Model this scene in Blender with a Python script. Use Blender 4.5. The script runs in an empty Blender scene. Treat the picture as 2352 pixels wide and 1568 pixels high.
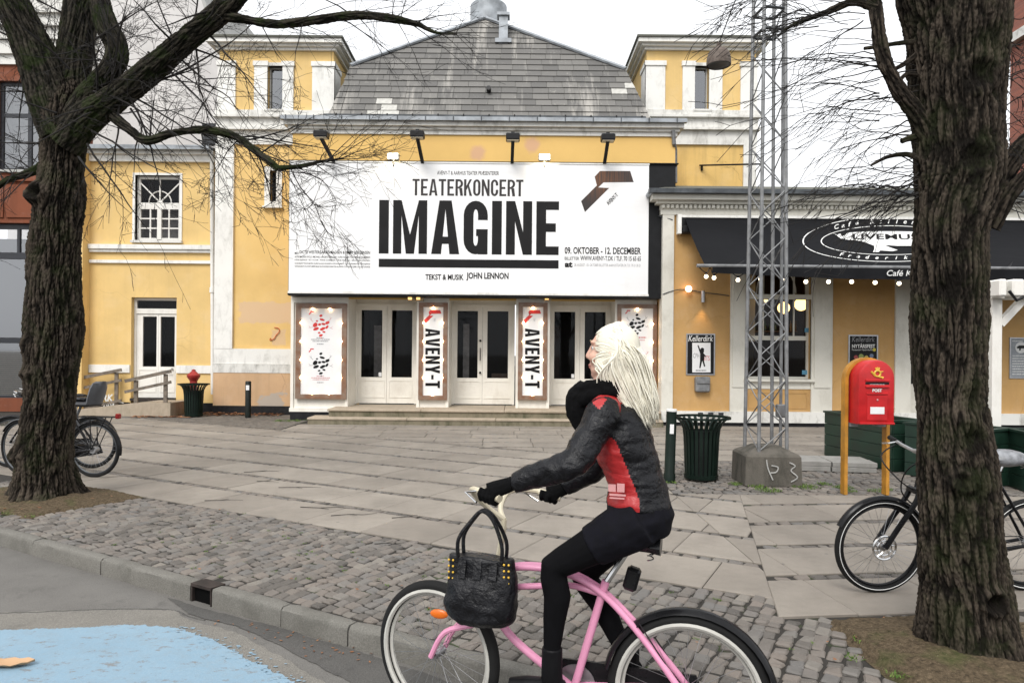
# Street scene: theatre front, cafe, two lime trees, rider on a pink bicycle.
import bpy, bmesh, math, random
import numpy as np
from mathutils import Vector, Matrix

R = math.radians
sc = bpy.context.scene
COL = sc.collection
random.seed(7)

# ---------------------------------------------------------------- camera
F, CX, YH, HC, ROLL = 1600.0, 1176.0, 815.0, 1.6, R(0.5)
cam_d = bpy.data.cameras.new('camera')
cam = bpy.data.objects.new('camera', cam_d)
COL.objects.link(cam)
cam.location = (0, 0, HC)
cam.rotation_euler = (R(90), -ROLL, 0)
cam_d.sensor_width = 36
cam_d.lens = F / 2352 * 36
cam_d.shift_y = (YH - 784) / 2352
cam_d.clip_end = 3000
sc.camera = cam

# ---------------------------------------------------------------- overcast sky
SUN_EL, SUN_AZ = R(48), R(200)
world = bpy.data.worlds.new('World')
sc.world = world
world.use_nodes = True
wn = world.node_tree
wn.nodes.clear()
sky = wn.nodes.new('ShaderNodeTexSky')
sky.sky_type = 'NISHITA'
sky.sun_disc = False
sky.sun_elevation = SUN_EL
sky.sun_rotation = SUN_AZ
sky.air_density = 1.0
sky.dust_density = 4.0
sky.ozone_density = 1.0
hs = wn.nodes.new('ShaderNodeHueSaturation')
hs.inputs['Saturation'].default_value = 0.10
wmix = wn.nodes.new('ShaderNodeMixRGB')
wmix.inputs[0].default_value = 0.80            # cloud cover
wmix.inputs[2].default_value = (8.8, 8.95, 9.2, 1)
bg = wn.nodes.new('ShaderNodeBackground')
bg.inputs['Strength'].default_value = 0.10
wo = wn.nodes.new('ShaderNodeOutputWorld')
wn.links.new(sky.outputs[0], hs.inputs['Color'])
wn.links.new(hs.outputs[0], wmix.inputs[1])
wn.links.new(wmix.outputs[0], bg.inputs['Color'])
wn.links.new(bg.outputs[0], wo.inputs[0])

sun_d = bpy.data.lights.new('sun', 'SUN')
sun = bpy.data.objects.new('sun', sun_d)
COL.objects.link(sun)
sun_d.energy = 1.5
sun_d.angle = R(25)
sun_d.color = (1.0, 0.97, 0.93)
_sd = Vector((math.sin(SUN_AZ) * math.cos(SUN_EL), math.cos(SUN_AZ) * math.cos(SUN_EL), math.sin(SUN_EL)))
sun.rotation_euler = (-_sd).to_track_quat('-Z', 'Y').to_euler()
sun.location = (0, 0, 30)

sc.view_settings.view_transform = 'Standard'
sc.view_settings.look = 'None'
sc.view_settings.gamma = 1
sc.view_settings.use_curve_mapping = False
sc.view_settings.exposure = 0.75
sc.render.engine = 'CYCLES'
sc.cycles.use_denoising = True
sc.cycles.max_bounces = 6
sc.cycles.diffuse_bounces = 3
sc.cycles.glossy_bounces = 3
sc.cycles.transparent_max_bounces = 8
sc.cycles.caustics_reflective = False
sc.cycles.caustics_refractive = False
sc.cycles.sample_clamp_indirect = 4

# ---------------------------------------------------------------- helpers
_c, _s = math.cos(ROLL), math.sin(ROLL)
def at(x, y, D):
    "survey point: bearing (x, y) of the photograph, taken D metres out"
    dx, dy = x - CX, y - YH
    return Vector(((dx * _c + dy * _s) * D / F, D, HC - (-dx * _s + dy * _c) * D / F))
def ground(x, y, z=0.0):
    dx, dy = x - CX, y - YH
    return at(x, y, (HC - z) * F / (-dx * _s + dy * _c))
def wx(x, D, y=800): return at(x, y, D).x
def wz(y, D, x=1176): return at(x, y, D).z
def meet(x, y, p, n):
    "where the bearing meets a plane through p with normal n"
    o = Vector((0, 0, HC)); d = at(x, y, 1.0) - o
    return o + d * ((p - o).dot(n) / d.dot(n))

def tag(o, label=None, cat=None, group=None, kind=None):
    if label: o['label'] = label
    if cat: o['category'] = cat
    if group: o['group'] = group
    if kind: o['kind'] = kind
    return o
def thing(name, loc=(0, 0, 0), rz=0, label=None, cat=None, group=None):
    o = bpy.data.objects.new(name, None)
    COL.objects.link(o)
    o.empty_display_size = 0.2
    o.location = loc
    o.rotation_euler = (0, 0, rz)
    return tag(o, label, cat, group)
def link(name, me, parent=None, local=True):
    o = bpy.data.objects.new(name, me)
    COL.objects.link(o)
    if parent is not None:
        o.parent = parent
        if not local:
            o.matrix_parent_inverse = world_of(parent).inverted()
    return o
def world_of(o):
    m = Matrix.LocRotScale(o.location, o.rotation_euler, o.scale)
    if o.parent is not None:
        m = world_of(o.parent) @ o.matrix_parent_inverse @ m
    return m
def copy_tree(o, parent=None):
    c = o.copy()
    COL.objects.link(c)
    if parent is not None: c.parent = parent
    for ch in list(o.children): copy_tree(ch, c)
    return c

class MB:
    "collects vertices and faces of one mesh"
    def __init__(s): s.v = []; s.f = []; s.m = []; s.cur = 0
    def add(s, vs, fs):
        b = len(s.v); s.v += [tuple(p) for p in vs]
        s.f += [tuple(b + i for i in q) for q in fs]; s.m += [s.cur] * len(fs)
        return s
    def box(s, x0, x1, y0, y1, z0, z1):
        if x0 > x1: x0, x1 = x1, x0
        if y0 > y1: y0, y1 = y1, y0
        if z0 > z1: z0, z1 = z1, z0
        v = [(x, y, z) for z in (z0, z1) for y in (y0, y1) for x in (x0, x1)]
        return s.add(v, [(0, 2, 3, 1), (4, 5, 7, 6), (0, 1, 5, 4), (2, 6, 7, 3), (0, 4, 6, 2), (1, 3, 7, 5)])
    def rbox(s, x0, x1, y0, y1, z0, z1, b=0.01, jit=0.0, rnd=random):
        "box with chamfered edges"
        v = []; idx = {}
        for i, (xa, xs) in enumerate(((x0, 1), (x1, -1))):
            for j, (ya, ys) in enumerate(((y0, 1), (y1, -1))):
                for k, (za, zs) in enumerate(((z0, 1), (z1, -1))):
                    q = [rnd.uniform(-jit, jit) for _ in range(3)]
                    for a in range(3):
                        p = [xa + q[0], ya + q[1], za + q[2]]
                        for c, sg in enumerate((xs, ys, zs)):
                            if c != a: p[c] += sg * b
                        idx[i, j, k, a] = len(v); v.append(p)
        f = []
        for k in (0, 1):
            f.append([idx[0, 0, k, 2], idx[1, 0, k, 2], idx[1, 1, k, 2], idx[0, 1, k, 2]][::1 if k else -1])
            f.append([idx[k, 0, 0, 0], idx[k, 1, 0, 0], idx[k, 1, 1, 0], idx[k, 0, 1, 0]][::1 if k else -1])
            f.append([idx[0, k, 0, 1], idx[0, k, 1, 1], idx[1, k, 1, 1], idx[1, k, 0, 1]][::1 if k else -1])
        for i in (0, 1):
            for j in (0, 1):
                f.append([idx[i, j, 0, 0], idx[i, j, 1, 0], idx[i, j, 1, 1], idx[i, j, 0, 1]][::1 if i == j else -1])
                f.append([idx[i, 0, j, 0], idx[i, 1, j, 0], idx[i, 1, j, 2], idx[i, 0, j, 2]][::-1 if i == j else 1])
                f.append([idx[0, i, j, 1], idx[1, i, j, 1], idx[1, i, j, 2], idx[0, i, j, 2]][::1 if i == j else -1])
                for k in (0, 1):
                    t = [idx[i, j, k, 0], idx[i, j, k, 1], idx[i, j, k, 2]]
                    f.append(t[::1 if (i + j + k) % 2 else -1])
        return s.add(v, f)
    def bar(s, p, q, w, h=None, up=(0, 0, 1)):
        "rectangular bar from p to q"
        p = Vector(p); q = Vector(q); h = h or w
        d = (q - p).normalized(); u = Vector(up)
        if abs(d.dot(u)) > 0.98: u = Vector((1, 0, 0))
        r = d.cross(u).normalized(); u = r.cross(d)
        v = [e + r * (a * w / 2) + u * (b * h / 2) for e in (p, q) for a, b in ((-1, -1), (1, -1), (1, 1), (-1, 1))]
        return s.add(v, [(0, 1, 2, 3), (7, 6, 5, 4), (0, 4, 5, 1), (1, 5, 6, 2), (2, 6, 7, 3), (3, 7, 4, 0)])
    def tube(s, pts, rad, n=8, cap=True, flat=None, closed=False):
        "tube along points; rad number or list; flat=(axis, factor) squashes"
        pts = [Vector(p) for p in pts]; m = len(pts)
        rs = rad if isinstance(rad, (list, tuple)) else [rad] * m
        v = []; u = None
        for i in range(m):
            if closed: d = pts[(i + 1) % m] - pts[i - 1]
            else: d = pts[min(i + 1, m - 1)] - pts[max(i - 1, 0)]
            if d.length < 1e-9: d = Vector((0, 0, 1))
            d.normalize()
            if u is None:
                u = d.cross(Vector((0, 0, 1)))
                if u.length < 0.1: u = d.cross(Vector((1, 0, 0)))
            u = (u - d * u.dot(d)).normalized(); w = d.cross(u)
            for k in range(n):
                a = 2 * math.pi * k / n
                o = (u * math.cos(a) + w * math.sin(a)) * rs[i]
                if flat is not None:
                    ax = Vector(flat[0]); o -= ax * (o.dot(ax) * (1 - flat[1]))
                v.append(pts[i] + o)
        f = []
        for i in range(m if closed else m - 1):
            j = (i + 1) % m
            for k in range(n):
                l = (k + 1) % n
                f.append((i * n + k, i * n + l, j * n + l, j * n + k))
        if cap and not closed:
            f.append(tuple(range(n))[::-1]); f.append(tuple((m - 1) * n + k for k in range(n)))
        return s.add(v, f)
    def lathe(s, prof, c=(0, 0, 0), n=24, axis='Z', a0=0, a1=2 * math.pi):
        "prof: list of (radius, height)"
        full = abs(a1 - a0 - 2 * math.pi) < 1e-6; m = n if full else n + 1
        v = []
        for r, h in prof:
            for k in range(m):
                a = a0 + (a1 - a0) * k / n
                x, y = r * math.cos(a), r * math.sin(a)
                p = {'Z': (x, y, h), 'Y': (x, h, y), 'X': (h, x, y)}[axis]
                v.append((c[0] + p[0], c[1] + p[1], c[2] + p[2]))
        f = []
        for i in range(len(prof) - 1):
            for k in range(n):
                l = (k + 1) % m
                q = (i * m + k, i * m + l, (i + 1) * m + l, (i + 1) * m + k)
                f.append(q if axis != 'Y' else q[::-1])
        return s.add(v, f)
    def sphere(s, c, r, n=12, sx=1, sy=1, sz=1):
        k = max(4, n // 2)
        prof = [(max(1e-4, r * math.sin(math.pi * i / k)), -r * math.cos(math.pi * i / k)) for i in range(k + 1)]
        b = len(s.v); s.lathe(prof, (0, 0, 0), n)
        for i in range(b, len(s.v)):
            x, y, z = s.v[i]; s.v[i] = (c[0] + x * sx, c[1] + y * sy, c[2] + z * sz)
        return s
    def prism(s, poly, y0, y1, plane='XZ'):
        "polygon (two coords) extruded along the third axis between y0 and y1"
        n = len(poly)
        def P(a, b, c): return {'XZ': (a, c, b), 'XY': (a, b, c), 'YZ': (c, a, b)}[plane]
        v = [P(a, b, y0) for a, b in poly] + [P(a, b, y1) for a, b in poly]
        f = [tuple(range(n)), tuple(range(2 * n - 1, n - 1, -1))]
        f += [(i + n, (i + 1) % n + n, (i + 1) % n, i) for i in range(n)]
        return s.add(v, f)
    def wall(s, x0, x1, z0, z1, y, holes=(), depth=0.2):
        "wall face at y looking to -Y with rectangular openings and reveals"
        xs = sorted({x0, x1, *[h[0] for h in holes], *[h[1] for h in holes]})
        zs = sorted({z0, z1, *[h[2] for h in holes], *[h[3] for h in holes]})
        xs = [a for a in xs if x0 <= a <= x1]; zs = [a for a in zs if z0 <= a <= z1]
        for i in range(len(xs) - 1):
            for j in range(len(zs) - 1):
                cx, cz = (xs[i] + xs[i + 1]) / 2, (zs[j] + zs[j + 1]) / 2
                if any(h[0] < cx < h[1] and h[2] < cz < h[3] for h in holes): continue
                s.add([(xs[i], y, zs[j]), (xs[i + 1], y, zs[j]), (xs[i + 1], y, zs[j + 1]), (xs[i], y, zs[j + 1])], [(0, 1, 2, 3)])
        for a, b, c, d in holes:
            q = y + depth
            s.add([(a, y, c), (a, q, c), (a, q, d), (a, y, d)], [(0, 1, 2, 3)])
            s.add([(b, y, c), (b, y, d), (b, q, d), (b, q, c)], [(0, 1, 2, 3)])
            s.add([(a, y, d), (a, q, d), (b, q, d), (b, y, d)], [(0, 1, 2, 3)])
            s.add([(a, y, c), (b, y, c), (b, q, c), (a, q, c)], [(0, 1, 2, 3)])
        return s
    def mesh(s, name, mats, smooth=False):
        me = bpy.data.meshes.new(name)
        me.from_pydata([tuple(p) for p in s.v], [], s.f)
        for m in (mats if isinstance(mats, (list, tuple)) else [mats]): me.materials.append(m)
        if any(s.m): me.polygons.foreach_set('material_index', s.m)
        if smooth:
            me.polygons.foreach_set('use_smooth', [True] * len(me.polygons))
            if smooth != 'all':
                try: me.set_sharp_from_angle(angle=R(40))
                except Exception: pass
        me.validate(); me.update()
        return me
    def build(s, name, mats, parent=None, smooth=False, local=True):
        return link(name, s.mesh(name, mats, smooth), parent, local)

def smooth_pts(pts, k=4):
    "Catmull-Rom through points"
    P = [Vector(p) for p in pts]; out = []
    for i in range(len(P) - 1):
        a, b, c, d = P[max(i - 1, 0)], P[i], P[i + 1], P[min(i + 2, len(P) - 1)]
        for j in range(k):
            t = j / k
            out.append(0.5 * ((2 * b) + (c - a) * t + (2 * a - 5 * b + 4 * c - d) * t * t + (3 * b - a - 3 * c + d) * t ** 3))
    out.append(P[-1]); return out
def interp(vals, k=4):
    o = []
    for i in range(len(vals) - 1):
        for j in range(k): o.append(vals[i] + (vals[i + 1] - vals[i]) * j / k)
    return o + [vals[-1]]
def clip(poly, planes):
    "clip a 2D polygon by half planes (a, b, c): a*x + b*y >= c"
    for a, b, c in planes:
        out = []
        for i in range(len(poly)):
            p, q = poly[i], poly[(i + 1) % len(poly)]
            dp, dq = a * p[0] + b * p[1] - c, a * q[0] + b * q[1] - c
            if dp >= 0: out.append(p)
            if (dp >= 0) != (dq >= 0):
                t = dp / (dp - dq); out.append((p[0] + (q[0] - p[0]) * t, p[1] + (q[1] - p[1]) * t))
        poly = out
        if len(poly) < 3: return []
    return poly
def area(p): return abs(sum(p[i][0] * p[(i + 1) % len(p)][1] - p[(i + 1) % len(p)][0] * p[i][1] for i in range(len(p)))) / 2

# numpy gradient noise
_rng = np.random.default_rng(3)
_perm = _rng.permutation(256); _perm = np.concatenate([_perm, _perm, _perm])
_grad = _rng.normal(size=(256, 3)); _grad /= np.linalg.norm(_grad, axis=1)[:, None]
def pnoise(p):
    p = np.asarray(p, float); i = np.floor(p).astype(int); f = p - i; i &= 255
    u = f * f * f * (f * (f * 6 - 15) + 10); r = 0
    for dx in (0, 1):
        for dy in (0, 1):
            for dz in (0, 1):
                h = _perm[_perm[_perm[i[:, 0] + dx] + i[:, 1] + dy] + i[:, 2] + dz]
                g = _grad[h]; d = ((f - (dx, dy, dz)) * g).sum(1)
                w = (u[:, 0] if dx else 1 - u[:, 0]) * (u[:, 1] if dy else 1 - u[:, 1]) * (u[:, 2] if dz else 1 - u[:, 2])
                r = r + w * d
    return r

# ---------------------------------------------------------------- materials
class N:
    "small node-tree writer"
    def __init__(s, name):
        s.m = bpy.data.materials.new(name); s.m.use_nodes = True
        s.t = s.m.node_tree; s.t.nodes.clear()
        s.out = s.t.nodes.new('ShaderNodeOutputMaterial'); s._co = None
    def n(s, k, **kw):
        o = s.t.nodes.new('ShaderNode' + k)
        for a, b in kw.items(): setattr(o, a, b)
        return o
    def put(s, sock, v):
        if isinstance(v, bpy.types.NodeSocket): s.t.links.new(v, sock)
        elif isinstance(v, (tuple, list)) and len(v) == 3 and sock.type == 'RGBA': sock.default_value = (*v, 1)
        else: sock.default_value = v
    def pos(s, scale=(1, 1, 1), rnd=False, obj=False):
        if obj: c = s.n('TexCoord').outputs['Object']
        else: c = s.n('NewGeometry').outputs['Position']
        mp = s.n('Mapping'); s.put(mp.inputs['Vector'], c); mp.inputs['Scale'].default_value = scale
        if rnd:
            oi = s.n('ObjectInfo'); mu = s.n('Math', operation='MULTIPLY'); s.put(mu.inputs[0], oi.outputs['Random']); mu.inputs[1].default_value = 37.0
            s.put(mp.inputs['Location'], mu.outputs[0])
        return mp.outputs[0]
    def noise(s, v, scale=5, detail=4, rough=.55, dist=0):
        o = s.n('TexNoise'); s.put(o.inputs['Vector'], v)
        o.inputs['Scale'].default_value = scale; o.inputs['Detail'].default_value = detail
        o.inputs['Roughness'].default_value = rough; o.inputs['Distortion'].default_value = dist
        return o.outputs['Fac']
    def voro(s, v, scale=5, feature='F1', out='Distance'):
        o = s.n('TexVoronoi', feature=feature); s.put(o.inputs['Vector'], v); o.inputs['Scale'].default_value = scale
        return o.outputs[out]
    def ramp(s, fac, stops, mode='LINEAR'):
        o = s.n('ValToRGB'); s.put(o.inputs[0], fac); e = o.color_ramp.elements; o.color_ramp.interpolation = mode
        for i, (p, c) in enumerate(stops):
            el = e[i] if i < 2 else e.new(p)
            el.position = p; el.color = (c, c, c, 1) if isinstance(c, (int, float)) else (*c, 1)
        return o.outputs[0]
    def mix(s, fac, a, b, mode='MIX'):
        o = s.n('MixRGB', blend_type=mode); s.put(o.inputs[0], fac); s.put(o.inputs[1], a); s.put(o.inputs[2], b)
        return o.outputs[0]
    def math(s, op, a, b=0.0):
        o = s.n('Math', operation=op); s.put(o.inputs[0], a); s.put(o.inputs[1], b); return o.outputs[0]
    def sep(s, v):
        o = s.n('SeparateXYZ'); s.put(o.inputs[0], v); return o.outputs
    def rand(s):
        a = s.n('ObjectInfo').outputs['Random']; b = s.n('NewGeometry').outputs['Random Per Island']
        return s.math('FRACT', s.math('ADD', a, b))
    def bump(s, h, strength=.3, dist=.01):
        o = s.n('Bump'); s.put(o.inputs['Height'], h); o.inputs['Strength'].default_value = strength
        o.inputs['Distance'].default_value = dist; return o.outputs[0]
    def bsdf(s, col, rough=.7, metal=0., normal=None, emit=None, estr=0., spec=None, **kw):
        o = s.n('BsdfPrincipled'); s.put(o.inputs['Base Color'], col); s.put(o.inputs['Roughness'], rough)
        s.put(o.inputs['Metallic'], metal)
        if normal is not None: s.put(o.inputs['Normal'], normal)
        if emit is not None: s.put(o.inputs['Emission Color'], emit); o.inputs['Emission Strength'].default_value = estr
        if spec is not None: o.inputs['Specular IOR Level'].default_value = spec
        for k, v in kw.items(): s.put(o.inputs[k.replace('_', ' ')], v)
        s.t.links.new(o.outputs[0], s.out.inputs[0]); return s.m

def simple(name, c, rough=.6, metal=0., var=.12, scale=12, bump=.0, spec=None, bd=.004, c2=None):
    "one colour with slight unevenness"
    n = N(name); f = n.noise(n.pos(), scale, 5)
    c2 = c2 or tuple(x * (1 - var * 2.2) for x in c)
    col = n.mix(n.ramp(f, [(.3, 0), (.72, 1)]), c2, c)
    nr = n.bump(n.noise(n.pos(), scale * 6, 3), bump, bd) if bump else None
    rg = n.ramp(f, [(.2, max(0, rough - .1)), (.8, min(1, rough + .1))])
    return n.bsdf(col, rg, metal, nr, spec=spec)
def emitter(name, c, st):
    n = N(name); return n.bsdf((.8, .8, .8), .4, emit=c, estr=st)

def plaster(name, c, dirt=(.30, .22, .12), patch=None, rough=.88, amount=.5):
    n = N(name); p = n.pos()
    big = n.noise(p, .7, 5, .6); fine = n.noise(p, 9, 6, .6)
    streak = n.noise(n.pos((7, 7, .45)), 1.0, 5, .6)
    col = n.mix(n.ramp(big, [(.3, 0), (.7, 1)]), tuple(x * .84 for x in c), tuple(min(1, x * 1.07) for x in c))
    mid = n.noise(p, 2.1, 7, .65); col = n.mix(n.math('MULTIPLY', n.ramp(mid, [(.5, 0), (.75, 1)]), .35), col, tuple(min(1, x * .8 + .16) for x in c))
    col = n.mix(n.math('MULTIPLY', n.ramp(streak, [(.5, 0), (.8, 1)]), .30 * amount), col, dirt)
    sp = n.math('MULTIPLY', n.ramp(n.noise(p, 2.6, 8, .7), [(.56, 0), (.74, 1)]), .5 * amount)
    col = n.mix(sp, col, tuple(x * .78 for x in c))
    chips = n.ramp(n.noise(p, 15, 7, .72), [(.70, 0), (.74, 1)])
    col = n.mix(n.math('MULTIPLY', chips, .55 * amount), col, tuple(a * .4 + .14 for a in c))
    cp = n.n('Mapping'); wb = n.n('TexNoise'); n.put(wb.inputs['Vector'], p); wb.inputs['Scale'].default_value = 1.6; wb.inputs['Detail'].default_value = 6
    ck = n.voro(n.mix(.28, p, wb.outputs['Color']), .9, 'DISTANCE_TO_EDGE'); ck = n.math('MULTIPLY', n.ramp(ck, [(.0015, 1), (.005, 0)]), n.ramp(n.noise(p, .6, 3), [(.5, 0), (.6, 1)]))
    col = n.mix(n.math('MULTIPLY', ck, .45 * amount + .1), col, tuple(x * .35 for x in c))
    if patch:
        pc, th = patch
        pf = n.ramp(n.noise(n.pos((.55, 1, .8)), 1.1, 6, .6, .4), [(th, 0), (th + .015, 1)])
        col = n.mix(pf, col, pc)
    nr = n.bump(n.math('ADD', fine, n.math('MULTIPLY', n.noise(p, 60, 3), .6)), .28, .012)
    return n.bsdf(col, rough, 0, nr, spec=.25)
def weathered_white(name, c=(.78, .77, .73), dirt=(.16, .15, .12), amount=.6, rough=.6):
    n = N(name); p = n.pos()
    st = n.noise(n.pos((4, 4, 1.3)), 1.2, 8, .72, .6); blot = n.noise(p, 1.7, 8, .7)
    f = n.math('MULTIPLY', n.ramp(n.math('MULTIPLY', st, blot), [(.24, 0), (.46, 1)]), amount)
    col = n.mix(f, c, dirt)
    col = n.mix(n.math('MULTIPLY', n.ramp(n.noise(p, .9, 4), [(.35, 0), (.65, 1)]), .16), col, tuple(x * .6 for x in c))
    chip = n.ramp(n.noise(p, 22, 8, .75), [(.67, 0), (.70, 1)])
    col = n.mix(n.math('MULTIPLY', chip, amount * .8), col, (.3, .27, .22))
    return n.bsdf(col, rough, 0, n.bump(n.noise(p, 30, 5), .2, .008), spec=.3)

M = {}
M['yellow'] = plaster('yellow_plaster', (.72, .505, .21))
M['yellow_low'] = plaster('yellow_plaster_patched', (.72, .505, .21), patch=((.66, .45, .30), .545), amount=.8)
M['peach'] = plaster('peach_plinth', (.58, .38, .22), patch=((.42, .36, .30), .62), amount=1.3)
M['tan'] = plaster('tan_plaster', (.52, .315, .125), dirt=(.26, .16, .08))
M['tan_worn'] = plaster('tan_plaster_worn', (.60, .37, .145), patch=((.42, .38, .32), .60), amount=1.2)
M['white'] = weathered_white('white_stucco', amount=.5)
M['white_dirty'] = weathered_white('dirty_white_stucco', (.70, .69, .65), amount=.95)
M['white_wood'] = weathered_white('white_painted_wood', (.76, .74, .69), (.3, .25, .18), .35, .45)
M['cream_wood'] = weathered_white('cream_painted_wood', (.80, .765, .69), (.32, .25, .17), .32, .42)
M['cafe_white'] = weathered_white('cafe_white_paint', (.66, .64, .57), (.22, .19, .13), .4, .5)
M['pale'] = plaster('pale_gable', (.64, .625, .61), (.42, .41, .4), amount=.35)
M['orange_brick'] = plaster('orange_red_render', (.20, .066, .034), (.07, .028, .018), amount=1.2)
M['grey_stone'] = weathered_white('grey_cornice', (.40, .40, .38), amount=.6)
M['black_base'] = simple('black_tar_paint', (.018, .018, .02), .6, var=.3, bump=.3, spec=.22)
M['black_metal'] = simple('black_metal', (.012, .012, .013), .4, .0, bump=.0, spec=.22)
M['black_board'] = simple('black_board', (.009, .0095, .011), .5, var=.25, scale=6, spec=.22)
M['dark_frame'] = simple('dark_window_frame', (.018, .02, .026), .4)
M['zinc'] = simple('zinc', (.40, .43, .46), .5, .25, var=.25, scale=4)
M['dark_zinc'] = simple('dark_zinc', (.10, .11, .12), .5, .5, var=.3, scale=4)
M['galv'] = simple('galvanised_steel', (.25, .255, .26), .55, .3, var=.22, scale=9)
M['banner'] = simple('white_banner', (.76, .76, .76), .38, var=.02, scale=.6, bump=.0)
M['print_black'] = simple('black_print', (.008, .0075, .008), .45, var=.2, scale=3, spec=.22)
M['print_brown'] = simple('bronzed_black_print', (.020, .013, .011), .35, var=.3, scale=8)
M['print_red'] = simple('red_print', (.62, .03, .025), .5, var=.1)
M['print_pink'] = simple('pink_print', (.62, .30, .30), .5, var=.1)
M['print_grey'] = simple('grey_print', (.28, .28, .29), .6)
M['print_white'] = simple('white_print', (.72, .72, .70), .6, var=.05)
M['paper'] = simple('white_paper', (.74, .74, .74), .5, var=.02)
M['frame_wood'] = simple('varnished_wood', (.17, .068, .028), .42, var=.35, scale=7, c2=(.22, .16, .12))
M['steel'] = simple('brushed_steel', (.45, .45, .46), .35, .9)
M['chrome'] = simple('chrome', (.6, .6, .6), .18, 1.0, var=.05)
M['bulb'] = emitter('warm_bulb', (1, .66, .34), 20)
M['bulb_soft'] = emitter('warm_festoon_bulb', (1, .82, .55), 3.2)
M['flood_lit'] = emitter('flood_glass_lit', (1, .93, .66), 3)
M['green_paint'] = simple('dark_green_paint', (.006, .016, .011), .45, var=.25, scale=5, bump=.1, spec=.22)
M['green_planter'] = simple('green_planter_wood', (.008, .034, .020), .5, var=.25, scale=4, bump=.12)
M['post_red'] = simple('post_red', (.54, .007, .010), .42, var=.14, scale=9)
M['post_yellow'] = simple('post_yellow', (.55, .25, .025), .5, var=.2, scale=7)
M['gold'] = simple('gold_paint', (.75, .46, .05), .4)
M['rubber'] = simple('tyre_rubber', (.012, .012, .012), .75, var=.2, spec=.22)
M['white_rubber'] = simple('white_tyre_wall', (.48, .47, .43), .6, var=.1)
M['bike_black'] = simple('black_lacquer', (.010, .010, .011), .28, spec=.22)
M['pink'] = simple('pink_lacquer', (.72, .30, .46), .32, var=.05)
M['brown_wood'] = simple('rail_wood', (.22, .18, .14), .75, var=.3, scale=10, bump=.2)
M['bollard_black'] = simple('bollard_black', (.010, .014, .012), .45, spec=.22)
M['red_paint'] = simple('red_paint', (.36, .03, .025), .4)

def glass_mat(name, tint=(.01, .012, .014), clear=.0, gain=.32):
    n = N(name)
    g = n.n('BsdfGlossy'); g.inputs['Roughness'].default_value = .03; g.inputs['Color'].default_value = (.9, .92, .95, 1)
    fr = n.n('Fresnel'); fr.inputs['IOR'].default_value = 1.55
    n.put(fr.inputs['Normal'], n.bump(n.noise(n.pos(), 2.2, 2), .06, .05))
    if clear: a = n.n('BsdfTransparent'); a.inputs['Color'].default_value = (clear, clear, clear, 1)
    else: a = n.n('BsdfDiffuse'); a.inputs['Color'].default_value = (*tint, 1)
    mx = n.n('MixShader'); n.put(mx.inputs[0], n.math('MULTIPLY', fr.outputs[0], gain)); n.put(mx.inputs[1], a.outputs[0]); n.put(mx.inputs[2], g.outputs[0])
    n.t.links.new(mx.outputs[0], n.out.inputs[0]); return n.m
M['glass'] = glass_mat('window_glass', clear=.8)
M['glass_sky'] = glass_mat('shop_window_glass', clear=.8, gain=4.5)
M['glass_shop'] = glass_mat('shop_front_glass', clear=.8, gain=5)
M['interior'] = simple('dark_interior', (.02, .018, .016), .9)
M['interior_brown'] = simple('brown_interior', (.035, .018, .010), .8)
M['curtain'] = simple('pale_curtain', (.45, .43, .42), .9, var=.2, scale=8)
M['blind'] = simple('beige_blind', (.42, .38, .31), .8, var=.1)

def roof_tile_mat():
    n = N('slate_tile'); p = n.pos(); r = n.rand()
    col = n.mix(r, (.105, .102, .097), (.165, .159, .148))
    st = n.noise(n.pos((2.2, .22, .22)), 1.0, 7, .7)
    col = n.mix(n.math('MULTIPLY', n.ramp(st, [(.55, 0), (.66, 1)]), .7), col, (.40, .38, .345))
    col = n.mix(n.math('MULTIPLY', n.ramp(n.noise(p, 5, 8, .75), [(.60, 0), (.66, 1)]), .5), col, (.30, .29, .26))
    col = n.mix(n.math('MULTIPLY', n.ramp(n.noise(p, 28, 6, .7), [(.66, 0), (.7, 1)]), .7), col, (.5, .49, .45))
    return n.bsdf(col, .8, 0, n.bump(n.noise(p, 25, 6), .3, .01))
M['tile'] = roof_tile_mat()
M['tile_new'] = simple('pale_new_tile', (.52, .51, .47), .7)
def felt():
    n = N('roof_felt'); p = n.pos()
    col = n.mix(n.noise(p, 40, 5), (.06, .062, .05), (.15, .15, .125)); return n.bsdf(col, .9, 0, n.bump(n.noise(p, 60, 3), .3, .01))
M['felt'] = felt()
def brick_far():
    n = N('red_brick'); b = n.n('TexBrick'); n.put(b.inputs['Vector'], n.n('TexCoord').outputs['Object'])
    mp = n.n('Mapping'); n.put(mp.inputs['Vector'], n.n('TexCoord').outputs['Object']); mp.inputs['Rotation'].default_value = (R(90), 0, 0)
    n.put(b.inputs['Vector'], mp.outputs[0]); b.inputs['Scale'].default_value = 4.2
    for k, c in (('Color1', (.30, .085, .05)), ('Color2', (.20, .06, .04)), ('Mortar', (.30, .24, .2))): b.inputs[k].default_value = (*c, 1)
    return n.bsdf(b.outputs[0], .85)
M['brick'] = brick_far()

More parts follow.
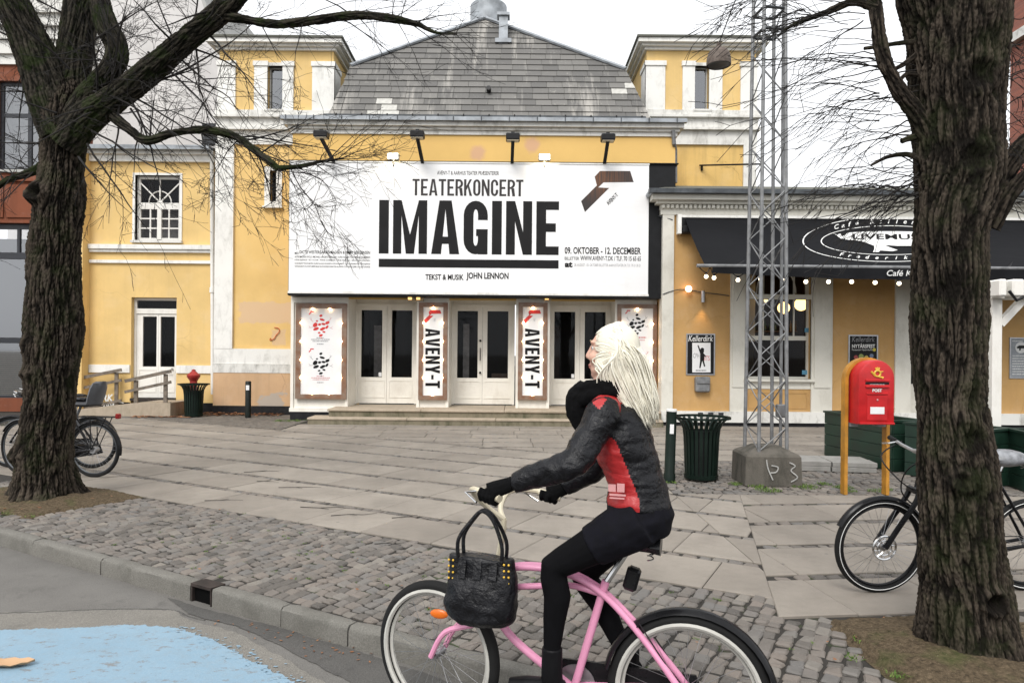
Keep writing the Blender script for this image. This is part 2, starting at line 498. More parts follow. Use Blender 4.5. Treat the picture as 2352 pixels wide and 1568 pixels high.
def asphalt(name, a, b, pebble=.5):
    n = N(name); p = n.pos()
    g = n.noise(p, 170, 3, .7); m_ = n.noise(p, 2.2, 6, .65)
    col = n.mix(n.ramp(m_, [(.3, 0), (.7, 1)]), a, b)
    col = n.mix(n.math('MULTIPLY', n.ramp(g, [(.45, 0), (.7, 1)]), pebble), col, tuple(min(1, x * 1.9) for x in b))
    col = n.mix(n.math('MULTIPLY', n.ramp(n.noise(p, 240, 2), [(.55, 0), (.72, 1)]), .55), col, (.02, .02, .018))
    st = n.ramp(n.noise(p, 3.6, 7, .72), [(.58, 0), (.72, 1)])
    col = n.mix(n.math('MULTIPLY', st, .45), col, tuple(x * .45 for x in a))
    return n.bsdf(col, .85, 0, n.bump(g, .5, .006), spec=.3)
M['asphalt'] = asphalt('asphalt', (.11, .105, .097), (.15, .143, .132))
M['asphalt_dark'] = asphalt('asphalt_patch', (.062, .060, .057), (.09, .086, .08))
M['asphalt_pale'] = asphalt('asphalt_worn', (.145, .137, .122), (.185, .174, .154), .6)
def granite(name, a, b, sc_=130, dark=.5):
    n = N(name); p = n.pos(); r = n.rand()
    g = n.noise(p, sc_, 4, .75); m_ = n.noise(p, 3, 6, .65)
    col = n.mix(r, a, b)
    col = n.mix(n.math('MULTIPLY', n.ramp(g, [(.42, 0), (.62, 1)]), .5), tuple(x * .55 for x in a), col)
    col = n.mix(n.math('MULTIPLY', n.ramp(m_, [(.5, 0), (.75, 1)]), dark), col, (.05, .048, .04))
    return n.bsdf(col, .8, 0, n.bump(g, .45, .006), spec=.3)
M['kerb'] = granite('kerb_granite', (.23, .22, .195), (.285, .27, .24), 110, .5)
def cobble_mat():
    n = N('granite_sett'); p = n.pos(); r = n.rand()
    col = n.ramp(r, [(0, (.072, .064, .056)), (.25, (.135, .119, .103)), (.5, (.18, .151, .127)), (.75, (.125, .119, .112)), (1, (.21, .186, .156))])
    g = n.noise(p, 90, 5, .75)
    col = n.mix(n.math('MULTIPLY', n.ramp(g, [(.4, 0), (.65, 1)]), .4), col, (.19, .18, .168))
    col = n.mix(n.math('MULTIPLY', n.ramp(n.noise(p, 1.3, 6, .7), [(.5, 0), (.75, 1)]), .42), col, (.06, .055, .046))
    return n.bsdf(col, n.ramp(g, [(.3, .55), (.7, .8)]), 0, n.bump(n.noise(p, 45, 6, .7), .5, .012), spec=.4)
M['cobble'] = cobble_mat()
def slab_mat():
    n = N('concrete_slab'); p = n.pos(); r = n.rand()
    col = n.mix(r, (.235, .208, .177), (.30, .268, .229))
    col = n.mix(n.math('MULTIPLY', n.ramp(n.noise(p, 1.1, 7, .68), [(.40, 0), (.70, 1)]), .55), col, (.13, .115, .098))
    col = n.mix(n.math('MULTIPLY', n.ramp(n.noise(p, 4.5, 8, .75), [(.5, 0), (.7, 1)]), .35), col, (.15, .132, .112))
    col = n.mix(n.math('MULTIPLY', n.ramp(n.noise(p, 150, 4, .7), [(.5, 0), (.7, 1)]), .3), col, (.14, .128, .112))
    gum = n.ramp(n.voro(p, 3.1), [(.045, 1), (.06, 0)])
    col = n.mix(n.math('MULTIPLY', gum, .5), col, (.10, .095, .09))
    return n.bsdf(col, .82, 0, n.bump(n.noise(p, 120, 4), .22, .004), spec=.3)
M['slab'] = slab_mat()
def joint_mat():
    n = N('joint_sand'); p = n.pos()
    col = n.mix(n.noise(p, 30, 5), (.012, .0105, .0085), (.036, .031, .025))
    moss = n.ramp(n.noise(p, 2.4, 6, .7), [(.56, 0), (.68, 1)])
    col = n.mix(n.math('MULTIPLY', moss, .8), col, (.045, .075, .015)); return n.bsdf(col, .95, 0, n.bump(n.noise(p, 90, 4), .5, .01))
M['joint'] = joint_mat()
def soil_mat():
    n = N('soil'); p = n.pos()
    col = n.mix(n.ramp(n.noise(p, 38, 6, .75), [(.35, 0), (.68, 1)]), (.045, .034, .022), (.17, .128, .082))
    col = n.mix(n.math('MULTIPLY', n.ramp(n.noise(p, 3.5, 5, .6), [(.55, 0), (.7, 1)]), .45), col, (.05, .085, .018))
    col = n.mix(n.math('MULTIPLY', n.ramp(n.noise(p, 140, 3, .7), [(.66, 0), (.7, 1)]), .8), col, (.42, .36, .26))
    return n.bsdf(col, .95, 0, n.bump(n.noise(p, 70, 6, .7), .8, .02), spec=.1)
M['soil'] = soil_mat()
def cobble_far():
    n = N('far_setts'); p = n.pos(); v = n.voro(p, 8.5, 'DISTANCE_TO_EDGE'); c = n.voro(p, 8.5, 'F1', 'Color')
    col = n.mix(n.sep(c)[0], (.10, .09, .08), (.17, .152, .132)); col = n.mix(n.ramp(v, [(.0, 0), (.05, 1)]), (.05, .045, .035), col)
    return n.bsdf(col, .85, 0, n.bump(n.ramp(v, [(0, 0), (.1, 1)]), .6, .02))
M['cobble_far'] = cobble_far()
def blue_mat():
    n = N('blue_road_paint'); p = n.pos()
    col = n.mix(n.noise(p, 2.5, 6), (.17, .275, .36), (.225, .335, .42)); col = n.mix(n.math('MULTIPLY', n.ramp(n.noise(p, 14, 8, .75), [(.48, 0), (.66, 1)]), .4), col, (.20, .25, .28))
    col = n.mix(n.math('MULTIPLY', n.ramp(n.noise(p, 120, 4, .7), [(.5, 0), (.72, 1)]), .35), col, (.36, .42, .46))
    col = n.mix(n.math('MULTIPLY', n.ramp(n.noise(n.pos((1, 1.6, 1)), 9, 9, .8), [(.56, 0), (.60, 1)]), .8), col, (.17, .16, .15))
    return n.bsdf(col, .7, 0, n.bump(n.noise(p, 60, 5), .3, .006))
M['blue'] = blue_mat()
def concrete(name, c, dark=(.05, .05, .04), am=.7):
    n = N(name); p = n.pos()
    col = n.mix(n.noise(p, 12, 6), tuple(x * .75 for x in c), c)
    col = n.mix(n.math('MULTIPLY', n.ramp(n.noise(n.pos((2, 2, .8)), 2.4, 7, .7), [(.45, 0), (.68, 1)]), am), col, dark)
    return n.bsdf(col, .88, 0, n.bump(n.noise(p, 40, 6, .7), .4, .015))
M['concrete'] = concrete('weathered_concrete', (.12, .108, .09), (.028, .028, .02), .85)
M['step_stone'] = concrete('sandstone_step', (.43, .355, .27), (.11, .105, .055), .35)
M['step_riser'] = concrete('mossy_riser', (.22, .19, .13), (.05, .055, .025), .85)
M['paver'] = concrete('loose_paver', (.30, .29, .27), am=.3)

def bark_mat(name, a=(.008, .0065, .005), b=(.060, .048, .037), moss=.26, green=(.03, .045, .012)):
    n = N(name); p = n.pos(); at_ = n.n('Attribute', attribute_name='ridge').outputs['Fac']
    f1 = n.noise(n.pos((60, 60, 9)), 1, 6, .72, .4)
    h = n.math('ADD', n.math('MULTIPLY', at_, .8), n.math('MULTIPLY', f1, .4))
    col = n.ramp(h, [(.38, a), (.70, tuple(x * .45 for x in b)), (.98, b)])
    col = n.mix(n.math('MULTIPLY', n.ramp(n.noise(p, 5, 7, .72), [(.52, 0), (.68, 1)]), n.math('MULTIPLY', at_, .55)), col, tuple(x * 1.9 for x in b))
    mo = n.math('MULTIPLY', n.ramp(n.noise(p, 4, 6, .7), [(.48, 0), (.62, 1)]), moss)
    col = n.mix(mo, col, green)
    bp = n.bump(n.math('ADD', f1, n.math('MULTIPLY', n.noise(n.pos((150, 150, 40)), 1, 4), .6)), .9, .012)
    return n.bsdf(col, .93, 0, bp, spec=.12)
M['bark'] = bark_mat('lime_bark')
M['bark_mossy'] = bark_mat('mossy_bark', (.006, .006, .004), (.05, .044, .034), .6, (.022, .036, .008))
M['twig'] = simple('twig', (.014, .011, .009), .85, var=.35, scale=9)
def leaf_mat(name, a, b):
    n = N(name); return n.bsdf(n.mix(n.rand(), a, b), .7)
M['leaf_dry'] = leaf_mat('dry_leaf', (.10, .035, .015), (.30, .14, .06))
M['leaf_tan'] = leaf_mat('tan_leaf', (.42, .26, .14), (.52, .34, .20))
M['grass'] = leaf_mat('grass_blade', (.05, .11, .012), (.13, .20, .03))
M['shrub'] = leaf_mat('shrub_leaf', (.018, .045, .012), (.06, .10, .025))

# ================================================================ GROUND
DK, NK = Vector((math.cos(R(30)), -math.sin(R(30)))), Vector((math.sin(R(30)), math.cos(R(30))))
D28, N28 = Vector((math.cos(R(28)), -math.sin(R(28)))), Vector((math.sin(R(28)), math.cos(R(28))))
N6 = Vector((-math.sin(R(6)), math.cos(R(6)))); D6 = Vector((math.cos(R(6)), math.sin(R(6))))
ROAD_Z = -0.13
def kp(u, n): return (DK * u + NK * n)

gmb = MB(); gmb.add([(-1500, -1500, -.3), (1500, -1500, -.3), (1500, 1500, -.3), (-1500, 1500, -.3)], [(0, 1, 2, 3)])
tag(gmb.build('ground', M['asphalt']), kind='structure')
rmb = MB(); q = [kp(-70, -70), kp(70, -70), kp(70, 3.14), kp(-70, 3.14)]
rmb.add([(p.x, p.y, ROAD_Z) for p in q], [(0, 1, 2, 3)])
road = tag(rmb.build('road', M['asphalt']), kind='structure')
pmb = MB(); q = [kp(-70, 3.12), kp(70, 3.12), kp(70, 90), kp(-70, 90)]
pmb.add([(p.x, p.y, -.016) for p in q], [(0, 1, 2, 3)])
pavement = tag(pmb.build('pavement', M['joint']), kind='structure')

def ragged(pts, step=.03, amp=.02, sd=1, open_edges=()):
    rr = random.Random(sd); out = []
    for i in range(len(pts)):
        a, b = Vector(pts[i]), Vector(pts[(i + 1) % len(pts)]); L = (b - a).length; m = max(1, int(L / step))
        nrm = Vector((-(b - a).y, (b - a).x, 0)).normalized() if L > 0 else Vector((0, 0, 0))
        w = 0
        for k in range(m):
            w = w * .65 + rr.uniform(-amp, amp)
            out.append(a + (b - a) * (k / m) + (nrm * w if k and i not in open_edges else Vector((0, 0, 0))))
    return out
def sheet(name, pts, z, mat, parent=None, **kw):
    p = ragged(pts, **kw); mb = MB(); mb.add([(a.x, a.y, z) for a in p], [tuple(range(len(p)))[::-1]])
    o = mb.build(name, mat, parent)
    if o.data.polygons and o.data.polygons[0].normal.z < 0: o.data.flip_normals()
    return o
def G(x, y): return ground(x, y, ROAD_Z)
pale = sheet('worn_asphalt', [G(-300, 1416), G(0, 1406), G(250, 1399), G(400, 1401), G(432, 1422), G(545, 1455), G(645, 1505), G(770, 1580), G(860, 1660), G(-300, 1700)], ROAD_Z + .003, M['asphalt_pale'], road, step=.03, amp=.008, sd=4)
dark = sheet('gutter_patch', [G(385, 1373), G(447, 1392), G(620, 1436), G(800, 1488), G(1000, 1555), G(1200, 1640), G(1010, 1680), G(875, 1600), G(760, 1545), G(640, 1480), G(545, 1438), G(440, 1412)], ROAD_Z + .0045, M['asphalt_dark'], road, step=.03, amp=.006, sd=5)
blue = sheet('blue_lane_paint', [G(-250, 1452), G(0, 1448), G(150, 1444), G(290, 1436), G(385, 1440), G(450, 1455), G(510, 1482), G(570, 1515), G(640, 1548), G(720, 1590), G(800, 1650), G(-250, 1700)], ROAD_Z + .007, M['blue'], road, step=.012, amp=.011, sd=9)
cr = MB(); pts = [G(x, y) + Vector((0, 0, .0055)) for x, y in ((-40, 1409), (60, 1407), (150, 1403), (250, 1400), (330, 1399), (398, 1401), (425, 1412), (470, 1425))]
cr.tube([p + Vector((random.uniform(-.006, .006), random.uniform(-.006, .006), -.004)) for p in smooth_pts(pts, 8)], .006, 4)
cr.build('asphalt_crack', M['asphalt_dark'], road)
fl = MB(); rr = random.Random(12)
for k in range(140):                                    # loose flakes along the worn edge of the blue paint
    t = rr.random(); a = G(400 + 330 * t + rr.gauss(0, 22), 1446 + 155 * t ** 1.15 + rr.gauss(-4, 9)); s = rr.uniform(.005, .02)
    fl.add([(a.x + s * math.cos(w) * rr.uniform(.4, 1.2), a.y + s * .6 * math.sin(w) * rr.uniform(.4, 1.2), ROAD_Z + .0085) for w in (0, 1.2, 2.4, 3.6, 4.9)], [(0, 1, 2, 3, 4)])
tag(fl.build('paint_flakes', M['blue'], road), kind='stuff')

# ---- kerb: single granite stones, with an iron gully mouth between two of them
kerb = tag(thing('kerb'), kind='structure')
def kerb_u(x):
    k = (x - CX) / F; D = 3.08 / (NK.x * k + NK.y); return DK.x * k * D + DK.y * D
cuts = [-12.0, -11.0, -9.9, -8.9, -7.95] + [kerb_u(x) for x in (-60, 77, 233, 304)]
stones = [(a, b) for a, b in zip(cuts[:-1], cuts[1:])] + [(kerb_u(304), kerb_u(440)), (kerb_u(489), kerb_u(649)), (kerb_u(649), kerb_u(803)), (kerb_u(803), kerb_u(1050))]
u = kerb_u(1050)
rr = random.Random(3)
while u < 7:
    stones.append((u, u + rr.uniform(.85, 1.15))); u = stones[-1][1]
for a, b in stones:
    mb = MB(); a += .004; b -= .004; h = .115 + rr.uniform(-.006, .006) + .12
    mb_pts = []; m = 10
    prof = [(3.08, -.20), (3.08, -.035), (3.083, -.016), (3.092, -.005), (3.103, 0.0), (3.16, .002), (3.176, -.005), (3.18, -.2)]
    z_off = rr.uniform(-.004, .004); n_off = rr.uniform(-.006, .006)
    vs = []
    for i in range(m + 1):
        uu = a + (b - a) * i / m; e = min(i, m - i) == 0
        for n_, z_ in prof:
            p = kp(uu, n_ + n_off + (rr.uniform(-.004, .004)) + (.004 if e and n_ < 3.1 else 0))
            vs.append((p.x, p.y, z_ + z_off + rr.uniform(-.0025, .0025) - (.008 if e and z_ > -.02 else 0)))
    k = len(prof)
    fs = [(i * k + j, (i + 1) * k + j, (i + 1) * k + j + 1, i * k + j + 1) for i in range(m) for j in range(k - 1)]
    fs += [tuple(range(k)), tuple(m * k + j for j in range(k))[::-1]]
    mb.add(vs, fs); mb.build('kerb_stone', M['kerb'], kerb, smooth=True)
# gully: dark iron hood, the shade in its mouth painted as a black block
ua, ub = kerb_u(440) + .006, kerb_u(489) - .006
gb = MB()
def kb(u0, u1, n0, n1, z0, z1):
    v = [(*kp(u_, n_), z_) for z_ in (z0, z1) for n_ in (n0, n1) for u_ in (u0, u1)]
    gb.add(v, [(0, 2, 3, 1), (4, 5, 7, 6), (0, 1, 5, 4), (2, 6, 7, 3), (0, 4, 6, 2), (1, 3, 7, 5)])
kb(ua, ub, 3.084, 3.20, -.022, -.002); kb(ua, ua + .012, 3.088, 3.18, -.2, -.022); kb(ub - .012, ub, 3.088, 3.18, -.2, -.022)
kb(ua, ub, 3.18, 3.2, -.3, -.022)
M['rust'] = simple('rusty_iron', (.055, .040, .034), .7, .3, var=.4)
gb.build('gully_hood', M['rust'], kerb)
gb = MB(); kb(ua + .013, ub - .013, 3.11, 3.17, -.25, -.024); gb.build('gully_shade_block', simple('gully_shade_black', (.004, .004, .004), .9, spec=.05), kerb)  # black block filling the mouth, stands in for the shade inside

# ---- setts (small granite cobbles)
PIT_R = (1.9, 3.5, 2.55, 4.28)
def in_pit(x, y, m=.05):
    if PIT_R[0] - m < x < PIT_R[1] + m and PIT_R[2] - m < y < PIT_R[3] + m: return True
    p = Vector((x, y)); return p.dot(D28) < -7.2 + m and p.dot(D28) > -9.2 - m and 3.7 - m < p.dot(N28) < 4.93 + m
def left_of_mitre(x, y): return -.967 * x + .256 * y >= -.504
def near_cobble(x, y):
    p = Vector((x, y))
    if p.dot(NK) < 3.225 or in_pit(x, y, -.02): return False
    pu, pn = p.dot(DK), p.dot(NK)
    if ua - .06 < pu < ub + .06 and pn < 3.24: return False
    return p.dot(N28) < 4.88 if left_of_mitre(x, y) else p.dot(N6) < 4.05
cob_me = []
crr = random.Random(21)
for k in range(14):
    mb = MB(); w, l = .081, crr.uniform(.076, .106)
    mb.rbox(-w / 2, w / 2, -l / 2, l / 2, -.07, 0, .009, .0065, crr)
    mb.v = [(a, b, c - (.004 * ((a / .05) ** 2 + (b / .06) ** 2) if c > -.02 else 0)) for a, b, c in mb.v]; cob_me.append(mb.mesh('sett', M['cobble'], True))
spots = []
u = -9.6
while u < 5.5:
    n = 3.185 + crr.uniform(0, .02); off = crr.uniform(-.008, .008)
    while n < 6.4:
        l = crr.uniform(.082, .116); p = kp(u + off + crr.uniform(-.005, .005) + .010 * math.sin(n * 2.1 + u * .4), n + l / 2); n += l
        if near_cobble(p.x, p.y) and -7 < p.x < 4.2 and p.y > 1.4: spots.append((p.x, p.y, math.atan2(NK.y, NK.x) - math.pi / 2 + crr.gauss(0, .07), l / .0985))
    u += .088
def visible(x, y): return abs(x) / y < .76
spots = [s for s in spots if visible(s[0], s[1])]
spots.sort(key=lambda s: s[0] ** 2 + s[1] ** 2)
setts = tag(thing('sett_paving'), kind='structure')
def sett_z(): return crr.gauss(0, .0028) - .001
far = MB()
def sett_into(mb, x, y, rz, sx, sy):
    me = crr.choice(cob_me); c, s_ = math.cos(rz), math.sin(rz); z = sett_z()
    mb.add([(x + (v.co.x * c * sx - v.co.y * s_ * sy), y + (v.co.x * s_ * sx + v.co.y * c * sy), v.co.z + z) for v in me.vertices], [tuple(p.vertices) for p in me.polygons])
infront = [s for s in spots if s[1] > 2.25][:300]
keep = set(infront)
for s in spots:
    if s in keep:
        o = link('sett', crr.choice(cob_me), setts)
        o.location = (s[0], s[1], sett_z()); o.rotation_euler = (crr.gauss(0, .02), crr.gauss(0, .02), s[2]); o.scale = (crr.uniform(.95, 1.04), s[3] * .97, 1)
    else: sett_into(far, s[0], s[1], s[2], crr.uniform(.95, 1.04), s[3] * .97)
y = 8.2
while y < 10.6:                                          # setts round the mast and the mailbox
    x = 1.9 + crr.uniform(0, .1)
    while x < 7.2:
        l = crr.uniform(.1, .135); sett_into(far, x + l / 2, y + .03 * math.sin(x * 2), math.pi / 2 + crr.gauss(0, .05), 1.1, l / .102); x += l
    y += .100
tag(far.build('far_setts', M['cobble'], setts, smooth=True), kind='stuff')

# ---- concrete slabs in bands, a row of small setts between the bands
slabs = tag(thing('slab_paving'), kind='structure')
rows = MB(); pieces = []
def bands(o, d, nrm, n0, n1, u0, u1, planes, pitch=.80, length=.76):
    n = n0; k = 0
    while n < n1:
        off = crr.uniform(0, length); u = u0 - off
        while u < u1:
            a, b, e, f_ = u + .004, u + length - .004, n + .125, n + pitch - .004
            pl = [tuple(d * uu + nrm * nn) for uu, nn in ((a, e), (b, e), (b, f_), (a, f_))]
            pl = clip(pl, planes); u += length
            if len(pl) > 2 and area(pl) > .005: pieces.append(pl)
        u = u0 - crr.random() * .1
        while u < u1:
            l = crr.uniform(.1, .145); p = d * (u + l / 2) + nrm * (n + .062)
            if all(a * p.x + b * p.y >= c + .03 for a, b, c in planes) and visible(p.x, p.y):
                sett_into(rows, p.x, p.y, math.atan2(d.y, d.x) + math.pi / 2 + crr.gauss(0, .03), 1.05, l / .102 * .95)
            u += l
        n += pitch; k += 1
mL = (-.967, .256, -.504); mR = (.967, -.256, .504)
PL = (N28.x, N28.y, 4.90); PC = (-N28.x, -N28.y, -10.55); PC2 = (N28.x, N28.y, 10.58)
pit_edge = (D28.x, D28.y, -7.15)
bands('B', D28, N28, 4.78, 10.6, -16.5, 1.5, [PL, PC, mL, (-1, 0, -1.9), (1, 0, -11)])
bands('B', D28, N28, 4.78, 10.6, -8, 2, [PL, PC, mL, (1, 0, 1.905), (0, -1, -8.13)])
bands('D', D6, N6, 3.98, 9.5, .8, 8.5, [(N6.x, N6.y, 4.06), mR, (0, -1, -8.13), (-1, 0, -7.5)])
bands('G', Vector((1, 0)), Vector((0, 1)), 10.75, 15.9, -4.8, 1.9, [PC2, (-1, 0, -1.9), (0, -1, -15.72), (1, 0, -4.8)], .66, .9)
bands('G', Vector((1, 0)), Vector((0, 1)), 10.65, 16.2, 1.9, 9, [(1, 0, 1.905), (0, 1, 10.66), (0, -1, -16.1)], .66, .9)
pieces = [p for p in pieces if any(visible(a, b) for a, b in p)]
pieces.sort(key=lambda p: -area(p) / (sum(b for a, b in p) / len(p)) ** 3)
rest = MB()
for i, pl in enumerate(pieces):
    cx, cy = sum(a for a, b in pl) / len(pl), sum(b for a, b in pl) / len(pl); sz = math.sqrt(area(pl)); z = crr.gauss(0, .0018); m = len(pl); ins = 1 - .014 / sz
    if area(pl) and sum(pl[j][0] * pl[(j + 1) % m][1] - pl[(j + 1) % m][0] * pl[j][1] for j in range(m)) < 0: pl = pl[::-1]
    tx, ty = crr.gauss(0, .003), crr.gauss(0, .003)
    def zz(a, b): return z + tx * (a - cx) + ty * (b - cy)
    v = [(a, b, -.05) for a, b in pl] + [(a, b, zz(a, b) - .006) for a, b in pl] + [(cx + (a - cx) * ins, cy + (b - cy) * ins, zz(a, b)) for a, b in pl]
    f = [tuple(2 * m + j for j in range(m))] + [(r_ * m + j, r_ * m + (j + 1) % m, (r_ + 1) * m + (j + 1) % m, (r_ + 1) * m + j) for r_ in (0, 1) for j in range(m)]
    if i < 300: MB().add(v, f).build('paving_slab', M['slab'], slabs)
    else: rest.add(v, f)
tag(rows.build('band_setts', M['cobble'], slabs, smooth=True), kind='stuff')
if rest.v: tag(rest.build('far_slabs', M['slab'], slabs), kind='stuff')
sheet('far_sett_strip',
      [Vector((*(D28 * -17 + N28 * 10.6), 0)), Vector((-16, 24, 0)), Vector((-4.85, 18.7, 0)), Vector((-4.85, (10.6 + .469 * 4.85) / .883, 0))], -.004, M['cobble_far'], pavement, step=.5, amp=.0)

# ---- bare earth round the two trees
def soil_pit(pts, name, mound, h, r0):
    "slightly heaped earth inside a polygon"
    xs = [p[0] for p in pts]; ys = [p[1] for p in pts]; st = .035
    nx, ny = int((max(xs) - min(xs)) / st) + 1, int((max(ys) - min(ys)) / st) + 1
    g = np.array([(min(xs) + i * st, min(ys) + j * st, 0.) for j in range(ny + 1) for i in range(nx + 1)])
    pl = []
    m = len(pts)
    for i in range(m):
        a, b = pts[i], pts[(i + 1) % m]; nx_, ny_ = -(b[1] - a[1]), b[0] - a[0]; L = math.hypot(nx_, ny_); pl.append((nx_ / L, ny_ / L, (nx_ * a[0] + ny_ * a[1]) / L))
    dist = np.min([g[:, 0] * a + g[:, 1] * b - c for a, b, c in pl], axis=0)
    for k, (a, b, c) in enumerate(pl):                  # pull outside points onto the border
        d = g[:, 0] * a + g[:, 1] * b - c; w = d < 0
        g[w, 0] -= a * d[w]; g[w, 1] -= b * d[w]
    rr_ = np.hypot(g[:, 0] - mound[0], g[:, 1] - mound[1])
    g[:, 2] = -.01 + h * np.exp(-(rr_ / r0) ** 2) + .018 * pnoise(g * 7 + 3) + .012 * pnoise(g * 22) + .006 * pnoise(g * 55)
    g[:, 2] = np.where(dist < .04, -.012, g[:, 2])
    fs = [(j * (nx + 1) + i, j * (nx + 1) + i + 1, (j + 1) * (nx + 1) + i + 1, (j + 1) * (nx + 1) + i) for j in range(ny) for i in range(nx)]
    mb = MB(); mb.add(g.tolist(), fs); return tag(mb.build(name, M['soil'], None, smooth='all'), kind='structure')
soil_pit([(PIT_R[0], PIT_R[2]), (PIT_R[1], PIT_R[2]), (PIT_R[1], PIT_R[3]), (PIT_R[0], PIT_R[3])], 'tree_pit', (2.43, 3.75), .10, .55)
soil_pit([tuple(D28 * a + N28 * b) for a, b in ((-9.2, 3.7), (-7.2, 3.7), (-7.2, 4.93), (-9.2, 4.93))], 'tree_pit', (-4.99, 7.46), .10, .6)

# ================================================================ LETTERING
_font_cache = {}
def text_mesh(body, bold=0.0, align='LEFT', shear=0.0):
    key = (body, bold, align, shear)
    if key not in _font_cache:
        cu = bpy.data.curves.new('lettering', 'FONT'); cu.body = body; cu.offset = bold; cu.align_x = align; cu.shear = shear
        cu.resolution_u = 3; cu.space_line = 1.0
        o = bpy.data.objects.new('lettering', cu); COL.objects.link(o)
        bpy.context.view_layer.update()
        me = bpy.data.meshes.new_from_object(o.evaluated_get(bpy.context.evaluated_depsgraph_get()))
        bpy.data.objects.remove(o); bpy.data.curves.remove(cu)
        v = np.array([tuple(a.co) for a in me.vertices]); f = [tuple(p.vertices) for p in me.polygons]
        v[:, :2] -= v[:, :2].min(0); _font_cache[key] = (v / 1.0, f); bpy.data.meshes.remove(me)
    return _font_cache[key]
def put_text(parent, name, body, o, ex, ey, mat, bold=.0, shear=0.0, local=False):
    "fit a line of lettering into the parallelogram o, o+ex (width), o+ey (height)"
    v, f = text_mesh(body, bold, shear=shear); w, h = v[:, 0].max(), v[:, 1].max()
    o, ex, ey = Vector(o), Vector(ex), Vector(ey); mb = MB()
    mb.add([o + ex * (a / w) + ey * (b / h) for a, b, c in v], f)
    return mb.build(name, mat, parent, local=local)

def glyph(ch, t=.2):
    "block gothic capitals, height 1: list of polygons and width"
    def rc(a, b, c, d): return [(a, b), (c, b), (c, d), (a, d)]
    def ring(cx, cy, rx, ry, a0, a1, tx, ty, n=10):
        out = []
        for i in range(n):
            p, q = R(a0 + (a1 - a0) * i / n), R(a0 + (a1 - a0) * (i + 1) / n)
            out.append([(cx + rx * math.cos(p), cy + ry * math.sin(p)), (cx + rx * math.cos(q), cy + ry * math.sin(q)), (cx + (rx - tx) * math.cos(q), cy + (ry - ty) * math.sin(q)), (cx + (rx - tx) * math.cos(p), cy + (ry - ty) * math.sin(p))])
        return out
    b = t * .82
    if ch == 'I': return [rc(0, 0, t, 1)], t
    if ch == '-': return [rc(0, .40, .30, .40 + b)], .30
    if ch == 'E': return [rc(0, 0, t, 1), rc(t, 0, .45, b), rc(t, 1 - b, .45, 1), rc(t, .43, .39, .43 + b)], .45
    if ch == 'T': w = .48; return [rc(0, 1 - b, w, 1), rc(w / 2 - t / 2, 0, w / 2 + t / 2, 1 - b)], w
    if ch == 'N': w = .52; s = t * .92; return [rc(0, 0, s, 1), rc(w - s, 0, w, 1), [(s, 1), (w - s, .42), (w - s, 0), (s, .62)]], w
    if ch == 'M':
        w = .68; s = t * .86; return [rc(0, 0, s, 1), rc(w - s, 0, w, 1), [(s, 1), (w / 2, .36), (w / 2, 0), (w / 2 - t * .42, 0), (s, .72)], [(w - s, 1), (w - s, .72), (w / 2 + t * .42, 0), (w / 2, 0), (w / 2, .36)]], w
    if ch == 'A':
        w = .56; return [[(0, 0), (t, 0), (w / 2, .84), (w / 2, 1), (w / 2 - t * .62, 1)], [(w, 0), (w / 2 + t * .62, 1), (w / 2, 1), (w / 2, .84), (w - t, 0)], rc(.17, .19, w - .17, .19 + b * .85)], w
    if ch == 'V': w = .54; return [[(0, 1), (t, 1), (w / 2, .2), (w / 2, 0), (w / 2 - t * .6, 0)], [(w, 1), (w / 2 + t * .6, 0), (w / 2, 0), (w / 2, .2), (w - t, 1)]], w
    if ch == 'Y': w = .54; return [[(0, 1), (t, 1), (w / 2, .62), (w / 2, .38), (w / 2 - t / 2, .38)], [(w, 1), (w / 2 + t / 2, .38), (w / 2, .38), (w / 2, .62), (w - t, 1)], rc(w / 2 - t / 2, 0, w / 2 + t / 2, .38)], w
    if ch == 'K': w = .52; return [rc(0, 0, t, 1), [(t, .34), (t, .6), (w - t * .95, 1), (w, 1)], [(t + .1, .49), (t + .17, .66), (w + .02, 0), (w - t, 0)]], w
    w = .48; rx = w / 2; ry = .27
    if ch in 'OCG':
        p = ring(rx, 1 - ry, rx, ry, 0, 180, t, b) + ring(rx, ry, rx, ry, 180, 360, t, b) + [rc(0, ry, t, 1 - ry)]
        if ch == 'O': p.append(rc(w - t, ry, w, 1 - ry))
        if ch == 'C': p += [rc(w - t, 1 - ry - .09, w, 1 - ry), rc(w - t, ry, w, ry + .11)]
        if ch == 'G': p += [rc(w - t, 1 - ry - .09, w, 1 - ry), rc(w - t, 0, w, .47), rc(w * .52, .34, w - t, .47)]
        return p, w
    if ch == 'R':
        ryy = .26; return [rc(0, 0, t, 1), rc(t, 1 - b, w - ryy + .02, 1), rc(t, .48 - b * .3, w - ryy + .02, .48 + b * .55)] + ring(w - ryy + .02, 1 - .265, ryy, .265, -90, 90, t, b) + [[(w * .5, .48), (w * .92, .48), (w + .02, 0), (w - t, 0)]], w
    return [rc(0, 0, .1, .1)], .2
def put_block(parent, name, body, o, ex, ey, mat, t=.2, gap=.075, away=(0, -1, 0)):
    "headline in block gothic, fitted to o, o+ex, o+ey"
    polys = []; x = 0
    for ch in body:
        g, w = glyph(ch, t)
        polys += [[(x + a, b) for a, b in p] for p in g]; x += w + gap
    W = x - gap; o, ex, ey, aw = Vector(o), Vector(ex), Vector(ey), Vector(away); mb = MB()
    for i, p in enumerate(polys):
        z = aw * (.00025 * (i % 9)); mb.add([o + ex * (a / W) + ey * b + z for a, b in p], [tuple(range(len(p)))])
    return mb.build(name, mat, parent, local=False)

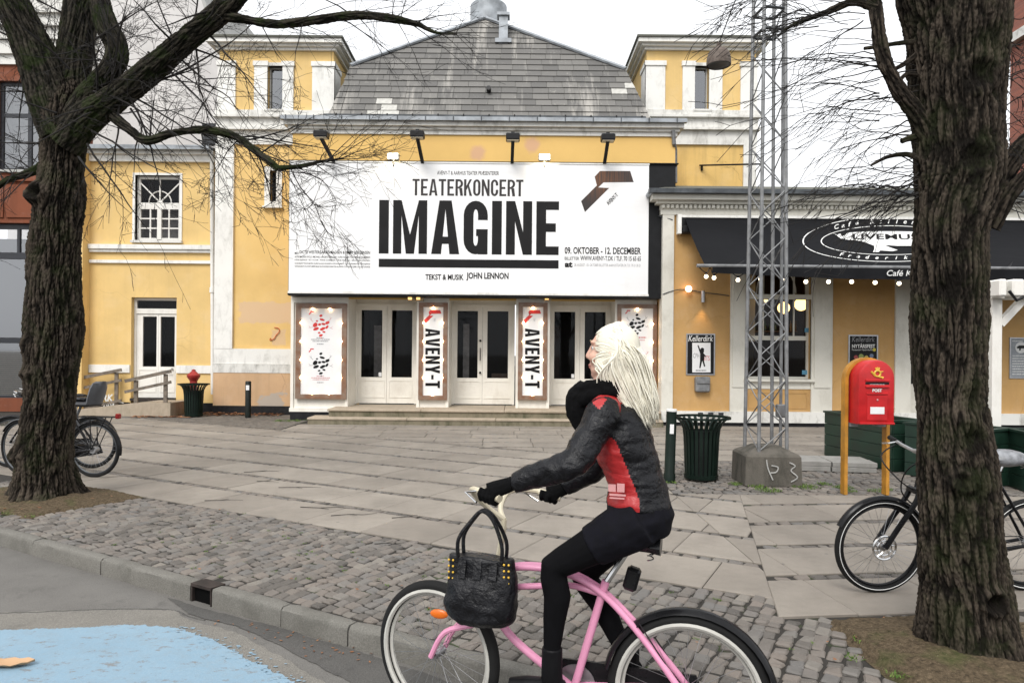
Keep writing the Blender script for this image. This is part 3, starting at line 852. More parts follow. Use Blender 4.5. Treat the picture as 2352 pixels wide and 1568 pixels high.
# ================================================================ THEATRE
YT, YW, YC, YB, YD, YR = 18.2, 18.45, 16.7, 16.25, 17.5, 17.15
theatre = thing('theatre', (-.7, YC, 0), label='yellow theatre building with two square corner towers and a grey slate roof', cat='building')
def T(mb, name, mat, parent=None, smooth=False): return mb.build(name, mat, parent or theatre, smooth, local=False)

def window(parent, x0, x1, z0, z1, y, fmat, fw=.05, bars_v=(), bars_h=(), deep=.5, imat=None, bar=.03, name='window', gl='glass'):
    "frame, panes and a dark room behind; returns the frame object"
    fr = MB(); d = .06
    for a, b, c, e in ((x0, x0 + fw, z0, z1), (x1 - fw, x1, z0, z1), (x0 + fw, x1 - fw, z0, z0 + fw), (x0 + fw, x1 - fw, z1 - fw, z1)): fr.box(a, b, y, y + d, c, e)
    xs = [x0 + fw] + list(bars_v) + [x1 - fw]; zs = [z0 + fw] + list(bars_h) + [z1 - fw]
    for i, b in enumerate(bars_v): fr.box(b - bar / 2, b + bar / 2, y + .004, y + d - .006, z0 + fw, z1 - fw)
    for b in bars_h: fr.box(x0 + fw, x1 - fw, y + .008, y + d - .01, b - bar / 2, b + bar / 2)
    fo = fr.build(name, fmat, parent, local=False)
    for i in range(len(xs) - 1):
        for j in range(len(zs) - 1):
            p = MB(); g = .001; yy = y + .035
            p.add([(xs[i] + g, yy, zs[j] + g), (xs[i + 1] - g, yy, zs[j] + g), (xs[i + 1] - g, yy, zs[j + 1] - g), (xs[i] + g, yy, zs[j + 1] - g)], [(0, 1, 2, 3)])
            p.build('pane', M[gl], fo, local=False)
    if deep:
        r = MB(); a, b, c, e, y0, y1 = x0 + .01, x1 - .01, z0 + .01, z1 - .01, y + d, y + d + deep
        v = [(a, y0, c), (b, y0, c), (b, y0, e), (a, y0, e), (a, y1, c), (b, y1, c), (b, y1, e), (a, y1, e)]
        r.add(v, [(4, 7, 6, 5), (0, 3, 7, 4), (1, 5, 6, 2), (3, 2, 6, 7), (0, 4, 5, 1)])
        r.build('room', imat or M['interior'], fo, local=False)
    return fo

def tower(side, xs, xcorn):
    "xs: bearings of the pilaster and panel edges, left to right"
    X = [wx(a, YT, 200) for a in xs]; xr = 1176 if side == 'R' else 640
    xr = sum(xs) / len(xs)
    z_top = wz(115, YT, xr); z_cap = wz(143, YT, xr); z_base = wz(256, YT, xr); z_l1 = wz(268, YT, xr); z_l2 = wz(296, YT, xr); z_fr = wz(333, YT, xr)
    x0, x1 = X[0], X[-1]; back = YT + 3.4
    wx0, wx1 = X[3], X[4]; zw0, zw1 = z_base + .02, wz(152, YT, xr)
    w = MB(); w.wall(x0, x1, z_l1 - 3.4 * 0, z_top, YT, [(wx0, wx1, zw0, zw1)], .22)
    for a, b in ((x0, -1), (x1, 1)):
        v = [(a, YT, 0), (a, back, 0), (a, back, z_top), (a, YT, z_top)]; w.add(v, [(0, 1, 2, 3) if b < 0 else (3, 2, 1, 0)])
    w.add([(x0, back, 0), (x1, back, 0), (x1, back, z_top), (x0, back, z_top)], [(3, 2, 1, 0)])
    T(w, 'tower_wall', M['yellow'])
    p = MB(); pr = .05
    for a, b in ((0, 1), (2, 3), (4, 5), (6, 7)):
        aa, bb = X[a], X[b]
        if a == 0: aa -= .03
        if b == 7: bb += .03
        p.box(aa, bb, YT - pr, YT + .03, z_base, z_cap - .12); p.box(aa - .025, bb + .025, YT - pr - .03, YT + .03, z_cap - .12, z_cap)
    for sx, s_ in ((x0 - .03, 1), (x1 + .03, -1)):      # return of the corner pilasters on the tower's side
        p.box(sx, sx + s_ * .029, YT - pr + .002, YT + .62, z_base, z_cap - .121); p.box(sx - s_ * .025, sx + s_ * .02, YT - pr + .002, YT + .65, z_cap - .121, z_cap - .002)
    T(p, 'pilaster_set', M['white'])
    lg = MB()
    lg.box(x0 - .06, x1 + .06, YT - .11, back, z_l1, z_base); lg.box(x0 - .10, x1 + .10, YT - .17, YT + .5, z_l1 - .06, z_l1)
    lg.box(x0 - .05, x1 + .05, YT - .07, YT + .5, z_l2, z_l1 - .06); lg.box(x0 - .10, x1 + .10, YT - .15, YT + .5, z_l2 - .06, z_l2)
    lg.box(x0 - .04, x1 + .04, YT - .04, YT + .5, z_fr, z_l2 - .06)
    T(lg, 'string_course', M['white_dirty'])
    c = MB(); ov = .26
    z1 = z_top + .21
    for k, (o_, a, b) in enumerate(((.07, z_top - .03, z_top + .04), (.16, z_top + .04, z_top + .10), (ov, z_top + .10, z1))):
        c.box(x0 - o_, x1 + o_, YT - o_, back + o_, a, b)
    T(c, 'cornice', M['white'])
    r = MB(); r.box(x0 - ov - .04, x1 + ov + .04, YT - ov - .04, back + ov + .04, z1, z1 + .05)
    r.add([(x0 - ov, YT - ov, z1 + .05), (x1 + ov, YT - ov, z1 + .05), (x1 + ov, back + ov, z1 + .05), (x0 - ov, back + ov, z1 + .05), ((x0 + x1) / 2, (YT + back) / 2, z1 + .45)], [(0, 1, 4), (1, 2, 4), (2, 3, 4), (3, 0, 4)])
    T(r, 'tower_roof', M['felt'])
    window(theatre, wx0 + .01, wx1 - .01, zw0, zw1, YT + .12, M['grey_stone'], .035, gl='glass_sky')
    T(MB().box(wx0 - .05, wx1 + .05, YT - .13, YT + .1, zw0 - .05, zw0), 'sill', M['white_dirty'])
    T(MB().box(wx0, wx1, YT - .02, YT + .12, zw1, z_cap - .02), 'lintel', M['white_dirty'])
    return x0, x1, z_fr

tx0, tx1, tzf = tower('L', [504, 542, 585, 615, 650, 675, 718, 766], None)
rx0, rx1, rzf = tower('R', [1485, 1527, 1567, 1595, 1628, 1658, 1700, 1736], None)

# lower storey of the left tower
zb1, zb2, zb3 = wz(801, YT, 600), wz(836, YT, 600), wz(856, YT, 600)
bx0 = wx(493, YT); bx1 = wx(672, YC) + .1
wn0, wn1, wnz0, wnz1 = wx(617, YT), wx(632, YT), wz(463, YT, 625), wz(392, YT, 625)
w = MB(); w.wall(bx0 + .1, bx1, zb1, tzf, YT + .02, [(wn0, wn1, wnz0, wnz1)], .2)
n_ = N('yellow_patched_low'); p_ = n_.pos(); c_ = n_.mix(n_.ramp(n_.noise(p_, .8, 5), [(.3, 0), (.7, 1)]), (.62, .42, .165), (.76, .525, .21))
c_ = n_.mix(n_.math('MULTIPLY', n_.ramp(n_.noise(p_, 2.1, 7, .65), [(.5, 0), (.75, 1)]), .3), c_, (.72, .55, .31))
for (ex, ez, hx_, hz_), cc in (((615, 718, .82, .30), (.62, .44, .29)), ((640, 775, .20, .22), (.62, .44, .27))):
    q = at(ex, ez, YT); sp_ = n_.sep(p_); dx_ = n_.math('ABSOLUTE', n_.math('DIVIDE', n_.math('SUBTRACT', sp_[0], q.x), hx_)); dz_ = n_.math('ABSOLUTE', n_.math('DIVIDE', n_.math('SUBTRACT', sp_[2], q.z), hz_))
    c_ = n_.mix(n_.math('MULTIPLY', n_.ramp(n_.math('MULTIPLY', n_.math('ADD', n_.math('MAXIMUM', dx_, dz_), n_.math('MULTIPLY', n_.noise(p_, 5, 6, .6), .7)), .5), [(.60, 1), (.66, 0)]), .8), c_, cc)
c_ = n_.mix(n_.math('MULTIPLY', n_.ramp(n_.noise(p_, 15, 7, .72), [(.70, 0), (.74, 1)]), .5), c_, (.42, .33, .2))
T(w, 'wall', n_.bsdf(c_, .88, 0, n_.bump(n_.noise(p_, 30, 6), .3, .012), spec=.25))
window(theatre, wn0, wn1, wnz0, wnz1, YT + .16, M['dark_frame'], .02, name='slit_window')
p = MB(); fx0, fx1, fz0, fz1 = wx(605, YT), wx(645, YT), wz(474, YT, 625), wz(383, YT, 625)
p.box(fx0, wn0, YT - .03, YT + .1, fz0, fz1); p.box(wn1, fx1, YT - .03, YT + .1, fz0, fz1); p.box(wn0, wn1, YT - .028, YT + .1, wnz1, fz1); p.box(wn0, wn1, YT - .028, YT + .1, fz0, wnz0); p.box(fx0 - .03, fx1 + .03, YT - .09, YT, fz0 - .05, fz0)
T(p, 'window_surround', M['white'])
p = MB(); p.box(bx0, wx(535, YT), YT - .06, YT + .1, zb1, tzf); p.box(bx0 - .004, bx1, YT - .05, YT + .1, zb2, zb1); T(p, 'corner_pilaster', M['white'])
p = MB(); p.box(bx0 - .02, bx1, YT - .09, YT + .1, zb3, zb2 - .005); T(p, 'plinth_band', M['white_dirty'])
p = MB(); p.box(bx0, bx1, YT - .08, YT + .1, .22, zb3); T(p, 'plinth', M['peach'])
p = MB(); p.box(bx0 - .01, bx1, YT - .10, YT + .1, -.1, .22); T(p, 'tarred_base', M['black_base'])
p = MB(); p.box(wx(535, YT), bx1, YT - .005, YT + .02, zb1, zb1 + .05); T(p, 'panel_moulding', M['yellow'])
# scrawl on the yellow wall
g = MB(); pts = [at(x, y, YT - .004) for x, y in ((630, 752), (640, 754), (641, 762), (634, 770), (629, 778), (620, 781), (622, 776))]
g.tube(smooth_pts(pts, 4), .011, 5); T(g, 'red_scrawl', simple('orange_spray', (.6, .12, .03), .6))

# lower wall of the right tower
p = MB(); p.wall(wx(1480, YT), wx(1703, YT), 2.0, rzf, YT + .02); p.add([(rx1 - .02, YT + .02, 2), (rx1 - .02, YT + 3, 2), (rx1 - .02, YT + 3, rzf), (rx1 - .02, YT + .02, rzf)], [(3, 2, 1, 0)])
T(p, 'wall', plaster('yellow_sooty', (.70, .47, .17), (.12, .09, .05), amount=1.1))
p = MB(); p.box(wx(1703, YT), rx1 + .02, YT - .04, YT + .4, 2, rzf); T(p, 'corner_pilaster', M['white_dirty'])
b = MB(); a_, b_ = at(1607, 380, YT - .02), at(1748, 377, YT - 1.2); b.tube([a_, b_], .022, 6); b.tube([at(1612, 392, YT), at(1612, 378, YT - .05)], .03, 6); b.tube([at(1735, 392, YT), b_], .014, 5); T(b, 'wall_bracket', M['black_metal'])

# central block above the entrance
cx0, cx1 = wx(668, YC), wx(1547, YC)
zc0, zc1 = wz(690, YC, 1100), wz(300, YC, 1100)
zw_t = wz(311, YC, 1100)
w = MB(); w.wall(cx0, cx1, 2.9, zc1, YC)
w.add([(cx0, YC, 0), (cx0, YT + .1, 0), (cx0, YT + .1, zc1), (cx0, YC, zc1)], [(0, 1, 2, 3)]); w.add([(cx1, YC, 0), (cx1, YT + .1, 0), (cx1, YT + .1, zc1), (cx1, YC, zc1)], [(3, 2, 1, 0)])
n_ = N('yellow_pink_patched'); p_ = n_.pos(); c_ = n_.mix(n_.ramp(n_.noise(p_, .8, 5), [(.3, 0), (.7, 1)]), (.66, .43, .15), (.76, .50, .175))
for ex, ez in ((1097, 352), (1222, 333)):
    q = at(ex, ez, YC); o_ = n_.n('VectorMath', operation='DISTANCE'); n_.put(o_.inputs[0], p_); o_.inputs[1].default_value = q
    c_ = n_.mix(n_.math('MULTIPLY', n_.ramp(n_.math('ADD', o_.outputs['Value'], n_.math('MULTIPLY', n_.noise(p_, 7, 5), .16)), [(.20, 1), (.31, 0)]), .8), c_, (.60, .36, .24))
T(w, 'front_wall', n_.bsdf(c_, .88, 0, n_.bump(n_.noise(p_, 25, 5), .2, .01), spec=.25))
c = MB(); z0 = zw_t
for o_, a, b in ((.04, z0, z0 + .10), (.09, z0 + .10, z0 + .17), (.17, z0 + .17, z0 + .27)):
    c.box(cx0 - o_, cx1 + o_, YC - o_, YT, a, b)
T(c, 'cornice', M['white_dirty'])
zg = z0 + .27
g = MB(); g.box(cx0 - .22, cx1 + .22, YC - .26, YC - .15, zg, zg + .09); T(g, 'eaves_gutter', M['zinc'])
x = cx0 - .1
while x < cx1 + .2: T(MB().box(x, x + .025, YC - .272, YC - .2615, zg - .03, zg + .10), 'gutter_strap', M['dark_zinc']); x += .66
lr = MB(); lr.add([(cx0 - .17, YC - .16, zg + .04), (cx1 + .17, YC - .16, zg + .04), (cx1 + .17, YT, zg + .22), (cx0 - .17, YT, zg + .22)], [(0, 1, 2, 3)]); T(lr, 'ledge_roof', M['dark_zinc'])
# downpipe at the block's right edge
g = MB(); g.tube([at(1546, 300, YC - .1), at(1548, 330, YC - .05), at(1551, 345, YC + .12), at(1551, 420, YC + .12)], .05, 8); T(g, 'downpipe', M['galv'], smooth=True)

# ---- slate roof: steep front slope, single tiles
tanp = 1.5
z_r0 = wz(272, YR, 1115); sl = math.sqrt(1 + tanp * tanp)
def roof_pt(x, y):
    n = Vector((0, -tanp, 1)).normalized(); return meet(x, y, Vector((0, YR, z_r0)), n)
def roof_uv(x, y): p = roof_pt(x, y); return (p.x, (p.z - z_r0) / (tanp / sl))
out = [roof_uv(*a) for a in ((752, 270), (806, 153), (1113, 44), (1436, 161), (1494, 274))]
planes = []
for i in range(5):
    a, b = out[i], out[(i + 1) % 5]; nx_, ny_ = (b[1] - a[1]), -(b[0] - a[0]); L = math.hypot(nx_, ny_); planes.append((nx_ / L, ny_ / L, (nx_ * a[0] + ny_ * a[1]) / L))
if not all(pl[0] * out[2][0] + pl[1] * (out[2][1] - 1) >= pl[2] for pl in planes): planes = [(-a, -b, -c) for a, b, c in planes]
def roof3(u, v, h=0.0): return Vector((u, YR + v / sl - h * tanp / sl, z_r0 + v * tanp / sl + h / sl))
core = MB(); f_ = [roof3(u, v) for u, v in out]; b_ = [p + Vector((0, 6, 0)) for p in f_]
core.add(f_ + b_, [(0, 4, 3, 2, 1)] + [(i, (i + 1) % 5, (i + 1) % 5 + 5, i + 5) for i in range(5)])
roof = T(core, 'roof', M['felt'])
vmax = max(v for u, v in out); rowh = vmax / 18; rr = random.Random(5); v = 0; k = 0; count = 0
new_spots = [at(875, 236, 1), at(888, 249, 1), at(872, 262, 1), at(893, 262, 1), at(1437, 201, 1), at(1425, 213, 1)]
new_uv = [roof_uv(*a) for a in ((876, 236), (884, 248), (871, 261), (893, 261), (1440, 200), (1427, 212))]
while v < vmax - .02:
    u = min(a for a, b in out) - rr.random() * .4
    while u < max(a for a, b in out):
        w_ = .40; pl = clip([(u + .004, v), (u + w_ - .004, v), (u + w_ - .004, v + rowh + .05), (u + .004, v + rowh + .05)], planes); uc, vc = u + w_ / 2, v + rowh / 2; u += w_
        if len(pl) < 3 or area(pl) < .006: continue
        mb = MB(); lift = rr.uniform(0, .006); m = len(pl)
        def hgt(b): return .012 + lift + .026 * (1 - (b - v) / (rowh + .05))
        top = [roof3(a, b, hgt(b)) for a, b in pl]; bot = [roof3(a, b, hgt(b) - .011) for a, b in pl]
        mb.add(top + bot, [tuple(range(m))[::1], tuple(range(2 * m - 1, m - 1, -1))] + [(i, i + m, (i + 1) % m + m, (i + 1) % m) for i in range(m)])
        isnew = any(abs(uc - a) < .22 and abs(vc - b) < rowh * .55 for a, b in new_uv)
        o = mb.build('roof_tile', M['tile_new'] if isnew else M['tile'], roof, local=False)
        if o.data.polygons[0].normal.y > 0: o.data.flip_normals()
        count += 1
    v += rowh; k += 1
hp = MB()
for a, b in ((1, 2), (2, 3)): hp.bar(roof3(*out[a], .05), roof3(*out[b], .05), .16, .05, (0, -.5, .8))
T(hp, 'hip_flashing', M['zinc'], roof)
vp = MB(); c0 = at(1122, 50, 20.6); vp.lathe([(.54, -.5), (.54, .42), (.50, .46), (.01, .50)], tuple(c0), 28); T(vp, 'round_vent', M['zinc'], smooth=True)
vp = MB(); q = roof_pt(1156, 96); t_ = at(1156, 40, q.y)
vp.box(q.x - .12, q.x + .12, q.y - .1, q.y + .16, q.z - .1, t_.z); vp.box(q.x - .17, q.x + .17, q.y - .15, q.y + .2, t_.z, t_.z + .08); vp.box(q.x - .22, q.x + .22, q.y - .16, q.y - .1, q.z - .08, q.z + .03); T(vp, 'square_vent', M['zinc'])
vp = MB(); q = roof_pt(1123, 212); vp.tube([q, q + Vector((0, -.2, .04))], .06, 10); T(vp, 'overflow_pipe', M['black_metal'])
gt = MB(); ga, gb_ = wx(745, YR - .1, 275), wx(1482, YR - .1, 275); zg2 = z_r0 - .02
prof = [(YR - .12 + .07 * math.cos(R(t)), zg2 + .02 + .07 * math.sin(R(t))) for t in range(180, 361, 30)]
gt.add([(x_, a, b) for x_ in (ga, gb_) for a, b in prof], [(i, i + 7, i + 8, i + 1) for i in range(6)]); gt.box(ga, gb_, YR - .2, YR - .05, zg2 - .03, zg2 + .035); T(gt, 'roof_gutter', M['dark_zinc'])
x = ga + .3
while x < gb_: T(MB().box(x, x + .03, YR - .215, YR - .19, zg2 - .06, zg2 + .05), 'gutter_bracket', M['black_metal']); x += .62
w = MB(); w.wall(ga, gb_, zg, zg2, YR - .02); T(w, 'eaves_board', M['white_dirty'])

# ---- entrance: piers, doors, soffit
ZP = .33
pier_x = [(668, 800), (957, 1031), (1185, 1262), (1412, 1520)]
zs_ = wz(684, YC, 1100); z_sof = 2.98
sof = MB(); sof.box(cx0, cx1, YC - .2, YD + .3, z_sof, z_sof + .06); T(sof, 'soffit', M['cream_wood'])
for i, (a, b) in enumerate(pier_x):
    xa, xb = wx(a, YC), min(wx(b, YC), 3.46); mb = MB()
    mb.box(xa, xb, YC + .02, YD + .1, .20, z_sof)
    mb.box(xa - .0, xa + .07, YC - .02, YC + .02, .27, z_sof); mb.box(xb - .07, xb, YC - .02, YC + .02, .27, z_sof)
    mb.box(xa + .07, xb - .07, YC - .02, YC + .02, z_sof - .17, z_sof); mb.box(xa - .02, xb + .02, YC - .035, YC + .02, .20, .29)
    T(mb, 'pier', M['cream_wood'])
w = MB(); w.box(cx0, wx(760, YC), YC - .02, YC + .5, -.1, .2); T(w, 'tarred_base', M['black_base'])
def door(parent, xa, xb, z0, z1, y, glasses, gz0, gz1, mat, handle=None, panel=True, inside_bits=()):
    "pair of part-glazed leaves in a frame"
    fr = MB(); fw = .06
    fr.box(xa, xa + fw, y, y + .12, z0, z1); fr.box(xb - fw, xb, y, y + .12, z0, z1); fr.box(xa + fw, xb - fw, y, y + .12, z1 - fw, z1)
    fo = fr.build('door_frame', mat, parent, local=False)
    mid = (glasses[0][1] + glasses[1][0]) / 2
    for k, (la, lb) in enumerate(((xa + fw, mid - .003), (mid + .003, xb - fw))):
        ga_, gb2 = glasses[k]; mb = MB(); yy = y + .03; t = .05
        mb.box(la, ga_, yy, yy + t, z0 + .01, z1 - fw); mb.box(gb2, lb, yy, yy + t, z0 + .01, z1 - fw)
        mb.box(ga_, gb2, yy, yy + t, gz1, z1 - fw); mb.box(ga_, gb2, yy, yy + t, z0 + .01, gz0)
        if panel:
            pz0, pz1 = z0 + .17, gz0 - .09
            mb.box(la + .05, lb - .05, yy - .012, yy, pz0 - .02, pz0 + .005); mb.box(la + .05, lb - .05, yy - .012, yy, pz1 - .005, pz1 + .02)
            mb.box(la + .05, la + .075, yy - .012, yy, pz0 + .005, pz1 - .005); mb.box(lb - .075, lb - .05, yy - .012, yy, pz0 + .005, pz1 - .005)
        d_ = mb.build('door', mat, parent, local=False)
        g_ = MB(); g_.add([(ga_ + .001, yy + .025, gz0 + .001), (gb2 - .001, yy + .025, gz0 + .001), (gb2 - .001, yy + .025, gz1 - .001), (ga_ + .001, yy + .025, gz1 - .001)], [(0, 1, 2, 3)]); g_.build('pane', M['glass'], d_, local=False)
        if handle == k:
            h_ = MB(); hx = la + .05 if k else lb - .05
            for zz_ in handle_z: h_.sphere((hx, yy - .03, zz_), .03, 10)
            h_.bar((hx, yy - .05, handle_z[0] + .3), (hx, yy - .05, handle_z[0] + .62), .03, .02); h_.build('handle', M['black_metal'], d_, local=False)
    if inside_bits:
        for bx_0, bx_1, bz_0, bz_1, by_, bm_ in inside_bits: MB().box(bx_0, bx_1, by_, by_ + .03, bz_0, bz_1).build('lobby_stand', M[bm_], fo, local=False)
    r = MB(); a, b, c, e, y0, y1 = xa + .02, xb - .02, z0, z1, y + .13, y + 1.6
    v_ = [(a, y0, c), (b, y0, c), (b, y0, e), (a, y0, e), (a, y1, c), (b, y1, c), (b, y1, e), (a, y1, e)]
    r.add(v_, [(4, 7, 6, 5), (0, 3, 7, 4), (1, 5, 6, 2), (3, 2, 6, 7), (0, 4, 5, 1)]); r.build('lobby', M['interior'], fo, local=False)
    return fo
handle_z = [1.15, 1.0 + .95]
dz0, dz1 = ZP + .02, wz(699, YD, 1100); gz0, gz1 = wz(868, YD, 1100), wz(714, YD, 1100)
for k, (fa, fb, g0, g1, g2, g3) in enumerate(((816, 957, 829, 877, 899, 946), (1037, 1182, 1050, 1097, 1119, 1167), (1261, 1409, 1273, 1321, 1343, 1391))):
    X_ = [wx(v_, YD) for v_ in (fa, fb, g0, g1, g2, g3)]
    door(theatre, X_[0], X_[1], dz0, dz1, YD, ((X_[2], X_[3]), (X_[4], X_[5])), gz0, gz1, M['cream_wood'], handle=0 if k == 1 else None, inside_bits=[((X_[2] + .15, X_[2] + .34, .9, 2.35, YD + .9, 'curtain'), (X_[4] + .1, X_[5] - .1, .5, 1.05, YD + 1.3, 'interior_brown')), ((X_[2] + .1, X_[2] + .26, .8, 2.4, YD + .7, 'curtain'), (X_[4] + .08, X_[4] + .5, .5, 1.1, YD + 1.2, 'frame_wood')), ((X_[2], X_[2] + .2, .4, 2.4, YD + 1.0, 'interior_brown'), (X_[5] - .25, X_[5] - .05, .7, 1.9, YD + 1.0, 'curtain'))][k])
    w = MB(); w.box(X_[0] - .2, X_[1] + .2, YD + .02, YD + .1, dz1, z_sof); T(w, 'transom', M['cream_wood'])
    if k != 1:
        st = MB(); sx = X_[3] if k == 0 else X_[3]; st.box(sx - .085, sx - .01, YD + .045, YD + .05, gz0 + .02, gz0 + .12); T(st, 'sticker', M['paper'])
# ---- worn stone steps
steps = thing('entrance_steps', (-.5, 16, 0), label='two long worn sandstone steps below the theatre doors', cat='steps')
def step_block(xa, xb, ya, yb, z0, z1, nose):
    r_ = MB(); r_.box(xa + nose, xb, ya + nose, yb, z0, z1 - .055); o1 = r_.build('riser', M['step_riser'], steps, local=False)
    cutx = [xa] + [xa + (xb - xa) * t for t in (.28, .53, .79)] + [xb]
    for a, b in zip(cutx[:-1], cutx[1:]):
        t_ = MB(); t_.rbox(a + .003, b - .003, ya, yb, z1 - .055, z1, .014, .003); t_.build('tread', M['step_stone'], steps, local=False)
sx1 = 3.44
step_block(wx(752, 15.95), sx1, 15.95, YD + .05, .0, ZP, .035)
step_block(wx(706, 15.68), sx1 - .02, 15.66, 16.3, -.05, .155, .02)

# ================================================================ BILLBOARD
bill = thing('billboard', (at(1075, 680, YB)), label='large white billboard with black headline lettering above the theatre doors', cat='billboard')
bx0, bx1, bxk = wx(662, YB), wx(1487, YB), wx(1549, YB)
bz1, bz0 = wz(376, YB, 1075), wz(672, YB, 1075)
mb = MB(); mb.box(bx0 - .02, bxk, YB + .03, YC - .003, bz0 - .10, bz1 + .03); mb.box(bx0 - .03, bxk + .06, YB - .02, YC - .003, bz1 + .03, bz1 + .05); mb.box(bx0 - .02, bx1 + .03, YB - .03, YB + .03, bz0 - .09, bz0 - .05)
mb.build('backing_box', M['black_board'], bill, local=False)
def banner_mat():
    n = N('banner_sheet'); p = n.pos(); d = n.ramp(n.noise(n.pos((1.5, 1, .5)), 1.3, 6, .6), [(.45, 0), (.8, 1)])
    col = n.mix(n.math('MULTIPLY', d, .16), (.79, .79, .79), (.5, .47, .4))
    return n.bsdf(col, .4, 0, n.bump(n.noise(n.pos((.8, 1, 2)), 1.2, 3), .25, .05), spec=.4)
mb = MB(); mb.box(bx0, bx1, YB - .01, YB + .03, bz0, bz1); mb.build('banner', banner_mat(), bill, local=False)
mb = MB(); mb.box(bx0 - .015, bx1 + .012, YB - .03, YB + .03, bz0 - .05, bz0); mb.box(bx0, bx1 + .01, YB - .025, YB + .03, bz1, bz1 + .03); mb.build('edge_rail', M['white'], bill, local=False)
YL = YB - .0125
def bt(body, x0, x1, y0, y1, bold=.02, mat='print_black', name='lettering', block=False, t=.2, gap=.075):
    xr = (x0 + x1) / 2; o = Vector((wx(x0, YL, y1), YL, wz(y1, YL, xr))); ex = Vector((wx(x1, YL, y1) - o.x, 0, 0)); ey = Vector((0, 0, wz(y0, YL, xr) - o.z))
    if block: put_block(bill, name, body, o, ex, ey, M[mat], t, gap)
    else: put_text(bill, name, body, o, ex, ey, M[mat], bold)
bt('IMAGINE', 870, 1283, 461, 584, block=True, t=.195, gap=.085)
bt('TEATERKONCERT', 947, 1202, 412, 450, block=True, t=.155, gap=.085, mat='print_brown')
mb = MB(); a, b = at(870, 615, YL), at(1283, 596, YL); z0_, z1_ = wz(615, YL, 1076), wz(596, YL, 1076); mb.box(a.x, b.x, YL - .001, YL, z0_, z1_); mb.build('printed_bar', M['print_black'], bill, local=False)
bt('AVENY-T & AARHUS TEATER PRÆSENTERER', 1004, 1146, 393, 402, .01, 'print_brown')
bt('TEKST & MUSIK', 977, 1065, 630, 643, .025); bt('JOHN LENNON', 1071, 1168, 626, 645, .03)
bt('09. OKTOBER - 12. DECEMBER', 1297, 1472, 568, 584, .025); bt('BILLETTER', 1297, 1330, 590, 597, .01); bt('WWW.AVENY-T.DK / TLF. 70 15 65 65', 1333, 1472, 588, 599, .015)
bt('at', 1297, 1315, 601, 614, .05); bt('28. AUGUST - 03. OKTOBER BILLETTER AARHUSTEATER.DK TLF. 70 21 30 21', 1319, 1471, 606, 612, 0, 'print_grey')
bt('MED', 677, 686, 579, 584, .01); bt('DICTE WESTERGAARD MADSEN & JIMMY JØRGENSEN', 688, 850, 576, 585, .015)
bt('ASTRI MADSEN KVOLS / MICHAEL LUNDBYE SLEBSAGER / SOFIA NOLSØE / IDA CÆCILIE RASMUSSEN', 677, 850, 588, 592.5, .005)
bt('KÅRE BJERKØ / BO HOLM / ANNE DAMMTER / LINE FELDING / MADS EMIL NIELSEN', 677, 850, 595, 600, .005)
bt('ISCENESÆTTELSE MARIA KJÆRGAARD-SUNESEN ARRANGEMENT OG KAPELMESTER KÅRE BJERKØ', 677, 850, 603, 608, .005)
bt('SCENOGRAFI OG KOSTUMER MAJA RAVN KOREOGRAFI ESA ALANNE LYS ANDERS KJEMS LYD LARS GAARDE', 677, 850, 610.5, 615, .005)
def V2(pts): return [at(x, y, YL) for x, y in pts]
def flat(parent, name, polys, mat):
    mb = MB()
    for i, p in enumerate(polys): mb.add([q + Vector((0, -.0003 * (i % 7), 0)) for q in p], [tuple(range(len(p)))])
    return mb.build(name, mat, parent, local=False)
def bronzed():
    n = N('bronzed_logo_print'); f = n.noise(n.pos((30, 1, 1.2)), 1, 5); q = at(1385, 405, YL)
    o_ = n.n('VectorMath', operation='DISTANCE'); n.put(o_.inputs[0], n.pos()); o_.inputs[1].default_value = q
    col = n.mix(n.math('MULTIPLY', n.ramp(o_.outputs['Value'], [(.1, 1), (.75, 0)]), n.ramp(f, [(.35, 0), (.65, 1)])), (.022, .015, .013), (.17, .065, .022)); return n.bsdf(col, .4)
flat(bill, 'arrow_logo', [V2([(1371, 426), (1366, 406), (1378, 393), (1447.5, 393), (1455.5, 418.5), (1386.5, 419), (1374, 430.6)]), V2([(1334.7, 462), (1371, 426), (1374, 430.6), (1399, 432), (1343.5, 487)])], bronzed())
o = at(1398, 472, YL); put_text(bill, 'lettering', 'AVENY-T', o, at(1421, 449, YL) - o, (at(1391.5, 465.5, YL) - o), M['print_black'], .03)

# ---- arm-mounted spotlights on top of the billboard (unlit) and two lit floodlights
for i, (b, h, lab) in enumerate((((768, 372), (738, 318), 'black arm spotlight on the billboard, leftmost, partly behind twigs'), ((971, 374), (959, 318), 'black arm spotlight on the billboard, second from the left, leaning left'),
                                 ((1176, 375), (1178, 324), 'black arm spotlight standing upright over the billboard middle'), ((1388, 376), (1396, 325), 'black arm spotlight on the billboard, rightmost, leaning right'))):
    p0 = at(*b, YB + .02); p1 = at(*h, YB - .55)
    t = thing('spotlight', p0, label=lab, cat='spotlight', group='arm spotlights on the billboard')
    mb = MB(); mb.bar(p0 + Vector((0, 0, -.02)), p1, .075, .05); mb.build('arm', M['black_metal'], t, local=False)
    mb = MB(); mb.rbox(p1.x - .155, p1.x + .155, p1.y - .13, p1.y + .12, p1.z + .0, p1.z + .15, .02); mb.box(p1.x - .04, p1.x + .04, p1.y - .03, p1.y + .03, p1.z + .15, p1.z + .20); hd = mb.build('lamp_head', M['black_metal'], t, local=False)
    mb = MB(); mb.box(p1.x - .13, p1.x + .13, p1.y - .11, p1.y + .1, p1.z - .008, p1.z); mb.build('lens', simple('dull_lens', (.62, .55, .42), .2), hd, local=False)
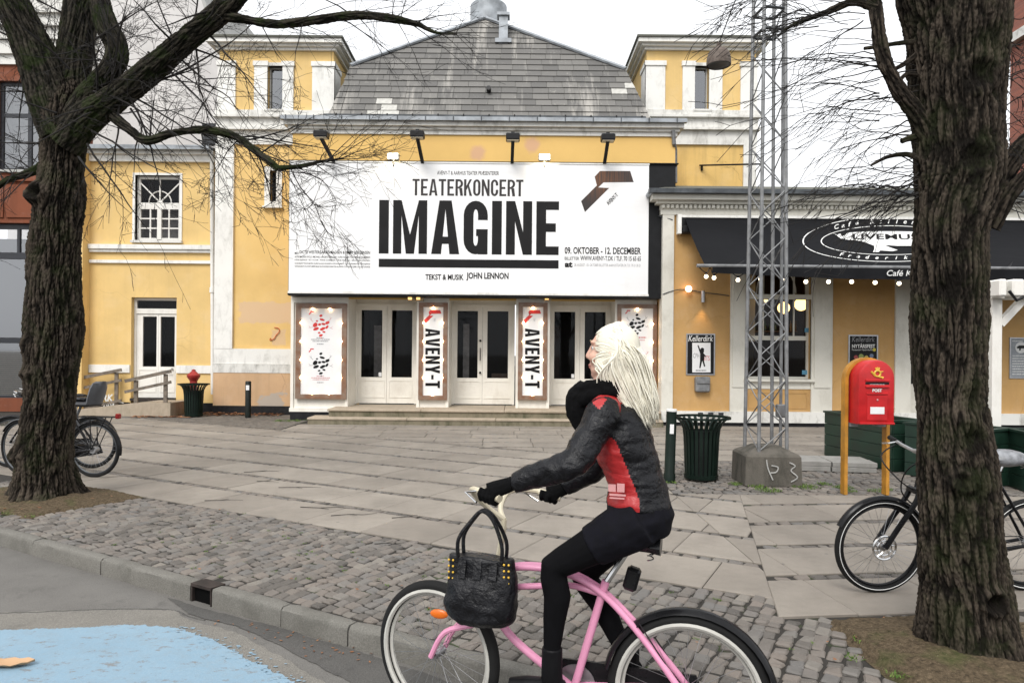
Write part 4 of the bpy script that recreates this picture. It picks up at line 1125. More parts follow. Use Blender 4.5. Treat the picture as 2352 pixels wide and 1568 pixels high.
for b, lab in (((902, 358), 'lit floodlight on the billboard top, left one'), ((1251, 360), 'lit floodlight on the billboard top, right one')):
    p = at(*b, YB - .12); t = thing('floodlight', p - Vector((0, 0, .1)), label=lab, cat='floodlight', group='lit floodlights')
    mb = MB(); mb.rbox(p.x - .14, p.x + .14, p.y, p.y + .14, p.z - .075, p.z + .075, .02); mb.build('housing', simple('flood_housing', (.5, .5, .48), .5), t, local=False)
    mb = MB(); mb.box(p.x - .12, p.x + .12, p.y - .006, p.y, p.z - .06, p.z + .06); mb.build('glass', M['flood_lit'], t, local=False)
    mb = MB(); mb.bar(p + Vector((0, .1, -.07)), p + Vector((0, .1, -.2)), .04); mb.build('bracket', M['galv'], t, local=False)
    l = bpy.data.lights.new('flood_light', 'SPOT'); l.energy = 14; l.color = (1, .86, .6); l.spot_size = R(130); l.shadow_soft_size = .08
    lo = bpy.data.objects.new('flood_light', l); COL.objects.link(lo); lo.location = p + Vector((0, -.03, -.02)); lo.rotation_euler = (R(35), 0, 0); lo.parent = t; lo.matrix_parent_inverse = world_of(t).inverted()
for x, lab in ((945, 'small beige lamp under the billboard beside the first letter sign, left of a pair'), (964, 'small beige lamp under the billboard beside the first letter sign, right of a pair'), (1258, 'small beige lamp under the billboard beside the second letter sign')):
    p = at(x, 683, YC - .1); t = thing('soffit_lamp', p, label=lab, cat='lamp', group='small lamps under the billboard')
    mb = MB(); mb.rbox(p.x - .09, p.x + .09, p.y - .07, p.y + .07, p.z - .08, p.z + .06, .01); mb.build('housing', simple('beige_housing', (.42, .34, .22), .5), t, local=False)
    mb = MB(); mb.box(p.x - .07, p.x + .02, p.y - .075, p.y - .07, p.z - .06, p.z + .03); mb.build('lens', emitter('amber_lens', (1, .55, .15), 1.0), t, local=False)

# ---- poster cases with bulbs
def heart(parent, cx, cy, D, mat, s=1.0):
    "loose fragments that make up a heart, with little twigs"
    frs = [(0, -22, 5, 4, .5), (3, -13, 8, 4, -.3), (-9, -10, 3, 3, .3), (-13, -1, 8, 7, .7), (-3, -2, 5, 4, .2), (6, -3, 6, 4, -.2), (15, -6, 7, 5, .5), (-11, 8, 9, 5, .35), (4, 8, 9, 5, .4), (14, 4, 6, 4, .9), (-4, 17, 4, 3, .2), (7, 15, 5, 3, -.3), (0, 23, 6, 4, .3), (1, 29, 2, 2, 0)]
    polys = []; rr_ = random.Random(2)
    for x, y, a, b, r in frs:
        polys.append([at(cx + s * (x + a * .8 * math.cos(t) * math.cos(r) + b * .7 * math.sin(t) * math.sin(r)), cy + s * (y - a * .8 * math.cos(t) * math.sin(r) + b * .7 * math.sin(t) * math.cos(r)), D) for t in [k * math.pi / 4 + rr_.uniform(-.2, .2) for k in range(8)]][::-1])
    flat(parent, 'heart_print', polys, mat)
    tw = MB()
    for x0_, y0_, x1_, y1_ in ((-18, -8, -27, -17), (-22, -12, -23, -19), (-18, 4, -28, 6), (-24, 5, -28, 1), (18, -10, 26, -18), (22, -14, 21, -20), (20, 5, 28, 9), (24, 6, 27, 2)):
        a, b = at(cx + s * x0_, cy + s * y0_, D), at(cx + s * x1_, cy + s * y1_, D); d = (b - a).normalized(); n_ = Vector((d.z, 0, -d.x)) * .006
        tw.add([a - n_, b - n_ * .4, b + n_ * .4, a + n_], [(0, 1, 2, 3)])
    tw.build('twig_print', M['print_pink'] if mat is M['print_red'] else M['print_grey'], parent, local=False)
def arrow(parent, x, y, s, D, mat):
    P = [[(37, 34), (32, 14), (44, 0), (113, 0), (121, 25), (52, 26), (40, 38)], [(0, 69), (37, 34), (40, 38), (65, 39), (9, 94)]]
    flat(parent, 'arrow_print', [[at(x + a * s, y + b * s, D) for a, b in p] for p in P], mat)
def case(xa, xb, ya, yb, fw, label, group, nb_top, ys):
    D = YC - .03; xr = (xa + xb) / 2; x0, x1, z1_, z0_ = wx(xa, D), wx(xb, D), wz(ya, D, xr), wz(yb, D, xr); f = fw * D / F
    t = thing('poster_case', ((x0 + x1) / 2, D, z0_), label=label, cat='poster case', group=group)
    mb = MB(); y0, y1 = D - .05, D + .01
    mb.box(x0, x0 + f, y0, y1, z0_, z1_); mb.box(x1 - f, x1, y0, y1, z0_, z1_); mb.box(x0 + f, x1 - f, y0 + .001, y1, z1_ - f, z1_); mb.box(x0 + f, x1 - f, y0 + .001, y1, z0_, z0_ + f); mb.build('frame', M['frame_wood'], t, local=False)
    mb = MB(); mb.box(x0 + f, x1 - f, D - .012, D + .005, z0_ + f, z1_ - f); mb.build('poster', M['paper'], t, local=False)
    L = []
    for k in range(nb_top):
        xx = x0 + (x1 - x0) * (k + 1) / (nb_top + 1) + (0 if nb_top == 1 else (-.06 if k == 0 else .06)) * 0; L += [(xx, z1_ - f - .02), (xx, z0_ + f + .02)]
    for y in ys: z = wz(y, D, xr); L += [(x0 + f + .015, z), (x1 - f - .015, z)]
    for x, z in L: MB().sphere((x, D - .055, z), .023, 10).build('bulb', M['bulb'], t, smooth=True, local=False)
    return t, D - .0135
def dashes(t, x0, x1, y0, y1, D, mat, sd=0):
    "print too small to read: a row of short strokes"
    rr_ = random.Random(int(x0 * 7 + y0 * 3)); polys = []; x = x0
    while x < x1 - .6:
        w_ = min(rr_.uniform(1.2, 5), x1 - x); polys.append([at(a, b, D) for a, b in ((x, y1), (x + w_, y1), (x + w_, y0), (x, y0))]); x += w_ + rr_.uniform(.5, 1.1)
    flat(t, 'small_print', polys, M[mat])
c1, DP = case(680, 797, 697, 916, 11, 'wide wooden poster case with bulbs and two heart posters, left of the doors', 'poster cases with bulbs', 2, (742, 784, 826, 867))
heart(c1, 737, 747, DP, M['print_red']); heart(c1, 737, 834, DP, M['print_black']); arrow(c1, 709, 714, .10, DP, M['print_red']); arrow(c1, 709, 800, .10, DP, M['print_red'])
def ptext(t, body, x0, x1, y0, y1, D, mat, bold=.0, shear=0.0):
    o = at(x0, y1, D); return put_text(t, 'lettering', body, o, at(x1, y1, D) - o, at(x0, y0, D) - o, M[mat], bold, shear)
for yy, m_ in ((776, 'print_grey'), (864, 'print_pink')):
    dashes(c1, 727, 744, yy - 1.5, yy + .5, DP, m_); dashes(c1, 715, 758, yy + 2.4, yy + 4.4, DP, m_); dashes(c1, 718, 755, yy + 6.5, yy + 8.5, DP, m_); dashes(c1, 728, 743, yy + 13, yy + 15, DP, 'print_grey')
for (xa, xb, o_), lab in (((962, 1028, 0), 'narrow wooden letter sign with bulbs between the first and second doors'), ((1190, 1257, 229), 'narrow wooden letter sign with bulbs between the second and third doors')):
    c, DP = case(xa, xb, 695, 918, 10, lab, 'poster cases with bulbs', 1, (742, 784, 826, 867))
    arrow(c, 974 + o_, 712, .33, DP, M['print_red']); ptext(c, 'AVENY-T', 996 + o_, 1001 + o_, 731, 738, DP, 'print_grey')
    o = at(977 + o_, 754, DP); put_block(c, 'lettering', 'AVENY-T', o, at(977 + o_, 891, DP) - o, at(1010.5 + o_, 754, DP) - o, M['print_black'], .2, .09)
c4, DP = case(1417, 1508, 699, 917, 9, 'wooden poster case with bulbs behind the rider, right of the doors', 'poster cases with bulbs', 1, (744, 786, 828, 870))
heart(c4, 1463, 744, DP, M['print_black'], .95); arrow(c4, 1436, 712, .10, DP, M['print_red']); heart(c4, 1466, 824, DP, M['print_red'], .95); dashes(c4, 1462, 1484, 773, 777, DP, 'print_pink'); dashes(c4, 1455, 1482, 780, 782, DP, 'print_pink'); dashes(c4, 1452, 1476, 858, 860, DP, 'print_pink')

# ================================================================ LEFT WING (yellow side house)
wing = thing('side_house', (wx(345, YW), YW, 0), label='narrow yellow two-storey house with a white door and fan window, left of the theatre', cat='house')
def Wp(mb, name, mat, parent=None, smooth=False): return mb.build(name, mat, parent or wing, smooth, local=False)
lx0, lx1 = wx(205, YW), wx(494, YW); lzt = wz(372, YW, 345)
dx0, dx1, dzz0, dzz1 = wx(301, YW), wx(405, YW), wz(917, YW, 350), wz(683, YW, 350)
ox0, ox1, oz0, oz1 = wx(308, YW), wx(411, YW), wz(553, YW, 360), wz(403, YW, 360)
w = MB(); w.wall(lx0, lx1, 0, lzt, YW, [(dx0, dx1, -.01, dzz1), (ox0, ox1, oz0, oz1)], .28)
w.add([(lx0, YW, 0), (lx0 - .55, YW + .01, 0), (lx0 - .55, YW + .01, lzt + .3), (lx0, YW, lzt + .3)], [(3, 2, 1, 0)])
w.box(lx0 - .42, lx0, YW - .32, YW + .2, 0, lzt + .2)
w.add([(lx0, YW + 5, 0), (lx1, YW + 5, 0), (lx1, YW + 5, lzt), (lx0, YW + 5, lzt)], [(3, 2, 1, 0)]); w.add([(lx0, YW, lzt), (lx1, YW, lzt), (lx1, YW + 5, lzt), (lx0, YW + 5, lzt)], [(0, 1, 2, 3)])
Wp(w, 'wall', M['yellow'])
def band(y0, y1, pr, mat='white', x0=None, x1=None, name='string_course', z=None):
    a, b = z or (wz(y1, YW, 345), wz(y0, YW, 345)); return Wp(MB().box(x0 if x0 is not None else lx0 + .01, x1 if x1 is not None else lx1 - .02, YW - pr, YW + .05, a, b), name, M[mat])
band(563, 573, .12); band(573, 580, .07); band(598, 605, .06); band(358, 373, .10); band(350, 358, .20); band(838, 856, .04, x1=dx0 - .02); band(838, 856, .04, x0=dx1 + .02)
band(0, 0, .05, 'black_base', z=(-.1, .26), name='tarred_base', x1=dx0 - .02); band(0, 0, .05, 'black_base', z=(-.1, .26), name='tarred_base', x0=dx1 + .02)
z_ = wz(351, YW, 345); Wp(MB().box(lx0 - .1, lx1 - .05, YW - .36, YW - .2, z_, z_ + .11), 'gutter', M['zinc']); Wp(MB().box(lx0 - .1, lx1, YW - .22, YW + 5, z_ + .02, z_ + .09), 'roof_edge', M['dark_zinc'])
g = MB(); g.tube([at(484, 352, YW - .2), at(487, 368, YW - .08), at(488, 640, YW - .07), at(489, 905, YW - .07)], .055, 10); g.tube([at(488, 660, YW - .07), at(488, 672, YW - .07)], .075, 10); Wp(g, 'downpipe', M['white'], smooth=True)
# fan window
fw = .09; zt_ = wz(464, YW, 360); zt2 = wz(471, YW, 360); Yw = YW + .10
wo = window(wing, ox0, ox1, oz0, zt2, Yw, M['white_wood'], .09, [ox0 + (ox1 - ox0) * t for t in (.29, .5, .71)], [oz0 + (zt2 - oz0) * t for t in (.37, .64)], .5, bar=.035, imat=M['curtain'])
Wp(MB().box((ox0 + ox1) / 2 - .055, (ox0 + ox1) / 2 + .055, Yw - .02, Yw + .05, oz0 + .05, zt2 - .05), 'mullion', M['white_wood'], wo)
fan = window(wing, ox0, ox1, zt2 + .001, oz1, Yw, M['white_wood'], .08, name='fan_light')
fb = MB(); fc = Vector(((ox0 + ox1) / 2, Yw + .02, zt2 + .09)); rad = .30
fb.tube([fc + Vector((rad * math.cos(R(t)), 0, rad * math.sin(R(t)))) for t in range(0, 181, 15)], .017, 4)
for t, L in ((90, .72), (45, .74), (135, .74)): fb.bar(fc + Vector((math.cos(R(t)), 0, math.sin(R(t)))) * .05, fc + Vector((math.cos(R(t)), 0, math.sin(R(t)))) * L * (.85 if t == 90 else 1), .03)
fb.sphere(tuple(fc), .08, 10, 1, .3, .6); Wp(fb, 'fan_bars', M['white_wood'], fan)
sd = MB(); sd.box(ox0 - .08, ox1 + .08, YW - .10, YW + .12, oz0 - .06, oz0); Wp(sd, 'sill', M['white_dirty'])
sd = MB(); sd.box(ox0 - .06, ox0, YW - .03, YW + .1, oz0, oz1 + .06); sd.box(ox1, ox1 + .06, YW - .03, YW + .1, oz0, oz1 + .06); sd.box(ox0, ox1, YW - .03, YW + .1, oz1, oz1 + .06); Wp(sd, 'window_surround', M['white'])
# door
tz0, tz1 = wz(714, YW, 350), wz(688, YW, 350); Yd = YW + .14
window(wing, dx0, dx1, tz0, dzz1, Yd, M['white_wood'], .07, name='transom_light')
X_ = [wx(v, YW) for v in (320, 352, 361, 394)]
door(wing, dx0, dx1, .37, tz0 - .002, Yd, ((X_[0], X_[1]), (X_[2], X_[3])), wz(842, YW, 350), wz(726, YW, 350), M['white_wood'])
h = MB(); p = at(399, 880, Yd); h.sphere((p.x - .05, Yd + .0, 1.15), .03, 8); h.bar((p.x - .05, Yd - .03, 1.05), (p.x - .17, Yd - .03, 1.05), .02); Wp(h, 'handle', M['steel'])
Wp(MB().box(dx0, dx1, YW - .05, YW + .4, .30, .368), 'threshold', M['rust'])
# graffiti on the black base
put_text(wing, 'graffiti', 'KORK', at(206, 921, YW - .054), (.62, 0, 0), (0, 0, .19), M['print_white'], .03, .15)
gq = MB(); gq.tube(smooth_pts([at(a, b, YW - .055) for a, b in ((238, 934), (243, 925), (247, 934), (252, 924), (257, 933), (262, 923), (262, 934), (272, 924), (284, 925))], 3), .014, 5, flat=((0, 1, 0), .2)); gq.build('graffiti', M['print_white'], wing, local=False)
# small tiled roof and vent seen over the cornice
rt = MB(); a = at(215, 345, YW + 3); rt.add([(a.x, YW + 1.2, lzt + .1), (a.x + 2.6, YW + 1.2, lzt + .1), (a.x + .4, YW + 4.5, lzt + 1.15), (a.x - 1, YW + 4.5, lzt + 1.15)], [(0, 1, 2, 3)]); Wp(rt, 'rear_roof', simple('red_rooftile', (.26, .075, .035), .8, var=.4, scale=6, bump=.5))
for k in range(5): Wp(MB().box(wx(463, 20.4), wx(498, 20.4), 20.3, 20.5, wz(333 - 10 * k, 20.4, 480), wz(326 - 10 * k, 20.4, 480)), 'louvre', M['dark_frame'])

# ---- ramp with hand rails
ramp = thing('ramp', (-9.9, 17.8, 0), label='concrete access ramp with brown rails up to the white side door', cat='ramp')
r = MB(); ra, rb, ry0, ry1 = -11.9, -8.45, 17.25, YW - .06
r.add([(ra, ry0, 0), (rb, ry0, 0), (rb, ry1, 0), (ra, ry1, 0), (ra, ry0, .01), (-9.3, ry0, .33), (rb, ry0, .34), (rb, ry1, .34), (-9.3, ry1, .33), (ra, ry1, .01)], [(4, 5, 8, 9), (5, 6, 7, 8), (0, 1, 6, 5, 4), (1, 2, 7, 6), (0, 4, 9, 3)])
r.build('slope', M['step_stone'], ramp, local=False)
def rail(y, xa, xb, za, zb, posts, fz):
    for h0, th in ((.0, .08), (-.27, .07), (-.80, .07)):
        MB().bar((xa, y, za + h0), (xb, y, zb + h0), .045, th).build('rail', M['brown_wood'], ramp, local=False)
    for px in posts:
        t = (px - xa) / (xb - xa); MB().box(px - .045, px + .045, y + .024, y + .07, fz(px) , za + (zb - za) * t - .045).build('post', M['brown_wood'], ramp, local=False)
fz = lambda x: max(0.0, min(.33, .01 + (x - ra) / (-9.3 - ra) * .32))
p0, p1 = at(287, 875, 17.3), at(393, 852, 17.3); rail(17.3, p0.x, p1.x, p0.z, p1.z, (wx(311, 17.3), wx(379, 17.3)), lambda x: fz(x) if x < 0 else 0)
p0, p1 = at(150, 875, 18.25), at(279, 849, 18.25); rail(18.25, p0.x, p1.x, p0.z, p1.z, (wx(185, 18.25), wx(266, 18.25)), fz)

# ================================================================ RED HOUSE at the left edge
YO = 18.3
red = thing('red_house', (-14.5, YO, 0), label='orange-red rendered house with dark shop windows behind the left tree', cat='house')
def O(mb, name, mat, parent=None): return mb.build(name, mat, parent or red, False, local=False)
ex1 = wx(183, YO); ex0 = -16.5
uw = (wx(-12, YO), wx(97, YO), wz(391, YO, 50), wz(186, YO, 50)); sw = (wx(-70, YO), wx(158, YO), .35, wz(512, YO, 50))
w = MB(); w.wall(ex0, ex1, 0, wz(150, YO, 50), YO, [uw, sw], .3); w.add([(ex1, YO, 0), (ex1, YO + .5, 0), (ex1, YO + .5, 9.2), (ex1, YO, 9.2)], [(3, 2, 1, 0)]); O(w, 'wall', M['orange_brick'])
zz = wz(150, YO, 50)
for k, (pr, h) in enumerate(((.06, .25), (.14, .35), (.22, .3), (.32, .3), (.42, .5))):
    O(MB().box(ex0, ex1 + .02 + pr * .3, YO - pr, YO + .6, zz + .001, zz + h), 'cornice', M['white_dirty']); zz += h
w = MB(); w.wall(ex0, ex1, zz, zz + 3, YO); O(w, 'upper_wall', M['orange_brick'])
window(red, uw[0], uw[1], uw[2], uw[3], YO + .12, M['dark_frame'], .09, [uw[0] + (uw[1] - uw[0]) * .63], [uw[2] + (uw[3] - uw[2]) * .63], .4, M['curtain'], bar=.10, gl='glass_sky')
O(MB().box(uw[0] - .1, uw[1] + .1, YO - .08, YO + .12, uw[2] - .07, uw[2]), 'sill', M['grey_stone'])
O(MB().box(ex0, ex1, YO - .08, YO + .02, uw[2] - .30, uw[2] - .16), 'string_course', M['orange_brick'])
for a, b in ((wx(-60, YO), wx(6, YO)), (wx(14, YO), wx(150, YO))):
    O(MB().box(a, b, YO - .04, YO + .02, wz(500, YO, 50), wz(425, YO, 50)), 'relief_panel', M['orange_brick'])
# shop front: dark frame, upper lights, big panes
Z = lambda y: wz(y, YO, 50)
fr = MB(); Ys = YO + .16
for a, b, c, d in ((sw[0], sw[1], Z(524), sw[3]), (sw[0], sw[1], Z(593), Z(578)), (sw[0], sw[1], Z(788), Z(775)), (sw[0], sw[0] + .1, sw[2], sw[3]), (sw[1] - .1, sw[1], sw[2], sw[3]), (wx(27, YO), wx(33, YO), Z(578), Z(524)), (wx(96, YO), wx(102, YO), Z(578), Z(524)), (sw[0], sw[1], sw[2], sw[2] + .06)):
    fr.box(a, b, Ys, Ys + .08, c, d)
fo = O(fr, 'shop_front', M['dark_frame'])
for a, b, c, d in ((sw[0], wx(27, YO), Z(578), Z(524)), (wx(33, YO), wx(96, YO), Z(578), Z(524)), (wx(102, YO), sw[1], Z(578), Z(524)), (sw[0], sw[1], Z(775), Z(593)), (sw[0], sw[1], sw[2], Z(788))):
    MB().add([(a, Ys + .04, c), (b, Ys + .04, c), (b, Ys + .04, d), (a, Ys + .04, d)], [(0, 1, 2, 3)]).build('pane', M['glass_shop'], fo, local=False)
rm = MB(); rm.add([(sw[0], Ys + .3, 0), (sw[1], Ys + .3, 0), (sw[1], Ys + .3, 4.6), (sw[0], Ys + .3, 4.6)], [(0, 1, 2, 3)]); O(rm, 'room', M['interior'])
for k in range(26): O(MB().box(sw[0] + .1, sw[1] - .1, Ys + .12, Ys + .14, Z(930) + k * .055, Z(930) + k * .055 + .045), 'blind_slat', M['blind'])
g = MB(); g.tube([at(183, 380, YO - .1), at(180, 640, YO - .1), at(173, 930, YO - .1)], .07, 8); O(g, 'downpipe', M['dark_zinc'])
for k, (x, y, m_) in enumerate(((172, 648, 'print_white'), (176, 770, 'gold'), (171, 768, 'print_white'))): p = at(x, y, YO - .18); O(MB().box(p.x - .05, p.x + .05, p.y, p.y + .02, p.z - .09, p.z + .09), 'sticker', M[m_])
O(MB().box(wx(158, YO) - .0, ex1 + .01, YO - .06, YO + .02, 0, Z(512)), 'pier', M['dark_frame'])

# ---- pale gable of the block behind
gable = thing('apartment_block', (-11, 26, 0), label='pale grey windowless gable of an apartment block behind the side house', cat='building')
YG = 25.0; P = [at(x, y, YG) for x, y in ((20, 420), (512, 420), (507, 134), (462, 0), (440, -90), (20, -90))]
m = MB(); b = [p + Vector((0, 8, 0)) for p in P]; P = [Vector((p.x, p.y, 0 if i < 2 else p.z)) for i, p in enumerate(P)]; b = [p + Vector((0, 8, 0)) for p in P]
m.add(P + b, [(0, 1, 2, 3, 4, 5)] + [(i, i + 6, (i + 1) % 6 + 6, (i + 1) % 6) for i in range(6)]); m.build('wall', M['pale'], gable, local=False)
m = MB()
for p, q in ((P[2], P[3]), (P[3], P[4])): m.add([p, q, q + Vector((.12, 0, 0)), p + Vector((.12, 0, 0)), p + Vector((0, 8, 0)), q + Vector((0, 8, 0)), q + Vector((.12, 8, 0)), p + Vector((.12, 8, 0))], [(0, 1, 2, 3), (2, 6, 7, 3), (4, 7, 6, 5), (0, 4, 5, 1)])
m.build('verge', M['grey_stone'], gable, local=False)
m = MB(); m.tube([at(207, 215, YG - .1), at(206, 260, YG - .1)], .1, 8); m.build('flue', M['zinc'], gable, local=False)

# ================================================================ CAFE
YK = 16.2
cafe = thing('cafe_building', (9, YK, 0), label='low tan cafe building with white pilasters and dentil cornice, right of the theatre', cat='building')
def K(mb, name, mat, parent=None, smooth=False): return mb.build(name, mat, parent or cafe, smooth, local=False)
KX = lambda x: wx(x, YK); KZ = lambda y, x=1800: wz(y, YK, x)
kx0, kx1 = KX(1520), 15.5
kzt = KZ(492, 1560)
win = (KX(1712), KX(1862), KZ(870), KZ(560)); drw = (KX(2090), KX(2262), .12, 3.6)
w = MB(); w.wall(kx0, kx1, .28, kzt, YK, [win, drw], .25)
w.add([(kx0, YK, 0), (kx0, YK + 5, 0), (kx0, YK + 5, kzt), (kx0, YK, kzt)], [(0, 1, 2, 3)]); w.add([(kx1, YK, 0), (kx1, YK + 5, 0), (kx1, YK + 5, kzt), (kx1, YK, kzt)], [(3, 2, 1, 0)])
K(w, 'wall', M['tan'])
p = MB(); p.box(kx0 - .012, KX(1545), YK - .05, YK + .3, .3, kzt); K(p, 'corner_pilaster', M['cafe_white'])
for a, b in ((1676, 1712), (1862, 1910), (2054, 2090), (2262, 2290)): K(MB().box(KX(a), KX(b), YK - .05, YK + .04, .3, kzt), 'pilaster', M['cafe_white'])
for a, b in ((1681, 1707), (1868, 1904)): K(MB().box(KX(a), KX(b), YK - .075, YK - .05, .9, kzt - .2), 'pilaster_panel', M['cafe_white'])
K(MB().box(kx0 - .02, kx1, YK - .07, YK + .05, .08, KZ(945) ), 'plinth', M['white_dirty']); K(MB().box(kx0 - .01, kx1, YK - .03, YK + .05, -.1, .08), 'tarred_base', M['black_base'])
K(MB().box(KX(1712), KX(1862), YK - .02, YK + .03, KZ(893), KZ(875)), 'apron_rail', M['cafe_white']); K(MB().box(KX(1706), KX(1868), YK - .12, YK + .2, KZ(876), KZ(870)), 'sill', M['cafe_white'])
pm = MB(); a, b, c, d = KX(1720), KX(1855), KZ(938), KZ(901)
pm.box(a, b, YK - .012, YK, c, c + .02); pm.box(a, b, YK - .012, YK, d - .02, d); pm.box(a, a + .02, YK - .012, YK, c + .02, d - .02); pm.box(b - .02, b, YK - .012, YK, c + .02, d - .02); K(pm, 'panel_moulding', M['tan'])
# cornice with dentils
zc = kzt
for o_, a, b in ((.06, zc - .02, zc + .10), (.18, zc + .21, zc + .28), (.30, zc + .28, zc + .40)):
    K(MB().box(kx0 - o_, kx1, YK - o_, YK + 5, a, b), 'cornice', M['cafe_white'])
K(MB().box(kx0 - .07, kx1, YK - .07, YK + 5, zc + .1, zc + .21), 'frieze', M['cafe_white'])
x = kx0 - .05; k = 0
dm = MB().rbox(0, .07, -.07, .0, 0, .09, .012).mesh('dentil', M['cafe_white'])
while x < 11.6: o = link('dentil', dm, cafe, local=False); o.location = (x, YK - .072, zc + .112); x += .105
K(MB().box(kx0 - .40, kx1, YK - .44, YK - .27, zc + .40, zc + .50), 'gutter', M['dark_zinc'])
r = MB(); zr = zc + .5; r.add([(kx0 - .34, YK - .36, zr), (kx1, YK - .36, zr), (kx1, YK + .45, zr + .27), (kx0 + .42, YK + .45, zr + .27), (kx1, YK + 5, zr + .3), (kx0 + .42, YK + 5, zr + .3), (kx0 - .34, YK + 5, zr)], [(0, 1, 2, 3), (3, 2, 4, 5), (0, 3, 5, 6)]); K(r, 'roof', M['felt'])
g = MB(); g.tube([(kx0 - .34, YK - .36, zc + .45), (kx0 - .34, YK + 1.2, zc + .40)], .06, 8); K(g, 'side_gutter', M['zinc'])
g = MB(); g.tube(smooth_pts([at(1490, 478, YK + .2), at(1502, 492, YK + .2), at(1520, 498, YK), at(1545, 505, YK - .06)], 5), .012, 5); K(g, 'cable', M['dark_zinc'])
g = MB(); g.tube(smooth_pts([at(1522, 676, YK - .06), at(1545, 668, YK - .06), at(1572, 665, YK - .03), at(1620, 672, YK - .03), at(1675, 679, YK - .03)], 5), .010, 5); K(g, 'cable', M['dark_zinc'])
# window: lit room behind, arched upper lights
Yk = YK + .12
z1, z2 = KZ(776), KZ(682)
lo_ = window(cafe, win[0], win[1], win[2], z1, Yk, M['cafe_white'], .05, deep=0)
md = window(cafe, win[0], win[1], z1 + .001, z2, Yk, M['cafe_white'], .05, [KX(1757), KX(1828)], deep=0, bar=.03)
up = window(cafe, win[0], win[1], z2 + .001, win[3], Yk, M['cafe_white'], .07, [KX(1757), KX(1828)], deep=0, bar=.03, name='fan_light')
fb = MB(); c_ = Vector(((win[0] + win[1]) / 2, Yk + .02, z2 + .1)); fb.tube([c_ + Vector((.46 * math.cos(R(t)), 0, .62 * math.sin(R(t)))) for t in range(0, 181, 12)], .016, 4); K(fb, 'arch_bar', M['cafe_white'], up)
K(MB().box(win[0] - .06, win[1] + .06, YK + .0, Yk + .06, z2 - .05, z2 + .06), 'transom', M['cafe_white'])
rm = MB(); a, b, c, d, y0, y1 = win[0] - .8, win[1] + .8, .3, 3.9, Yk + .12, Yk + 3.2
rm.add([(a, y0, c), (b, y0, c), (b, y0, d), (a, y0, d), (a, y1, c), (b, y1, c), (b, y1, d), (a, y1, d)], [(4, 7, 6, 5), (0, 3, 7, 4), (1, 5, 6, 2), (3, 2, 6, 7), (0, 4, 5, 1)]); K(rm, 'room', M['interior_brown'])
dr = MB(); dr.box(drw[0], drw[1], YK + .2, YK + .24, .12, 1.0); K(dr, 'door', M['cafe_white']); MB().add([(drw[0], YK + .2, 1.0), (drw[1], YK + .2, 1.0), (drw[1], YK + .2, 3.6), (drw[0], YK + .2, 3.6)], [(0, 1, 2, 3)]).build('pane', M['glass'], cafe, local=False)
K(MB().box(drw[0], drw[1], YK + .6, YK + .65, 0, 3.8), 'lobby', M['interior'])
# hanging globe lamps inside and a shelf of bottles
M['globe'] = emitter('globe_lamp', (1, .62, .22), 2.6)
for (x, y, r, dd), lab in zip(((1840, 699, .16, 1.2), (1800, 707, .15, 1.5), (1758, 690, .06, 1.8), (1716, 682, .05, 2.0), (1786, 682, .04, 2.2)), ('large woven globe lamp glowing inside the cafe window, right one', 'large woven globe lamp glowing inside the cafe window, left one', 'small warm lamp inside the cafe window centre', 'small warm lamp at the left edge of the cafe window', 'tiny warm lamp high in the cafe window')):
    p = at(x, y, YK + dd); t = thing('pendant_lamp', p, label=lab, cat='lamp', group='lamps inside the cafe')
    MB().sphere((0, 0, 0), r, 16).build('globe', M['globe'], t, smooth=True)
    MB().tube([(0, 0, r), (0, 0, 3.85 - p.z)], .006, 5).build('cord', M['black_metal'], t)
t = thing('bottle_shelf', at(1790, 760, YK + 2.8), label='shelf of bottles deep inside the cafe window', cat='shelf')
MB().box(-1.0, 1.0, -.1, .2, -.03, 0).build('shelf', M['frame_wood'], t)
for k in range(14): MB().lathe([(.001, 0), (.035, 0), (.035, .18), (.012, .22), (.012, .28), (.001, .28)], (-.95 + k * .14, 0, 0), 8).build('bottle', simple('bottle_glass', random.choice([(.2, .1, .03), (.05, .12, .05), (.4, .25, .1)]), .15), t, smooth=True)
for x, y in ((1854, 758), (1848, 855)): p = at(x, y, Yk - .004); K(MB().box(p.x - .06, p.x + .06, p.y - .002, p.y, p.z - .05, p.z + .05), 'sticker', simple('blue_sticker', (.10, .30, .45), .5))
for k in range(3): p = at(1609 + 23.5 * k, 952, YK - .075); K(MB().box(p.x - .06, p.x + .06, p.y - .004, p.y, p.z - .05, p.z + .05), 'dark_plate', M['dark_frame'])

# ---- black awning with oval emblem
awn = thing('awning', at(1900, 620, 14.4), label='black cafe awning with white oval emblem and lettering', cat='awning')
ax0, ax1 = KX(1556), 14.5; A_t = Vector((0, YK - .10, 4.80)); A_b = Vector((0, 14.36, 3.47)); sag = .0
va = (A_b - A_t).normalized(); na = Vector((0, -(A_t.z - A_b.z), -(A_t.y - A_b.y)))
na = Vector((0, va.z, -va.y)).normalized(); na = na if na.z > 0 else -na
def awn_mat():
    n = N('black_canvas'); p = n.pos(); f = n.noise(n.pos((.8, .8, .8)), 1.5, 5)
    col = n.mix(f, (.006, .0063, .0075), (.012, .0125, .0145)); cr_ = n.ramp(n.noise(n.pos((2.2, .3, .3)), 1.2, 6, .8), [(.64, 0), (.67, 1)])
    return n.bsdf(n.mix(n.math('MULTIPLY', cr_, .25), col, (.06, .06, .065)), .75, 0, n.bump(n.noise(n.pos((.7, 2, 2)), 1.3, 4), .4, .06), spec=.12)
M['canvas'] = awn_mat()
cv = MB(); nx, ny = 40, 8; L = (A_b - A_t).length; vs = []
